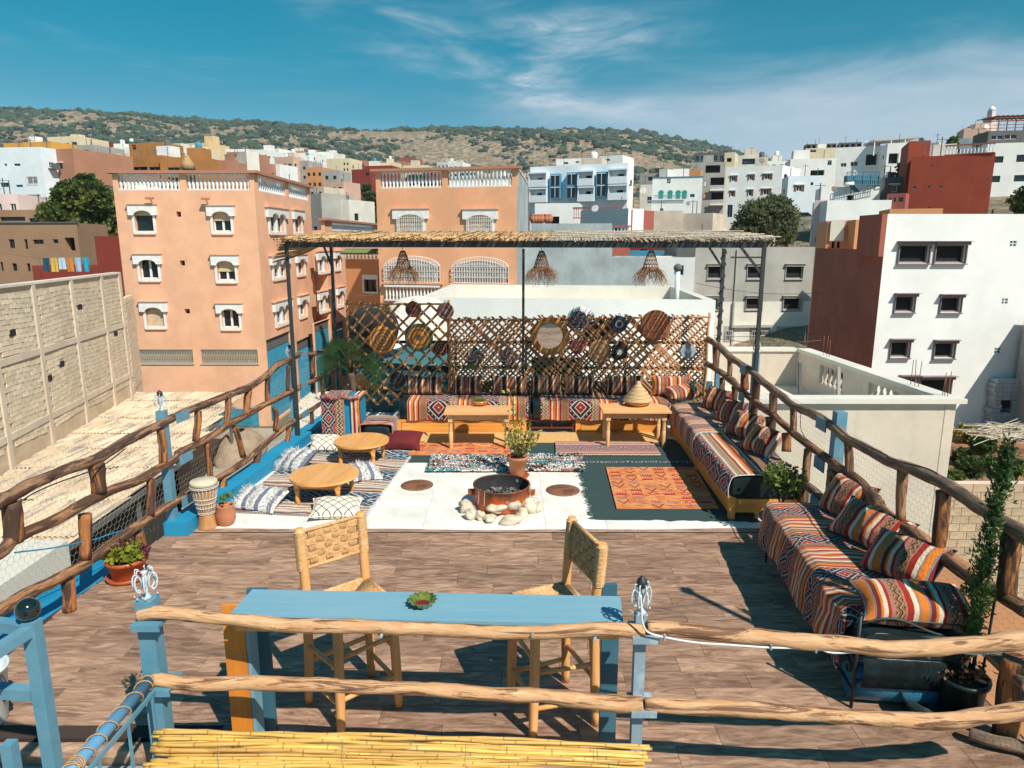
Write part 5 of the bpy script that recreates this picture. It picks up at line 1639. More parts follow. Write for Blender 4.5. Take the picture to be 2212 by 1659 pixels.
 o=mb.build('blue_kerb','blue_paint',origin=(rx(8)+.2,8,0)); tag(o,'bright blue painted kerb outside the right log fence','kerb')
floors()
# log fences
def hexwire(root,F,u0,u1,z0,z1,cell=.052,r=.0009,tilt=0):
 mb=MB(); s=cell/math.sqrt(3); rows=int((z1-z0)/(1.5*s))+1; cols=int((u1-u0)/cell)+1
 def seg(a,b):
  pa,pb=F(*a),F(*b)
  d=(pb-pa).normalized(); w=d.cross(Vector((0,0,1)) if abs(d.z)<.9 else Vector((1,0,0))).normalized()*r; q=d.cross(w).normalized()*r
  vs=[pa+w,pa-w*.5+q*.87,pa-w*.5-q*.87,pb+w,pb-w*.5+q*.87,pb-w*.5-q*.87]
  mb.add(vs,[(0,1,4,3),(1,2,5,4),(2,0,3,5)])
 for j in range(rows):
  for i in range(cols):
   cx=u0+(i+(j % 2)*.5)*cell; cz=z0+j*1.5*s
   if cz>z1 or cx>u1: continue
   seg((cx,cz),(cx,cz+s)); seg((cx,cz+s),(cx-cell/2,cz+1.5*s)); seg((cx,cz+s),(cx+cell/2,cz+1.5*s))
 mb.build('chicken_wire','wire',root,kind='stuff')
def finial(root,c,s=1.0,cap=False):
 """cast scroll finial: spindle, S scrolls on two sides and little balls"""
 c=Vector(c)
 mb=MB()
 mb.lathe([(.022,0),(.030,.008),(.018,.02),(.010,.035),(.013,.06),(.009,.09),(.016,.125),(.011,.14),(.018,.15),(.02,.158),(0,.165)],c,12)
 f=mb.build('finial','finial_white',root)
 mb=MB()
 for a in (0,math.pi,math.pi/2,-math.pi/2,.8,-2.4):
  e=Vector((math.cos(a+.4),math.sin(a+.4),0))
  pts=[]
  for i in range(22):
   t=i/21; th=-1.35+t*5.0; rr=.018+.026*math.sin(min(1,t*1.25)*math.pi)
   pts.append(c+e*(.018+rr*(1+math.cos(th))*.50)+Vector((0,0,.082+rr*math.sin(th)*1.55)))
  mb.tube(pts,.0042*s,6)
  mb.tube([c+e*.028+Vector((0,0,.135)),c+e*.045+Vector((0,0,.155)),c+e*.04+Vector((0,0,.175)),c+e*.024+Vector((0,0,.17))],.004,6)
  mb.lathe([(0,-.007),(.007,0),(0,.007)],c+e*.055+Vector((0,0,.085)),8)
  mb.lathe([(0,-.007),(.007,0),(0,.007)],c+e*.055+Vector((0,0,.02)),8)
 mb.build('scrollwork','finial_white',f)
 if cap:
  mb=MB(); mb.lathe([(.026,.155),(.030,.17),(.024,.195),(.012,.205),(.010,.212),(0,.214)],c,12); mb.build('lamp_holder','cable_black',f)
def square_post(root,a,b,w,mat='blue_steel',w2=None):
 mb=MB(); mb.beam(a,b,w,w2 or w); return mb.build('post',mat,root)
pD=lambda x,y: cv('D',x,y)
pE=lambda x,y: cv('E',x,y)
p8=lambda x,y: (x*.3516,1140.6+y*.3516)
p4b=lambda x,y: (518.5+x*.3906,1088.8+y*.3906)
p5=lambda x,y: (1296+x*.414,1123.3+y*.414)
p6=lambda x,y: (1598.6+x*.349,1019.6+y*.349)
def left_fence():
 t=thing('log_fence','left rustic fence of dark crooked logs, stubs and chicken wire on blue steel posts','fence',(lx(8),8,0))
 H=lambda q: PL(q[0],q[1],LA,LB)
 def rail(pts,r,mat,seed):
  P3=[H(q) for q in pts]
  mb=MB(); log(mb,wobble(P3,.012,4,seed),r,12); return mb.build('rail',mat,t)
 rail([pD(*q) for q in ((-120,1210),(0,1112),(60,1085),(200,1005),(400,920),(600,850),(700,790),(830,720),(950,662),(1060,605))],(.047,.043),'log_dark',1)
 rail([pD(*q) for q in ((1055,600),(1200,545),(1400,460),(1550,400),(1640,335),(1720,268),(1835,215))],(.043,.045),'log_dark',2)
 rail([pD(*q) for q in ((1825,215),(1930,205),(2030,180),(2085,140),(2125,125))],.038,'log_dark',3)
 rail([pD(*q) for q in ((-120,1500),(0,1425),(100,1335),(300,1250),(500,1135),(650,1062),(850,985),(1000,892),(1095,835))],(.046,.042),'log_mid',4)
 rail([pD(*q) for q in ((1090,825),(1250,740),(1400,642),(1550,562),(1700,482),(1830,420))],.041,'log_mid',5)
 rail([pD(*q) for q in ((1820,420),(1950,360),(2090,295))],.037,'log_mid',6)
 rail([p8(-120,580),p8(0,500),p8(200,390),p8(400,290),p8(560,195),pD(760,1322),pD(900,1232),pD(1010,1160),pD(1130,1080)],(.050,.038),'log_mid',7)
 rail([pD(*q) for q in ((1125,1085),(1250,1010),(1400,940),(1550,830),(1700,700),(1850,592),(1995,500))],.037,'log_mid',8)
 for (a,b,r) in (((65,1125),(85,1365),.078),((590,880),(606,1060),.072),((985,672),(1000,888),.05),((1217,556),(1200,746),.046),((1402,466),(1388,650),.042),((1532,405),(1515,580),.052),((1645,345),(1648,516),.046),((1770,280),(1772,440),.04),((1925,215),(1925,346),.04),
     ((522,1190),(525,1465),.062),((925,975),(922,1205),.048),((1268,758),(1292,985),.044),((1442,655),(1495,838),.044),((1688,538),(1696,682),.045),((1976,358),(1986,492),.040),
     ((1372,975),(1352,1098),.052),((1590,800),(1566,942),.048),((1776,658),(1755,797),.046),((1914,548),(1916,685),.04),((2065,150),(2090,425),.045),((850,1306),(872,1425),.055)):
  mb=MB(); stub(mb,H(pD(*a)),H(pD(*b)),r*.86); mb.build('stub_post','stump',t)
 mb=MB(); stub(mb,H(p8(415,320)),H(p8(428,512)),.052); mb.build('stub_post','stump',t)
 for (top,foot,w,fin) in (((1038,545),(1085,1288),.085,True),((1812,232),(1828,735),.075,True),((2098,160),(2092,470),.07,False)):
  a,b=H(pD(*foot)),H(pD(*top)); a.x -= .03; b.x=a.x; b.y=a.y
  square_post(t,a-Vector((0,0,.1)),b,w)
  if fin: finial(t,b,1.0,True)
 for (x,y) in ((1095,590),(1115,845),(1130,1100),(1850,222),(1852,400),(1858,575)):
  q=H(pD(x,y)); mb=MB(); d=Vector((LB[0]-LA[0],LB[1]-LA[1],0)).normalized()
  mb.beam(q-d*.12+Vector((.05,0,0)),q+d*.12+Vector((.05,0,0)),.012,.10); mb.build('bracket','blue_steel',t)
 def FF(u,z):
  y=3.6+u*.9962; return Vector((lx(y)-.045+.02*noise.noise(Vector((u,z*2,0))),y,z))
 hexwire(t,FF,0,7.6,.15,1.28,.062,.0010)
 mb=MB(); a=H(pD(90,1425)); pts=[H(q) for q in (p8(90,152),p8(330,120),p8(560,75),p8(740,20),pD(885,1290))]
 mb.tube(wobble(pts,.004,4),.006,6); mb.build('blue_wire','blue_paint',t)
 mb=MB(); pts=[H(pD(*q))+Vector((.06,0,-.02)) for q in ((60,1110),(200,1030),(400,955),(570,880),(730,775))]
 mb.tube(wobble(pts,.02,6,5),.006,6); mb.build('cable','cable_black',t)
left_fence()
def right_fence():
 t=thing('log_fence','right rustic fence of grey brown logs, short stubs and chicken wire on blue posts','fence',(rx(8),8,0))
 H=lambda q: PL(q[0],q[1],RA,RB)
 def rail(pts,r,mat,seed):
  mb=MB(); log(mb,wobble([H(q) for q in pts],.012,4,seed),r,12); return mb.build('rail',mat,t)
 rail([pE(*q) for q in ((275,368),(330,400),(400,470),(490,530),(530,560))],.05,'log_weathered',11)
 rail([pE(*q) for q in ((520,545),(560,585),(640,650),(720,712),(800,772),(900,812),(985,866),(1015,885))],.045,'log_weathered',12)
 rail([pE(*q) for q in ((1005,880),(1060,915),(1120,978),(1200,1012),(1300,1072),(1420,1132),(1560,1180),(1700,1240),(1820,1315),(1940,1400),(2060,1475),(2212,1560),(2330,1640))],(.042,.05),'log_weathered',13)
 rail([pE(*q) for q in ((268,518),(340,560),(420,622),(500,700))],.048,'log_weathered',14)
 rail([pE(*q) for q in ((495,695),(600,780),(700,852),(780,930),(880,1002),(985,1085))],.042,'log_mid',15)
 rail([pE(*q) for q in ((980,1080),(1080,1152),(1180,1222),(1250,1290),(1330,1380))]+[p6(*q) for q in ((760,140),(880,235),(1000,330),(1130,440),(1250,530),(1370,620),(1500,700),(1620,760),(1790,860))],(.042,.045),'log_mid',16)
 rail([pE(*q) for q in ((262,680),(330,745),(420,830),(560,960),(760,1165),(860,1242),(960,1335),(1010,1390))],.045,'log_weathered',17)
 mb=MB(); log(mb,wobble([PD(*p6(1560,1130),3.9),PD(*p6(1660,1220),3.75),PD(*p6(1790,1330),3.6)],.01,5),.045,12); mb.build('rail','log_weathered',t)
 mb=MB(); log(mb,wobble([P(*p5(1925,1110),.06),P(*p5(2050,1150),.06),P(*p5(2212,1190),.05),P(*p5(2330,1260),.05)],.01,5),.04,12); mb.build('rail','log_weathered',t)
 for (a,b,r) in (((315,400),(318,545),.055),((405,478),(402,592),.035),((497,530),(497,676),.055),((672,695),(668,822),.045),((793,782),(792,928),.04),((1132,1000),(1137,1212),.04),((1464,1168),(1456,1476),.04),
     ((358,600),(360,705),.045),((432,652),(433,745),.045),((575,610),(540,880),.05),((655,842),(650,1012),.06),((750,938),(752,1055),.055),((886,1040),(870,1232),.04),((1052,1168),(1045,1405),.065),((850,1245),(855,1400),.06)):
  mb=MB(); stub(mb,H(pE(*a)),H(pE(*b)),r); mb.build('stub_post','stump' if r>.05 else 'log_mid',t)
 for (a,b,r) in (((1262,118),(1228,512),.05),((1676,380),(1650,772),.055)):
  mb=MB(); stub(mb,H(p6(*a)),H(p6(*b)),r); mb.build('stub_post','stump',t)
 mb=MB(); stub(mb,P(*p6(1635,1655),0),PD(*p6(1700,1150),3.72),.075); mb.build('corner_post','stump',t)
 for (top,foot,w,fin) in (((548,452),(535,900),.075,True),((1058,808),(1012,1395),.10,False)):
  b_=H(pE(*top)); a_=H(pE(*foot)); b_.x += .04; a_=Vector((b_.x,b_.y,a_.z-.2))
  square_post(t,a_,b_,w)
  if fin: finial(t,b_,1,True)
 a_,b_=H(pE(310,700)),H(pE(311,555)); square_post(t,Vector((b_.x+.05,b_.y,0)),Vector((b_.x+.05,b_.y,b_.z)),.07)
 for (x,y) in ((510,540),(500,710),(1000,872),(988,1118),(965,1360)):
  q=H(pE(x,y)); mb=MB(); mb.beam(q+Vector((-.055,-.11,-.02)),q+Vector((-.055,.11,-.02)),.012,.12); mb.build('bracket','blue_steel',t)
 def FF(u,z):
  y=3.3+u; return Vector((rx(y)+.05+.02*noise.noise(Vector((u,z*2,3))),y,z))
 hexwire(t,FF,0,8.1,.1,1.25,.058,.0010)
 mb=MB(); pts=[H(pE(*q))+Vector((-.05,0,.05)) for q in ((1015,870),(1120,955),(1180,1005),(1390,1105),(1420,1135),(1640,1200),(1720,1235))]
 mb.tube(wobble(pts,.02,6,9),.006,6); mb.build('cable','cable_black',t)
 mb=MB(); pts=[H(pE(*q))+Vector((-.06,0,0)) for q in ((878,790),(872,860),(880,930),(960,1050))]
 mb.tube(wobble(pts,.01,5,2),.0035,5); mb.build('loose_wire','cable_black',t)
right_fence()
def front_rail():
 t=thing('front_log_rail','pale stripped log railing across the foreground with white cable and scroll finials','railing',(-.6,3.35,0))
 H=lambda q: PL(q[0],q[1],FA,FB)
 def rail(pts,r,seed,mat='log_pale'):
  mb=MB(); log(mb,wobble([H(q) for q in pts],.010,6,seed),r,16,.12); return mb.build('rail',mat,t)
 rail([(300,1330),(345,1326),(480,1335),(600,1347),(740,1353),(900,1358),(1100,1366),(1250,1362),(1392,1364)],(.036,.038),21)
 rail([(1398,1356),(1503,1364),(1669,1380),(1793,1390),(1917,1402),(2041,1399),(2124,1390),(2212,1381),(2330,1372)],(.036,.048),22)
 rail([(330,1466),(422,1477),(527,1474),(633,1478),(753,1480),(909,1488),(1065,1497),(1222,1510),(1339,1521),(1388,1519)],(.034,.040),23)
 rail([(1394,1522),(1586,1530),(1751,1542),(1917,1554),(2041,1558),(2124,1550),(2212,1537),(2330,1515)],(.036,.046),24)
 a=PD(317,1292,3.46)
 square_post(t,(a.x,a.y,-.9),(a.x,a.y,a.z),.092); finial(t,a,1.2)
 b=PD(1384,1325,3.345)
 square_post(t,(b.x,b.y,-.9),(b.x,b.y,b.z),.058,'pale_steel'); finial(t,b,1.2,True)
 for (x,y,w,m) in ((317,1350,.15,'blue_steel'),(340,1490,.15,'blue_steel'),(1394,1376,.14,'pale_steel'),(1390,1535,.135,'pale_steel')):
  q=PD(x,y,3.28 if x>900 else 3.38); mb=MB(); mb.box(q+Vector((0,.06,0)),(w,.16,.022)); mb.box(q+Vector((0,-.02,-.01)),(w,.01,.035)); mb.build('saddle',m,t)
 for (x,y) in ((827,1363),(1283,1369),(1150,1361)):
  q=H((x,y)); mb=MB(); mb.cyl(q+Vector((0,-.055,0)),q+Vector((0,-.035,0)),.009,seg=10); mb.build('bolt','pale_steel',t)
 pts=[PD(*q,3.235) for q in ((1384,1285),(1386,1320),(1388,1345),(1400,1366),(1436,1377),(1500,1388),(1580,1394),(1665,1399),(1760,1400),(1800,1410),(1880,1408),(1950,1415),(2000,1416),(2060,1409),(2124,1412),(2212,1401),(2330,1390))]
 mb=MB(); mb.tube(wobble(pts,.003,4),.0055,7); mb.build('cable','cable_white',t)
 for (x,y) in ((1436,1377),(1665,1397),(1762,1403),(1882,1409),(2006,1416),(2124,1411)):
  q=PD(x,y,3.235); mb=MB(); mb.box(q,(.008,.02,.03)); mb.build('cable_clip','pale_steel',t)
 mb=MB()   # corner pole with a lamp,just outside the picture,whose shadow crosses the deck
 p=Vector((3.22,3.4,0))
 return t
front_rail()
def corner_pole():
 t=thing('lamp_pole','dark steel pole at the near right corner of the railing','pole',(3.2,3.42,0))
 mb=MB(); mb.cyl((3.2,3.42,0),(3.2,3.42,3.0),.03); mb.build('shaft','pergola_iron',t)
 mb=MB(); mb.lathe([(.05,0),(.06,.03),(.03,.08),(0,.1)],(3.2,3.42,3.0),12); mb.build('cap','pergola_iron',t)
corner_pole()
def reed_mat():
 t=thing('reed_mat','yellow split cane mat hanging in front of the railing at the bottom edge','mat',(-.8,3.1,.3))
 m,k,b=new_mat('yellow_cane')
 tc=k.node('ShaderNodeTexCoord').outputs['Object']; oi=k.node('ShaderNodeObjectInfo').outputs['Random']
 n1=k.noise(k.mapping(tc,(3,60,60)),1.5,4,.6); n2=k.noise(k.mapping(tc,(1.1,8,8)),1.3,3,.6)
 c=k.mix(k.smooth(n1,.3,.7),(.58,.32,.07),(.74,.48,.15))
 c=k.mix(k.m('MULTIPLY',k.smooth(n2,.5,.7),.45),c,(.50,.24,.06))
 sx=k.node('ShaderNodeSeparateXYZ'); k.l.new(tc,sx.inputs[0]); nd_=k.m('LESS_THAN',k.m('FRACT',k.m('ADD',k.m('MULTIPLY',sx.outputs[0],4.3),k.m('MULTIPLY',oi,9))),.035); c=k.mix(k.m('MULTIPLY',nd_,.7),c,(.28,.13,.04))
 hs=k.node('ShaderNodeHueSaturation'); k.put(hs.inputs['Value'],k.m('ADD',.7,k.m('MULTIPLY',oi,.5))); k.put(hs.inputs['Hue'],k.m('ADD',.488,k.m('MULTIPLY',oi,.03))); k.put(hs.inputs['Color'],c)
 k.put(b.inputs['Base Color'],hs.outputs[0]); b.inputs['Roughness'].default_value=.38
 rnd=random.Random(2)
 for i in range(30):
  f=i/15.0
  yl,yr=1577+76*f+rnd.uniform(-6,6),1611+58*f+rnd.uniform(-5,5)
  z=.45-.10*f+rnd.uniform(-.006,.006)
  x0=338-22*f+rnd.uniform(-8,14); x1=1402+rnd.uniform(-14,8)
  a,c_=P(x0,yl,z),P(x1,yr,z)
  if rnd.random()<.4: a=a.lerp(c_,rnd.uniform(0,.05));
  m_=a.lerp(c_,.5); m_.z += .012
  pts=wobble([a,a.lerp(c_,.25)+Vector((0,0,.01)),m_,a.lerp(c_,.75)+Vector((0,0,.008)),c_],.012,9,i)
  r0=rnd.choice((.0075,.009,.0105,.0115)); nd=rnd.uniform(.2,.3); L=0; rs=[]
  for j,q in enumerate(pts):
   rs.append(r0*(1.22 if (j+i) % 5 == 0 else 1.0)*(1-.25*j/len(pts)))
  mb=MB(); mb.tube(pts,rs,8); mb.build('cane',m,t)
 mb=MB()
 for x in (470,740,1010,1290):
  q=[P(x+f*3,1585+(x-340)*.03+75*f,.465-.1*f) for f in (0,.5,1,1.4)]
  mb.tube(q,.0012,5)
 mb.build('binding_wire','wire',t)
reed_mat()
def gate():
 t=thing('stair_gate','teal blue square tube stair rail with a black ball cap at the left edge','gate',(-2.18,2.9,0))
 a=PD(68,1345,2.9)
 square_post(t,(a.x,a.y,-.9),(a.x,a.y,a.z+.01),.06)
 mb=MB(); c=PD(60,1316,2.9); bm=bmesh.new(); bmesh.ops.create_uvsphere(bm,u_segments=28,v_segments=18,radius=.052)
 mb.add([v.co*1+c for v in bm.verts],[tuple(v.index for v in f.verts) for f in bm.faces],smooth=True); bm.free()
 pm('black_gloss',(.008,.02,.018),(.006,.012,.012),rough=.12,coat=.5); mb.build('ball_cap','black_gloss',t)
 z=a.z-.03
 for q in (P(-90,1460,z),P(-120,1335,z+.0)):
  mb=MB(); mb.beam((a.x,a.y,z),q,.05,.05); mb.build('rail','blue_steel',t)
 q=PD(75,1497,2.9)
 mb=MB(); mb.beam(q,(q.x-1.2,q.y+.12,q.z),.055,.055); mb.build('rail','blue_steel',t)
 mb=MB(); mb.beam((a.x,a.y,z-.06),PD(-60,1560,2.55),.05,.05)
 q2=PD(8,1540,2.75); mb=MB(); mb.beam((q2.x,q2.y,-.9),(q2.x,q2.y,.78),.05,.05); mb.build('post','blue_steel',t)
 t2=thing('stair_handrail','round blue handrail wound with tan cord, running down from the left post','handrail',(-2.2,3.0,0))
 p0=PD(322,1470,3.37); p1=PD(150,1668,2.62)
 p1=p0+(p1-p0)*1.15
 mb=MB(); mb.cyl(p0,p1,.03,seg=16); mb.build('pipe',pm('blue_light_steel',(.12,.30,.48),(.09,.25,.42),scale=6,rough=.4),t2)
 d=(p1-p0).normalized(); u=d.cross(Vector((0,0,1))).normalized(); w=d.cross(u)
 off=Vector((.035,-.02,-.05))
 mb=MB(); mb.beam(p0+off,p1+off,.014,.022); mb.build('lower_bar','blue_steel',t2)
 for f in (.04,.34,.66):
  q=p0.lerp(p1,f)+off; mb=MB(); mb.beam(q,(q.x,q.y,-.9),.012,.012); mb.build('baluster','blue_steel',t2)
 L=(p1-p0).length
 mb=MB(); pts=[]
 for i in range(150):
  f=i/149; th=f*2*math.pi*7.0+.8*math.sin(f*9); pts.append(p0+d*L*f*.92+(u*math.cos(th)+w*math.sin(th))*(.034+.006*abs(math.sin(th*.5))))
 mb.tube(pts,.0035,6); mb.build('cord','rope',t2)
 mb=MB()
 for f in (.80,.815,.83,.85,.02):
  pts=[p0+d*L*(f+.004*math.sin(i))+(u*math.cos(i*.42)+w*math.sin(i*.42))*.036 for i in range(15)]; mb.tube(pts,.0038,6,closed=True)
 a_=PD(325,1453,3.46)
 for k_ in range(2):
  s=.052; mb.tube([Vector((a_.x+sx*s,a_.y+sy*s,a_.z+k_*.008+.01*(sx>0))) for sx,sy in ((-1,-1),(0,-1.05),(1,-1),(1,1),(-1,1))],.0035,6,closed=True)
 mb.build('cord_knot','rope',t2)
 q=P(-32,1560,0)
 t3=thing('plastic_tub','white plastic tub cut off by the left edge of the picture behind the gate','tub',q)
 mb=MB(); mb.lathe([(.12,0),(.125,.01),(.16,.36),(.175,.37),(.17,.385),(.15,.37),(.115,.02),(0,.02)],q,28); mb.build('tub_body',pm('white_plastic',(.62,.66,.68),(.58,.62,.65),rough=.35),t3)
 mb=MB(); mb.tube([q+Vector((.17,-.03,.35)),q+Vector((.20,-.03,.28)),q+Vector((.19,-.02,.2)),q+Vector((.16,-.02,.17))],.01,6); mb.build('handle','cable_black',t3)
gate()
# wood, cane and cloth materials
wood('pine_x',(.74,.37,.145),(.84,.49,.23),1.0,.45,'X',.04)
wood('pine_y',(.60,.26,.06),(.70,.34,.09),1.0,.45,'Y',.04)
wood('pine_box',(.70,.27,.05),(.82,.37,.09),1.0,.4,'X',.05,coat=.2)
wood('pine_z',(.70,.38,.16),(.80,.50,.24),1.0,.5,'Z',.05)
wood('orange_wood',(.64,.21,.026),(.74,.28,.045),1.0,.4,'Z',.04,coat=.3)
wood('stool_wood',(.68,.32,.11),(.78,.42,.17),1.0,.5,'Z',.08)
pm('leather',(.010,.026,.028),(.007,.016,.018),scale=6,rough=.42,bmp=.45,bdist=.012,bscale=9)
def cord_mat():
 m,k,b=new_mat('straw_cord')
 uv=k.node('ShaderNodeTexCoord').outputs['Object']
 n=k.noise(k.mapping(uv,(30,30,90)),2.0,4,.6); n2=k.noise(uv,14,4,.6)
 c=k.mix(k.smooth(n,.3,.7),(.44,.22,.085),(.74,.46,.22)); c=k.mix(k.m('MULTIPLY',k.smooth(n2,.5,.7),.4),c,(.80,.56,.31))
 k.put(b.inputs['Base Color'],c); b.inputs['Roughness'].default_value=.8; bump(k,b,n,.7,.004)
cord_mat()
INK,SLATE,PINK,CREAM,ORNG,RED,DRED,OCH,GREY=(.010,.018,.022),(.022,.038,.050),(.40,.17,.13),(.68,.58,.44),(.66,.19,.02),(.34,.022,.012),(.17,.02,.02),(.40,.21,.06),(.22,.20,.21)
stripe_mat('kilim_sofa',[(0,PINK),(.03,RED),(.07,CREAM),(.11,ORNG),(.15,RED),(.18,ORNG),(.22,CREAM),(.25,PINK),(.28,RED),(.31,CREAM),(.33,PINK),(.34,ORNG),(.38,RED),(.41,INK),(.48,PINK),(.50,SLATE),(.82,CREAM),(.83,RED),(.87,ORNG),(.91,INK),(.97,CREAM)],.60,
  [(.41,.48,'zig',INK,OCH,PINK),(.50,.82,'diamond',(.012,.022,.030),(.52,.33,.29),(.36,.025,.015)),(.91,.97,'zig',INK,OCH,PINK)],swap=True,wob=.02)
stripe_mat('kilim_back',[(0,INK),(.12,PINK),(.15,RED),(.18,CREAM),(.21,ORNG),(.26,RED),(.29,CREAM),(.32,ORNG),(.35,DRED),(.38,PINK),(.41,INK),(.52,PINK),(.54,SLATE),(1,SLATE)],.78,
  [(0,.12,'zig',OCH,INK,CREAM),(.41,.52,'zig',OCH,INK,PINK),(.54,1.0,'diamond',(.012,.022,.030),(.60,.42,.36),(.36,.025,.015))],wob=.006)
stripe_mat('pillow_warm',[(0,INK),(.17,PINK),(.21,RED),(.33,CREAM),(.42,PINK),(.47,ORNG),(.60,GREY),(.64,DRED),(.73,ORNG),(.78,CREAM),(.86,RED),(.92,PINK)],.33,
  [(0,.17,'zig',INK,OCH,PINK)],wob=.006)
stripe_mat('pillow_dark',[(0,INK),(.16,DRED),(.24,PINK),(.30,CREAM),(.38,OCH),(.50,RED),(.56,INK),(.72,PINK),(.78,DRED),(.86,CREAM),(.92,OCH)],.235,
  [(.56,.72,'zig',INK,OCH,GREY)],wob=.006)
NAVY,TEALG,LAV=(.012,.045,.08),(.025,.10,.14),(.26,.28,.42)
stripe_mat('rug_blue',[(0,CREAM),(.04,NAVY),(.08,(.45,.2,.12)),(.12,CREAM),(.17,LAV),(.20,CREAM),(.235,DRED),(.26,CREAM),(.30,NAVY),(.33,(.5,.22,.13)),(.38,CREAM),(.41,NAVY),(.88,CREAM),(.91,NAVY),(.95,(.45,.2,.12))],.92,
  [(.41,.88,'diamond',NAVY,(.50,.52,.56),TEALG),(.30,.38,'zig',NAVY,(.5,.2,.1),CREAM)],swap=True,wob=.07)
stripe_mat('rug_red',[(0,CREAM),(.07,RED),(.16,CREAM),(.21,RED),(.30,CREAM),(.34,DRED),(.38,PINK),(.42,INK),(1,INK)],.50,
  [(.42,1.0,'diamond',(.12,.10,.12),(.55,.33,.32),(.42,.05,.05))],swap=True,wob=.01)
stripe_mat('drape_kilim',[(0,SLATE),(.34,PINK),(.36,INK),(.50,PINK),(.54,CREAM),(.58,RED),(.64,CREAM),(.68,ORNG),(.74,DRED),(.79,ORNG),(.84,CREAM),(.88,PINK),(.92,INK)],.62,
  [(0,.34,'diamond',SLATE,(.60,.42,.40),(.42,.04,.03)),(.36,.50,'zig',INK,OCH,CREAM)],wob=.006)
def rug_orange():
 m,k,b=new_mat('rug_orange')
 uv=k.node('ShaderNodeUVMap').outputs[0]
 cell=k.mapping(uv,(5.2,7.5,1))
 fr=k.node('ShaderNodeVectorMath',operation='FRACTION'); k.l.new(cell,fr.inputs[0])
 fl=k.node('ShaderNodeVectorMath',operation='FLOOR'); k.l.new(cell,fl.inputs[0])
 wn=k.node('ShaderNodeTexWhiteNoise',noise_dimensions='2D'); k.l.new(fl.outputs[0],wn.inputs['Vector'])
 h=wn.outputs['Value']
 sp=k.node('ShaderNodeSeparateXYZ'); k.l.new(fr.outputs[0],sp.inputs[0]); x,y=sp.outputs[0],sp.outputs[1]
 dx=k.m('ABSOLUTE',k.m('SUBTRACT',x,.5)); dy=k.m('ABSOLUTE',k.m('SUBTRACT',y,.5))
 base=k.mix(k.smooth(k.noise(uv,5,3,.5),.35,.65),(.62,.21,.06),(.68,.30,.11))
 tri=k.m('LESS_THAN',dx,k.m('MULTIPLY',y,.42))
 triin=k.m('GREATER_THAN',dx,k.m('SUBTRACT',k.m('MULTIPLY',y,.42),.11))
 sq=k.m('MULTIPLY',k.m('LESS_THAN',dx,.36),k.m('LESS_THAN',dy,.34))
 comb=k.m('GREATER_THAN',k.m('SINE',k.m('MULTIPLY',x,38)),0)
 diag=k.m('GREATER_THAN',k.m('SINE',k.m('MULTIPLY',k.m('ADD',x,y),26)),0)
 diam=k.m('LESS_THAN',k.m('ADD',dx,dy),.40); diam2=k.m('LESS_THAN',k.m('ADD',dx,dy),.18)
 def sel(lo,hi): return k.m('MULTIPLY',k.m('GREATER_THAN',h,lo),k.m('LESS_THAN',h,hi))
 c=base
 c=k.mix(k.m('MULTIPLY',sel(.0,.25),k.m('MULTIPLY',tri,triin)),c,(.06,.03,.05))
 c=k.mix(k.m('MULTIPLY',sel(.25,.5),sq),c,(.36,.03,.02))
 c=k.mix(k.m('MULTIPLY',sel(.25,.5),k.m('MULTIPLY',sq,k.m('MULTIPLY',comb,k.m('GREATER_THAN',y,.5)))),c,(.62,.30,.12))
 c=k.mix(k.m('MULTIPLY',sel(.5,.68),k.m('MULTIPLY',sq,diag)),c,(.24,.12,.16))
 c=k.mix(k.m('MULTIPLY',sel(.68,.85),diam),c,(.38,.04,.03))
 c=k.mix(k.m('MULTIPLY',sel(.68,.85),diam2),c,(.62,.36,.16))
 edge=k.m('LESS_THAN',k.noise(k.mapping(uv,(3,12,1)),3,3,.6),.46)
 c=k.mix(k.m('MULTIPLY',edge,.6),c,(.36,.035,.02))
 k.put(b.inputs['Base Color'],c); b.inputs['Roughness'].default_value=.95; bump(k,b,k.noise(uv,90,3,.6),.5,.004)
rug_orange()
pm('rug_green',(.022,.050,.052),(.030,.062,.064),scale=3,rough=.95,bmp=.5,bdist=.004,stretch=(1,12,1),bscale=30)
pm('rug_straw',(.66,.42,.17),(.58,.35,.13),scale=4,rough=.9,bmp=.4,stretch=(12,1,1),bdist=.004,bscale=10)
pm('maroon',(.15,.012,.014),(.10,.008,.012),scale=8,rough=.9,bmp=.5)
pm('white_wool',(.78,.76,.73),(.62,.61,.62),scale=12,rough=.95,bmp=.8,bdist=.02)
pm('wool_blue',(.13,.15,.22),(.4,.4,.45),scale=25,rough=.95,bmp=.6)
def rag_mat():
 m,k,b=new_mat('rag_wool')
 uv=k.node('ShaderNodeNewGeometry').outputs['Position']
 n=k.noise(k.mapping(uv,(.8,9,0)),1.0,3,.5); n2=k.noise(k.mapping(uv,(9,30,0)),1.5,3,.6)
 f=k.m('ADD',k.m('MULTIPLY',n,.9),k.m('MULTIPLY',n2,.10))
 c=k.ramp(f,[(0,(.75,.73,.7)),(.36,(.02,.025,.04)),(.41,(.70,.68,.66)),(.45,(.40,.18,.10)),(.48,(.02,.02,.03)),(.51,(.04,.30,.33)),(.54,(.72,.70,.66)),(.58,(.03,.03,.05)),(.61,(.45,.20,.26)),(.65,(.7,.68,.65)),(.7,(.02,.16,.26))],'CONSTANT')
 k.put(b.inputs['Base Color'],c); b.inputs['Roughness'].default_value=.95; bump(k,b,k.noise(uv,40,4,.7),1,.02)
rag_mat()
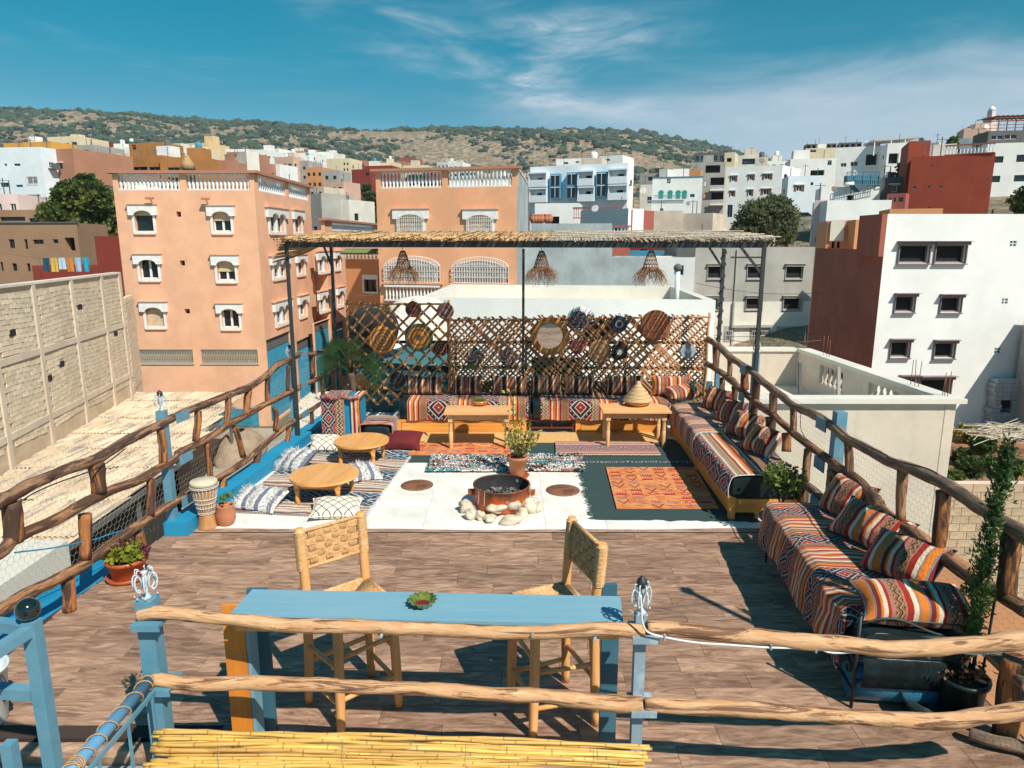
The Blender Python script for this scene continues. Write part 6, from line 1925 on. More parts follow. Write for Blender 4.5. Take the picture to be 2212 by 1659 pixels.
def lattice_mat():
 m,k,b=new_mat('lattice_cloth')
 uv=k.node('ShaderNodeUVMap').outputs[0]
 nz=k.noise(uv,9,3,.5,0,1); va=k.node('ShaderNodeVectorMath',operation='MULTIPLY_ADD'); k.l.new(nz,va.inputs[0]); va.inputs[1].default_value=(.02,.02,0); k.l.new(uv,va.inputs[2])
 sp=k.node('ShaderNodeSeparateXYZ'); k.l.new(va.outputs[0],sp.inputs[0])
 u,v=sp.outputs[0],sp.outputs[1]
 a=k.m('ABSOLUTE',k.m('SUBTRACT',k.m('FRACT',k.m('MULTIPLY',k.m('ADD',u,v),8.5)),.5)); bb=k.m('ABSOLUTE',k.m('SUBTRACT',k.m('FRACT',k.m('MULTIPLY',k.m('SUBTRACT',u,v),8.5)),.5))
 ln=k.m('LESS_THAN',k.m('MINIMUM',a,bb),.055)
 c=k.mix(ln,(.72,.66,.55),(.05,.045,.04))
 k.put(b.inputs['Base Color'],c); b.inputs['Roughness'].default_value=.95; bump(k,b,k.m('ADD',ln,k.noise(uv,70,3,.6)),.5,.006)
lattice_mat()
def shag_mat():
 m,k,b=new_mat('shag_stripe')
 uv=k.node('ShaderNodeUVMap').outputs[0]
 n=k.noise(k.mapping(uv,(40,12,1)),2,4,.6); sp=k.node('ShaderNodeSeparateXYZ'); k.l.new(uv,sp.inputs[0])
 s=k.m('FRACT',k.m('ADD',k.m('MULTIPLY',sp.outputs[0],6.2),k.m('MULTIPLY',n,.25)))
 c=k.mix(k.m('GREATER_THAN',s,.66),(.78,.77,.74),(.16,.17,.25))
 c=k.mix(k.m('MULTIPLY',k.smooth(n,.52,.62),.5),c,(.2,.2,.26))
 k.put(b.inputs['Base Color'],c); b.inputs['Roughness'].default_value=.95; bump(k,b,n,1.0,.02)
shag_mat()
def pillow(name,label,c,w,h,th,rot,mat,group=None,cat='cushion',seed=0,piping=None,droop=.0,tassel=None):
 """stuffed cushion: two bulged faces meeting at a seam, pinched corners, soft creases"""
 M=Matrix.Rotation(rot[2],3,'Z') @ Matrix.Rotation(rot[0],3,'X') @ Matrix.Rotation(rot[1],3,'Y')
 c=Vector(c); N=18
 t=thing(name,label,cat,c,group)
 def f(side):
  def g(a,b):
   x,y=a*2-1,b*2-1
   e=(max(0,1-abs(x) ** 2.6)*max(0,1-abs(y) ** 2.6)) ** .55
   pin=1-.12*(1-abs(x) ** 2)*(abs(y) ** 3); pin2=1-.12*(1-abs(y) ** 2)*(abs(x) ** 3)
   wr=noise.noise(Vector((x*2.2+seed*3.1,y*2.2,seed+side)))*.16+noise.noise(Vector((x*6+seed,y*6,seed*2)))*.05
   z=side*th*.58*e ** .85*(1+wr)
   p=Vector((x*w/2*pin2,y*h/2*pin,z-droop*(x*x)*h*.3))
   return c+M @ p
  return g
 mb=MB(); uvf=lambda a,b: (a*w+seed*.13,b*h)
 mb.grid(f(1),N,N,uvf); mb.grid(f(-1),N,N,uvf)
 o=mb.build('cushion_cover',mat,t)
 if piping:
  g=f(1); pts=[g(i/10,0) for i in range(10)]+[g(1,i/10) for i in range(10)]+[g(1-i/10,1) for i in range(10)]+[g(0,1-i/10) for i in range(10)]
  mb=MB(); mb.tube(pts,.006,5,closed=True); mb.build('piping',piping,t)
 if tassel:
  g=f(1); q=g(1,1); mb=MB()
  for i in range(9): mb.tube([q,q+Vector((random.uniform(.0,.05),random.uniform(-.03,.03),-.02)),q+Vector((random.uniform(.03,.09),random.uniform(-.05,.05),-.05))],.003,4)
  mb.build('tassel',tassel,t)
 return t,f,M
def shag(t,f,w,h,mat='white_wool',n=900,L=.05,bands=((.0,.2),(.34,.56),(.72,1.0))):
 mb=MB(); rnd=random.Random(3); g=f(1)
 for i in range(n):
  lo,hi=rnd.choice(bands); a=rnd.uniform(lo,hi); b=rnd.random(); p=g(a,b)
  d=Vector((rnd.uniform(-.6,.6),rnd.uniform(-1.0,.2),rnd.uniform(-.1,.5))).normalized()*L*rnd.uniform(.5,1.1)
  s=Vector((rnd.uniform(-1,1),rnd.uniform(-1,1),0)).normalized()*.004
  q=p+d; q.z=max(q.z,.012)
  mb.add([p-s,p+s,q+s*.4,q-s*.4],[(0,1,2,3)])
 mb.build('shaggy_pile',mat,t,kind='stuff')
def rug(name,label,corners,z,mat,uvs=(1,1),n=(20,20),wav=.004,th=.008,fringe=None,cat='rug',ragged=0.0):
 """corners: near-left, near-right, far-right, far-left (plan)"""
 A,B,C,D=[Vector((q[0],q[1],0)) for q in corners]
 c=(A+B+C+D)/4
 t=thing(name,label,cat,(c.x,c.y,z))
 Lx,Ly=(B-A).length,(D-A).length
 def pt(a,b,dz=0):
  p=(A*(1-a)+B*a)*(1-b)+(D*(1-a)+C*a)*b
  e=0
  if ragged:
   k=noise.noise(Vector((a*14,b*14,1)))*ragged
   if a in (0,1): p.x += k
   if b in (0,1): p.y += k
  return Vector((p.x,p.y,z+th+dz+wav*(noise.noise(Vector((p.x*4,p.y*4,z*50)))+1)*.8))
 mb=MB(); uvf=lambda a,b: (a*Lx,b*Ly)
 mb.grid(lambda a,b: pt(a,b),n[0],n[1],uvf,smooth=True)
 ring=[(i/n[0],0) for i in range(n[0])]+[(1,i/n[1]) for i in range(n[1])]+[(1-i/n[0],1) for i in range(n[0])]+[(0,1-i/n[1]) for i in range(n[1])]
 V=[pt(*q) for q in ring]+[Vector((pt(*q).x,pt(*q).y,z)) for q in ring]; m=len(ring)
 mb.add(V,[(i,m+i,m+(i+1) % m,(i+1) % m) for i in range(m)])
 mb.build('weave',mat,t)
 if fringe:
  mb=MB(); side=fringe[1]; rnd=random.Random(1)
  for i in range(int(fringe[2])):
   f_=i/fringe[2]
   q={'near': pt(f_,0),'far': pt(f_,1),'left': pt(0,f_),'right': pt(1,f_)}[side]
   d={'near': (0,-1),'far': (0,1),'left': (-1,0),'right': (1,0)}[side]
   e=Vector((d[0]+rnd.uniform(-.5,.5),d[1]+rnd.uniform(-.5,.5),0))*fringe[3]
   mb.tube([q,Vector((q.x+e.x,q.y+e.y,z+.004))],.003,4,smooth=False)
  mb.build('fringe',fringe[0],t,kind='stuff')
 return t
def shapes():
 X=lambda x,y,z=0: P(x,y,z)
 rug('floor_rug','dark green black carpet under the low tables behind the fire pot',[X(880,1000),X(1270,998),X(1255,955),X(905,955)],.002,'rug_green',ragged=.02)
 rug('floor_rug','large dark green carpet with frayed edge beside the right bench',[X(1285,1123),X(1640,1128),X(1530,990),X(1250,995)],.003,'rug_green',n=(24,30),fringe=('rug_green','left',160,.05),ragged=.05)
 rug('floor_rug','dark green carpet strip between the red striped rug and the large carpet',[X(1255,1000),X(1515,1000),X(1455,952),X(1190,952)],.014,'rug_green',fringe=('white_wool','near',70,.035),ragged=.03)
 rug('floor_rug','orange and red rug of small geometric figures lying on the dark green carpet',[X(1332,1104),X(1553,1104),X(1500,1014),X(1309,1014)],.022,'rug_orange')
 rug('floor_rug','narrow red and orange rug under the left rectangular table',[X(882,987),X(1105,989),X(1098,961),X(900,961)],.022,'rug_orange')
 rug('floor_rug','red and white striped rug with rosettes under the right table',[X(1201,988),X(1428,989),X(1410,960),X(1199,960)],.034,'rug_red',fringe=('rug_red','near',50,.02))
 rug('straw_mat','pale yellow straw mat in front of the back bench',[X(905,960),X(1440,959),X(1432,938),X(870,938)],.020,'rug_straw',wav=.002)
 rug('blue_rug','big blue and white Berber rug with wavy stripes and diamonds under the round tables',[X(492,1108),X(785,1122),X(905,962),X(690,945)],.003,'rug_blue',n=(50,60),wav=.02,th=.01,fringe=('white_wool','right',150,.03))
 a,b=X(500,1085),X(640,985)
 for (lab,cs) in (('shaggy rag rug of white, black and turquoise strips left of the potted plant',(X(921,1022),X(1096,1022),X(1092,990),X(933,988))),
     ('shaggy rag rug of white, blue and pink strips right of the potted plant',(X(1128,1020),X(1264,1022),X(1256,987),X(1130,987)))):
  t=rug('rag_rug',lab,cs,.026,'rag_wool',wav=.008,th=.012,ragged=.02)
  mb=MB(); rnd=random.Random(hash(lab) % 97)
  A,B,C,D=cs
  for i in range(1500):
   u,v=rnd.random(),rnd.random(); p=(A*(1-u)+B*u)*(1-v)+(D*(1-u)+C*u)*v
   z=.042; d=Vector((rnd.uniform(-1,1),rnd.uniform(-1,1),0)).normalized()*rnd.uniform(.015,.035); s=Vector((-d.y,d.x,0))*.3
   top=Vector((p.x,p.y,z+rnd.uniform(.01,.03)))
   mb.add([Vector((p.x,p.y,z))-d-s,Vector((p.x,p.y,z))-d+s,top+s,top-s,Vector((p.x,p.y,z))+d+s,Vector((p.x,p.y,z))+d-s],[(0,1,2,3),(3,2,4,5)])
  mb.build('rag_pile','rag_wool',t,kind='stuff')
 pm('rusty_disc',(.16,.065,.035),(.26,.12,.07),scale=14,rough=.6,bmp=.5,bdist=.01)
 for (x,y,rr,lab) in ((901,1049,.20,'round rusty brown floor plate left of the fire pot'),(1216,1060,.205,'round rusty brown floor plate right of the fire pot')):
  q=X(x,y); t=thing('floor_plate',lab,'plate',q)
  mb=MB(); mb.lathe([(rr,.002),(rr*1.01,.010),(rr*.9,.016),(rr*.3,.018),(rr*.12,.022),(0,.022)],q,40,wave=(17,.012,.1)); mb.build('disc','rusty_disc',t)
  mb=MB()
  for i in range(24):
   a=i/24*2*math.pi; mb.beam(q+Vector((math.cos(a)*rr*.2,math.sin(a)*rr*.2,.019)),q+Vector((math.cos(a+.25)*rr*.88,math.sin(a+.25)*rr*.88,.017)),.007,.005)
  mb.build('rib','rusty_disc',t)
shapes()
# tables
def turned_leg(mb,x,y,h,r=.032):
 mb.box((x,y,h-.06),(r*2,r*2,.12))
 mb.lathe([(r*.62,0),(r*.8,.02),(r*.95,h*.3),(r*1.0,h*.5),(r*.7,h*.53),(r*1.05,h*.56),(r*.7,h*.59),(r*1.0,h*.64),(r*.75,h-.13),(r*.95,h-.12)],(x,y,0),12)
def rect_table(label,fl,fr,depth,ztop,rz=-R(4)):
 a,b=P(*fl,ztop),P(*fr,ztop)
 w=(b-a).length
 rz=math.atan2(b.y-a.y,b.x-a.x)
 t=thing('dining_table',label,'table',(0,0,0));
 n=4; dw=depth/n
 for i in range(n):
  mb=MB(); mb.box((0,-depth/2+dw*(i+.5),ztop-.0125),(w,dw-.0015,.025)); mb.build('tabletop_board','pine_x',t)
 for (x,y) in ((-1,-1),(1,-1),(-1,1),(1,1)):
  mb=MB(); turned_leg(mb,x*(w/2-.09),y*(depth/2-.09),ztop-.026); mb.build('leg','pine_z',t)
 for (x0,y0,x1,y1) in ((-1,-1,1,-1),(-1,1,1,1),(-1,-1,-1,1),(1,-1,1,1)):
  mb=MB(); mb.beam((x0*(w/2-.09),y0*(depth/2-.09),ztop-.075),(x1*(w/2-.09),y1*(depth/2-.09),ztop-.075),.02,.09); mb.build('apron','pine_x',t)
 c=(a+b)/2; nrm=Vector((-math.sin(rz),math.cos(rz),0))
 t.location=(c.x+nrm.x*depth/2,c.y+nrm.y*depth/2,0); t.rotation_euler=(0,0,rz)
 return t,c,nrm,w
TA=rect_table('rectangular pine table with the succulent bowl, left of two before the back bench',(958,893),(1108,893),.50,.58)
TB=rect_table('rectangular pine table carrying the straw tagine basket, right of two',(1303,890),(1452,890),.55,.58)
def round_table(label,cx,cy,r,h):
 q=P(cx,cy,h)
 t=thing('round_table',label,'table',(0,0,0))
 n=5
 for i in range(n):
  x0,x1=-r+2*r*i/n,-r+2*r*(i+1)/n
  m=8; xs=[x0+(x1-x0-.002)*j/m for j in range(m+1)]
  up=[(x,math.sqrt(max(0,r*r-x*x))) for x in xs]; poly=[(x,-y) for x,y in up]+[(x,y) for x,y in reversed(up)]
  mb=MB(); mb.prism(poly,h-.028,h); mb.build('tabletop_board','pine_y2',t)
 k=r*.60
 for (x,y) in ((-1,-1),(1,-1),(-1,1),(1,1)):
  mb=MB(); mb.box((x*k,y*k,h-.07),(.055,.055,.08)); mb.lathe([(.02,0),(.026,.01),(.028,h*.35),(.020,h*.40),(.029,h*.44),(.029,h-.1)],(x*k,y*k,0),12); mb.build('leg','pine_box',t)
 for (x0,y0,x1,y1) in ((-1,-1,1,-1),(-1,1,1,1),(-1,-1,-1,1),(1,-1,1,1)):
  mb=MB(); mb.beam((x0*k,y0*k,h-.07),(x1*k,y1*k,h-.07),.02,.07); mb.build('apron','pine_box',t)
 t.location=(q.x,q.y,0.02); t.rotation_euler=(0,0,-R(6))
wood('pine_y2',(.74,.34,.10),(.84,.43,.15),.8,.35,'Y',.05,coat=.25)
round_table('low round pine table nearer the drum, on the blue rug',701,1026,.40,.30)
round_table('low round pine table next to the maroon cushion',781,953,.375,.32)
# back bench
def back_bench():
 A,B=P(857,957,0),P(1137,957,0)
 def box_front(x0,x1,yt,yb,D,label):
  a,b=P(x0,yb,0),P(x1,yb,0); h=.235
  t=thing('plank_bench',label,'bench',((a.x+b.x)/2,a.y,0))
  dpt=.72
  mb=MB(); mb.bb(a.x+.01,b.x-.01,a.y+.02,a.y+dpt,.03,h-.001); mb.build('carcass','pine_box',t)
  for i in range(3):
   z0=.01+i*.06; mb=MB(); mb.bb(a.x+.09,b.x-.09,a.y-.0,a.y+.018,z0,z0+.057); mb.build('plank','pine_box',t)
  for x in (a.x+.04,b.x-.04):
   mb=MB(); mb.bb(x-.04,x+.04,a.y-.012,a.y+.019,0,h+.0); mb.build('corner_board','pine_box',t)
  mb=MB(); mb.bb(a.x+.081,b.x-.081,a.y-.008,a.y+.019,h-.045,h); mb.build('top_board','pine_box',t)
  return a,b,h
 a,b,h=box_front(857,1137,907,937,0,'yellow pine plank bench base under the left half of the back seating')
 a2,b2,h=box_front(1243,1440,905,936,0,'yellow pine plank bench base under the right half of the back seating')
 t=thing('iron_seat_frame','dark red iron frame filling the gap between the two bench bases','frame',(P(1190,937,0)))
 mb=MB(); x0,x1,y=b.x+.06,a2.x-.04,b.y+.04
 for z in (.09,.215): mb.beam((x0,y,z),(x1,y,z),.025,.02)
 for x in (x0,(x0+x1)/2,x1): mb.beam((x,y,.0 if x != (x0+x1)/2 else .09),(x,y,.22),.02,.02)
 mb.build('frame',pm('red_iron',(.20,.035,.02),rough=.5),t)
 def mattress(x0,x1,label,lab2,u0):
  q0,q1=P(x0,907,h),P(x1,907,h)
  z0,z1=h+.002,h+.285
  t=thing('bench_mattress',label,'mattress',((q0.x+q1.x)/2,q0.y,h))
  mb=MB(); y0,y1=q0.y-.0,q0.y+.70
  rb=.05; Nn=24
  def prof(v):   # rounded rectangle in y z
   c=[(y0+rb,z0),(y0,z0+rb),(y0,z1-rb),(y0+rb*.4,z1-rb*.3),(y0+rb,z1),(y1-rb,z1),(y1,z1-rb),(y1,z0+rb),(y1-rb,z0)]
   return c
  c=prof(0); n=len(c); V=[];
  xs=[q0.x,q0.x+.02]+[q0.x+.02+(q1.x-q0.x-.04)*i/10 for i in range(1,10)]+[q1.x-.02,q1.x]
  for i,x in enumerate(xs):
   k=.93 if i in (0,len(xs)-1) else 1
   for (yy,zz) in c: V.append((x,(y0+y1)/2+(yy-(y0+y1)/2)*k,(z0+z1)/2+(zz-(z0+z1)/2)*k+.006*math.sin(x*9)))
  fs=[]
  for i in range(len(xs)-1):
   for j in range(n): fs.append((i*n+j,i*n+(j+1) % n,(i+1)*n+(j+1) % n,(i+1)*n+j))
  mb.add(V,fs,smooth=True); mb.f.append(tuple(range(n-1,-1,-1))); mb.f.append(tuple((len(xs)-1)*n+j for j in range(n)))
  mb.build('upholstery','leather',t)
  t2=thing('kilim_throw',lab2,'throw',((q0.x+q1.x)/2,q0.y,z1))
  xa,xb=q0.x+.13,q1.x-.03
  path=[(y0-.012,z0-.0),(y0-.014,z0+.1),(y0-.012,z1-.06),(y0-.002,z1-.012),(y0+.05,z1+.012),(y0+.3,z1+.014),(y1-.02,z1+.012)]
  L=[0]
  for i in range(1,len(path)): L.append(L[-1]+math.dist(path[i],path[i-1]))
  NU,NV=60,30
  def g(a_,b_):
   s=b_*L[-1]
   for i in range(len(L)-1):
    if s <= L[i+1]+1e-9: break
   f=(s-L[i])/(L[i+1]-L[i]); yy=path[i][0]+(path[i+1][0]-path[i][0])*f; zz=path[i][1]+(path[i+1][1]-path[i][1])*f
   x=xa+(xb-xa)*a_; w_=noise.noise(Vector((x*5,s*4,u0)))*.008
   return (x+w_,yy-abs(w_)*(1 if b_<.35 else 0),zz+(w_*.8 if b_>.4 else 0)+(.01*math.sin(x*13+u0) if b_<.03 else 0))
  mb=MB(); mb.grid(g,NU,NV,lambda a_,b_: (a_*(xb-xa)+u0,b_*L[-1])); mb.build('cloth','kilim_back',t2)
  return z1,y0,y1
 z1,y0,y1=mattress(862,1146,'black leather mattress on the left back bench','kilim throw with orange stripes and diamonds over the left back mattress',.1)
 mattress(1150,1452,'black leather mattress on the right back bench','kilim throw with diamonds over the right back mattress',.75)
 labs=['first striped cushion from the left on the back bench','second striped cushion from the left on the back bench','third striped cushion on the back bench, above the left table',
   'fourth striped cushion on the back bench, tallest of the row','fifth striped cushion on the back bench, leaning on the fourth','striped cushion hidden behind the straw tagine basket','bright orange striped cushion at the right end of the back bench']
 for i,(xa,xb,ya,yb) in enumerate(((876,958,827,859),(976,1043,824,859),(1060,1141,823,858),(1144,1215,815,857),(1217,1283,817,857),(1306,1390,826,857),(1404,1488,818,856))):
  yy=y1-.17-(.1 if i == 6 else 0)
  q0,q1=PD(xa,yb,yy),PD(xb,yb,yy); top=PD(xa,ya,yy).z
  w=q1.x-q0.x; hh=max(.30,top-z1+.02)*1.1
  pillow('bench_cushion',labs[i],((q0.x+q1.x)/2,yy,z1+.01+hh/2*.95),w*1.03,hh,.20,(R(76),0,R(random.uniform(-3,3))),'pillow_warm' if i == 6 else 'pillow_dark','striped cushions along the back bench',seed=i)
 q=PD(1472,856,y1-.45)
 pillow('bench_cushion','orange striped cushion lying flat in the right back corner',(q.x,q.y,z1+.10),.56,.42,.20,(R(6),R(-4),R(14)),'pillow_warm',None,seed=9)
 return z1
BZ=back_bench()
# right bench
def right_bench():
 ax=Vector((.035,1,0)).normalized(); px=Vector((1,-.035,0)).normalized()
 n0=P(1576,1124,0)
 L,Wd,hb,ht=3.45,.78,.245,.50
 rz=math.atan2(px.y,px.x)
 def at(u,v,z): return n0+px*u+ax*v+Vector((0,0,z))
 t=thing('long_bench','long orange pine bench running along the right fence','bench',tuple(at(Wd/2,L/2,0)))
 def plank(name,u0,u1,v0,v1,z0,z1,mat,par=t):
  mb=MB(); c=at((u0+u1)/2,(v0+v1)/2,(z0+z1)/2); mb.box(c,(u1-u0,v1-v0,z1-z0),rz); return mb.build(name,mat,par)
 for (v0,v1) in ((0,1.72),(1.725,L)):
  plank('side_board',0,.025,v0,v1,.06,hb,'pine_y')
 plank('end_board',.026,Wd,0.01,.035,.09,hb,'pine_box')
 for v in (0,1.66,L-.07):
  plank('leg',-.01 if v else -.012,.05,v-.012,v+.06,0,hb+(.02 if v == 0 else 0),'pine_box')
  plank('leg',Wd-.06,Wd,v-.012,v+.06,0,hb,'pine_box')
 plank('seat_panel',.026,Wd,.036,L,hb-.03,hb-.002,'pine_y')
 def mattress(v0,v1,lab,zt):
  t=thing('bench_mattress',lab,'mattress',tuple(at(Wd/2,(v0+v1)/2,hb)))
  mb=MB(); n=10
  prof=[(.03,hb+.002),(.005,hb+.04),(.005,zt-.05),(.02,zt-.012),(.06,zt),(Wd-.06,zt),(Wd-.01,zt-.04),(Wd-.01,hb+.04),(Wd-.04,hb+.002)]
  V=[]; m=len(prof); vs=[v0,v0+.03]+[v0+(v1-v0)*i/n for i in range(1,n)]+[v1-.03,v1]
  for i,v in enumerate(vs):
   k=.95 if i in (0,len(vs)-1) else 1
   for (u,z) in prof: V.append(at(Wd/2+(u-Wd/2)*k,v,(zt+hb)/2+(z-(zt+hb)/2)*k))
  mb.add(V,[(i*m+j,(i+1)*m+j,(i+1)*m+(j+1) % m,i*m+(j+1) % m) for i in range(len(vs)-1) for j in range(m)],smooth=True)
  mb.f.append(tuple(range(m))); mb.f.append(tuple((len(vs)-1)*m+j for j in range(m-1,-1,-1)))
  mb.build('upholstery','leather',t)
 mattress(.02,1.74,'black leather mattress on the near half of the right bench',ht)
 mattress(1.76,L-.02,'black leather mattress on the far half of the right bench',ht)
 def throw(v0,v1,lab,mat,zt,hang,seed,uvflip,wmax=Wd-.05):
  t=thing('kilim_throw',lab,'throw',tuple(at(Wd/2,(v0+v1)/2,zt)))
  path=[(-.03,zt-hang),(-.035,zt-hang*.5),(-.022,zt-.06),(.0,zt-.008),(.05,zt+.016),(wmax/2,zt+.02),(wmax,zt+.014)]
  Ls=[0]
  for i in range(1,len(path)): Ls.append(Ls[-1]+math.dist(path[i],path[i-1]))
  def g(a,b):
   s=b*Ls[-1]; i=0
   for i in range(len(Ls)-1):
    if s <= Ls[i+1]+1e-9: break
   f=(s-Ls[i])/(Ls[i+1]-Ls[i]); u=path[i][0]+(path[i+1][0]-path[i][0])*f; z=path[i][1]+(path[i+1][1]-path[i][1])*f
   v=v0+(v1-v0)*a
   w_=noise.noise(Vector((v*4,s*3,seed)))
   if b<.3: u -= abs(w_)*.035; z += .02*math.sin(v*7+seed)*(1-b/.3)
   else: z += w_*.010
   return at(u,v+w_*.012,z)
  mb=MB(); mb.grid(lambda a,b: g(1-a,b),60,30,(lambda a,b: ((1-a)*(v1-v0)+seed,b*Ls[-1])) if not uvflip else (lambda a,b: (b*Ls[-1]+seed,(1-a)*(v1-v0)))); mb.build('cloth',mat,t)
  mb=MB(); pts=[g(0,i/24) for i in range(25)]; mb.tube(pts,.006,5); mb.build('hem','white_wool',t)
 throw(.0,1.78,'kilim throw with red rosette band over the near half of the right bench','kilim_back2',ht,.25,.3,True)
 throw(1.70,L-.05,'crosswise striped kilim throw over the far half of the right bench','kilim_cross',ht+.01,.27,.9,False)
 labs=['striped cushion farthest back against the right fence','upright striped cushion second from the back on the right bench','striped cushion third from the back on the right bench','striped cushion nearest the potted tree on the right bench']
 sp=[((1570,876),.60,3.05,(R(62),R(8),R(-62))),((1610,913),.60,2.30,(R(70),R(10),R(-72))),((1630,955),.58,1.60,(R(42),0,R(-58))),((1684,992),.58,.86,(R(46),R(4),R(-66)))]
 for i,((x,y),u,v,rt) in enumerate(sp):
  c=at(u,v,ht+.16)
  pillow('bench_cushion',labs[i],c,.46,.40,.22,rt,'pillow_warm','striped cushions along the right bench',seed=20+i)
stripe_mat('kilim_back2',[(0,DRED),(.05,ORNG),(.10,CREAM),(.13,RED),(.17,PINK),(.20,OCH),(.29,PINK),(.31,SLATE),(.72,PINK),(.74,CREAM),(.77,OCH),(.87,RED),(.91,CREAM),(.95,ORNG)],.80,
  [(.20,.29,'zig',OCH,INK,PINK),(.31,.72,'diamond',(.025,.035,.045),(.66,.48,.46),(.40,.035,.025)),(.77,.87,'zig',OCH,INK,CREAM)],wob=.008)
stripe_mat('kilim_cross',[(0,CREAM),(.07,RED),(.11,CREAM),(.16,ORNG),(.21,DRED),(.25,CREAM),(.29,ORNG),(.34,CREAM),(.38,PINK),(.42,RED),(.46,CREAM),(.49,ORNG),(.52,SLATE),(.88,PINK),(.92,OCH),(.96,ORNG)],.46,
  [(.56,.88,'diamond',(.03,.035,.06),(.68,.50,.44),(.42,.04,.03))],wob=.03)
right_bench()
# iron daybed in the foreground
def daybed():
 nl=P(1838,1528,0); fl=P(1642,1216,0)
 ax=Vector((fl.x-nl.x+.06,fl.y-nl.y,0)); L=ax.length+.02; ax.normalize(); px=Vector((ax.y,-ax.x,0))
 Wd,zs,zt=.72,.36,.57
 def at(u,v,z): return Vector((nl.x,nl.y,0))+px*u+ax*v+Vector((0,0,z))
 t=thing('iron_daybed','black wrought iron daybed with scroll sides along the right edge','daybed',tuple(at(Wd/2,L/2,0)))
 for (u,v) in ((0,0),(Wd,0),(0,L),(Wd,L)):
  mb=MB(); h=.66 if v == 0 else .42; mb.cyl(at(u,v,0),at(u,v,h),.011,seg=8)
  if v == 0: mb.lathe([(0,-.016),(.016,0),(0,.018)],at(u,v,h+.012),10)
  mb.build('leg','dark_iron',t)
 mb=MB()
 for z in (.20,.34):
  mb.tube([at(0,0,z),at(Wd,0,z)],.009,6); mb.tube([at(0,L,z),at(Wd,L,z)],.009,6)
 for z in (.12,.34):
  mb.tube([at(0,0,z),at(0,L,z)],.009,6); mb.tube([at(Wd,0,z),at(Wd,L,z)],.009,6)
 mb.tube([at(0,0,.60)]+[at(Wd*i/14,0,.60+.05*math.sin(i/14*math.pi*2)) for i in range(1,14)]+[at(Wd,0,.60)],.009,6)
 mb.build('side_frame','dark_iron',t)
 def scroll(c,e,r0,turns,sgn,up=0):
  pts=[]
  for i in range(34):
   th=i/33*turns*2*math.pi; r=r0*(1-i/33*.88); pts.append(c+e*(r*math.cos(th+up))*sgn+Vector((0,0,r*math.sin(th+up))))
  return pts
 for (u,z,r,s) in ((.10,.27,.055,1),(.34,.27,.055,-1),(.58,.27,.055,1)):
  mb=MB(); mb.tube(scroll(at(u,0,z),px,r,1.9,s),.006,6); mb.build('scroll','dark_iron',t)
 mb=MB(); mb.tube([at(.03+.30*i/12,0,.52-.14*math.sin(i/12*math.pi)) for i in range(13)],.007,6); mb.tube([at(.40+.30*i/12,0,.52-.14*math.sin(i/12*math.pi)) for i in range(13)],.007,6); mb.build('scroll','dark_iron',t)
 v=.12
 while v<L:
  for (z,r) in ((.23,.085),):
   mb=MB(); mb.tube(scroll(at(0,v,z),ax,r,1.0,1,0),.006,6); mb.tube(scroll(at(0,v+.13,z),ax,r,1.0,-1,0),.006,6); mb.build('scroll','dark_iron',t)
  v += .36
 mb=MB()
 for i in range(9): mb.beam(at(.0,.1+i*(L-.2)/8,zs-.03),at(Wd,.1+i*(L-.2)/8,zs-.03),.03,.008)
 mb.build('seat_slats','dark_iron',t)
 t1=thing('daybed_mattress','creased black leather mattress on the iron daybed','mattress',tuple(at(Wd/2,L/2,zs)))
 mb=MB(); n=26
 def g(a,b):
  th=a*2*math.pi; cx,cz=Wd/2,(zs+zt)/2; hw,hh=Wd/2+.02,(zt-zs)/2
  c_,s_=math.cos(th),math.sin(th); e=.32
  u=cx+hw*math.copysign(abs(c_) ** e,c_); z=cz+hh*math.copysign(abs(s_) ** e,s_)
  q=abs(b*2-1); k=(1-q ** 14) ** .25 if q<1 else 0.0
  k=max(k,.86); vv=-.02+(L+.04)*b
  w_=noise.noise(Vector((u*7,vv*5,z*9)))*.02
  return at(cx+(u-cx)*k+w_*.4,vv+w_,cz+(z-cz)*k+w_*.6)
 mb.grid(g,40,n);
 m0=len(mb.v); rim=[g(i/40,0) for i in range(40)]; mb.add(rim,[tuple(range(39,-1,-1))]); mb.build('upholstery','leather',t1)
 tq=thing('black_quilt','folded black quilted cover tucked under the near end of the daybed mattress','quilt',tuple(at(Wd/2,0,.28)))
 mb=MB(); mb.grid(lambda a,b: at(.03+(Wd-.05)*a,-.03-.03*math.sin(b*3.14)-.008*abs(math.sin(a*20))*abs(math.sin(b*9)),.17+.21*b),60,12); mb.build('quilt_cloth',pm('quilt',(.010,.018,.020),(.006,.010,.012),scale=9,rough=.6,bmp=.5,bdist=.01),tq)
 MATS['quilt'].node_tree.nodes['Principled BSDF'].inputs['Specular IOR Level'].default_value=.12
 t2=thing('kilim_throw','kilim throw with red diamonds and orange stripes covering the iron daybed','throw',tuple(at(Wd/2,L/2,zt)))
 path=[(-.075,zs-.13),(-.065,zs-.03),(-.045,zt-.07),(-.03,zt-.01),(.02,zt+.022),(.3,zt+.026),(Wd-.05,zt+.02)]
 Ls=[0]
 for i in range(1,len(path)): Ls.append(Ls[-1]+math.dist(path[i],path[i-1]))
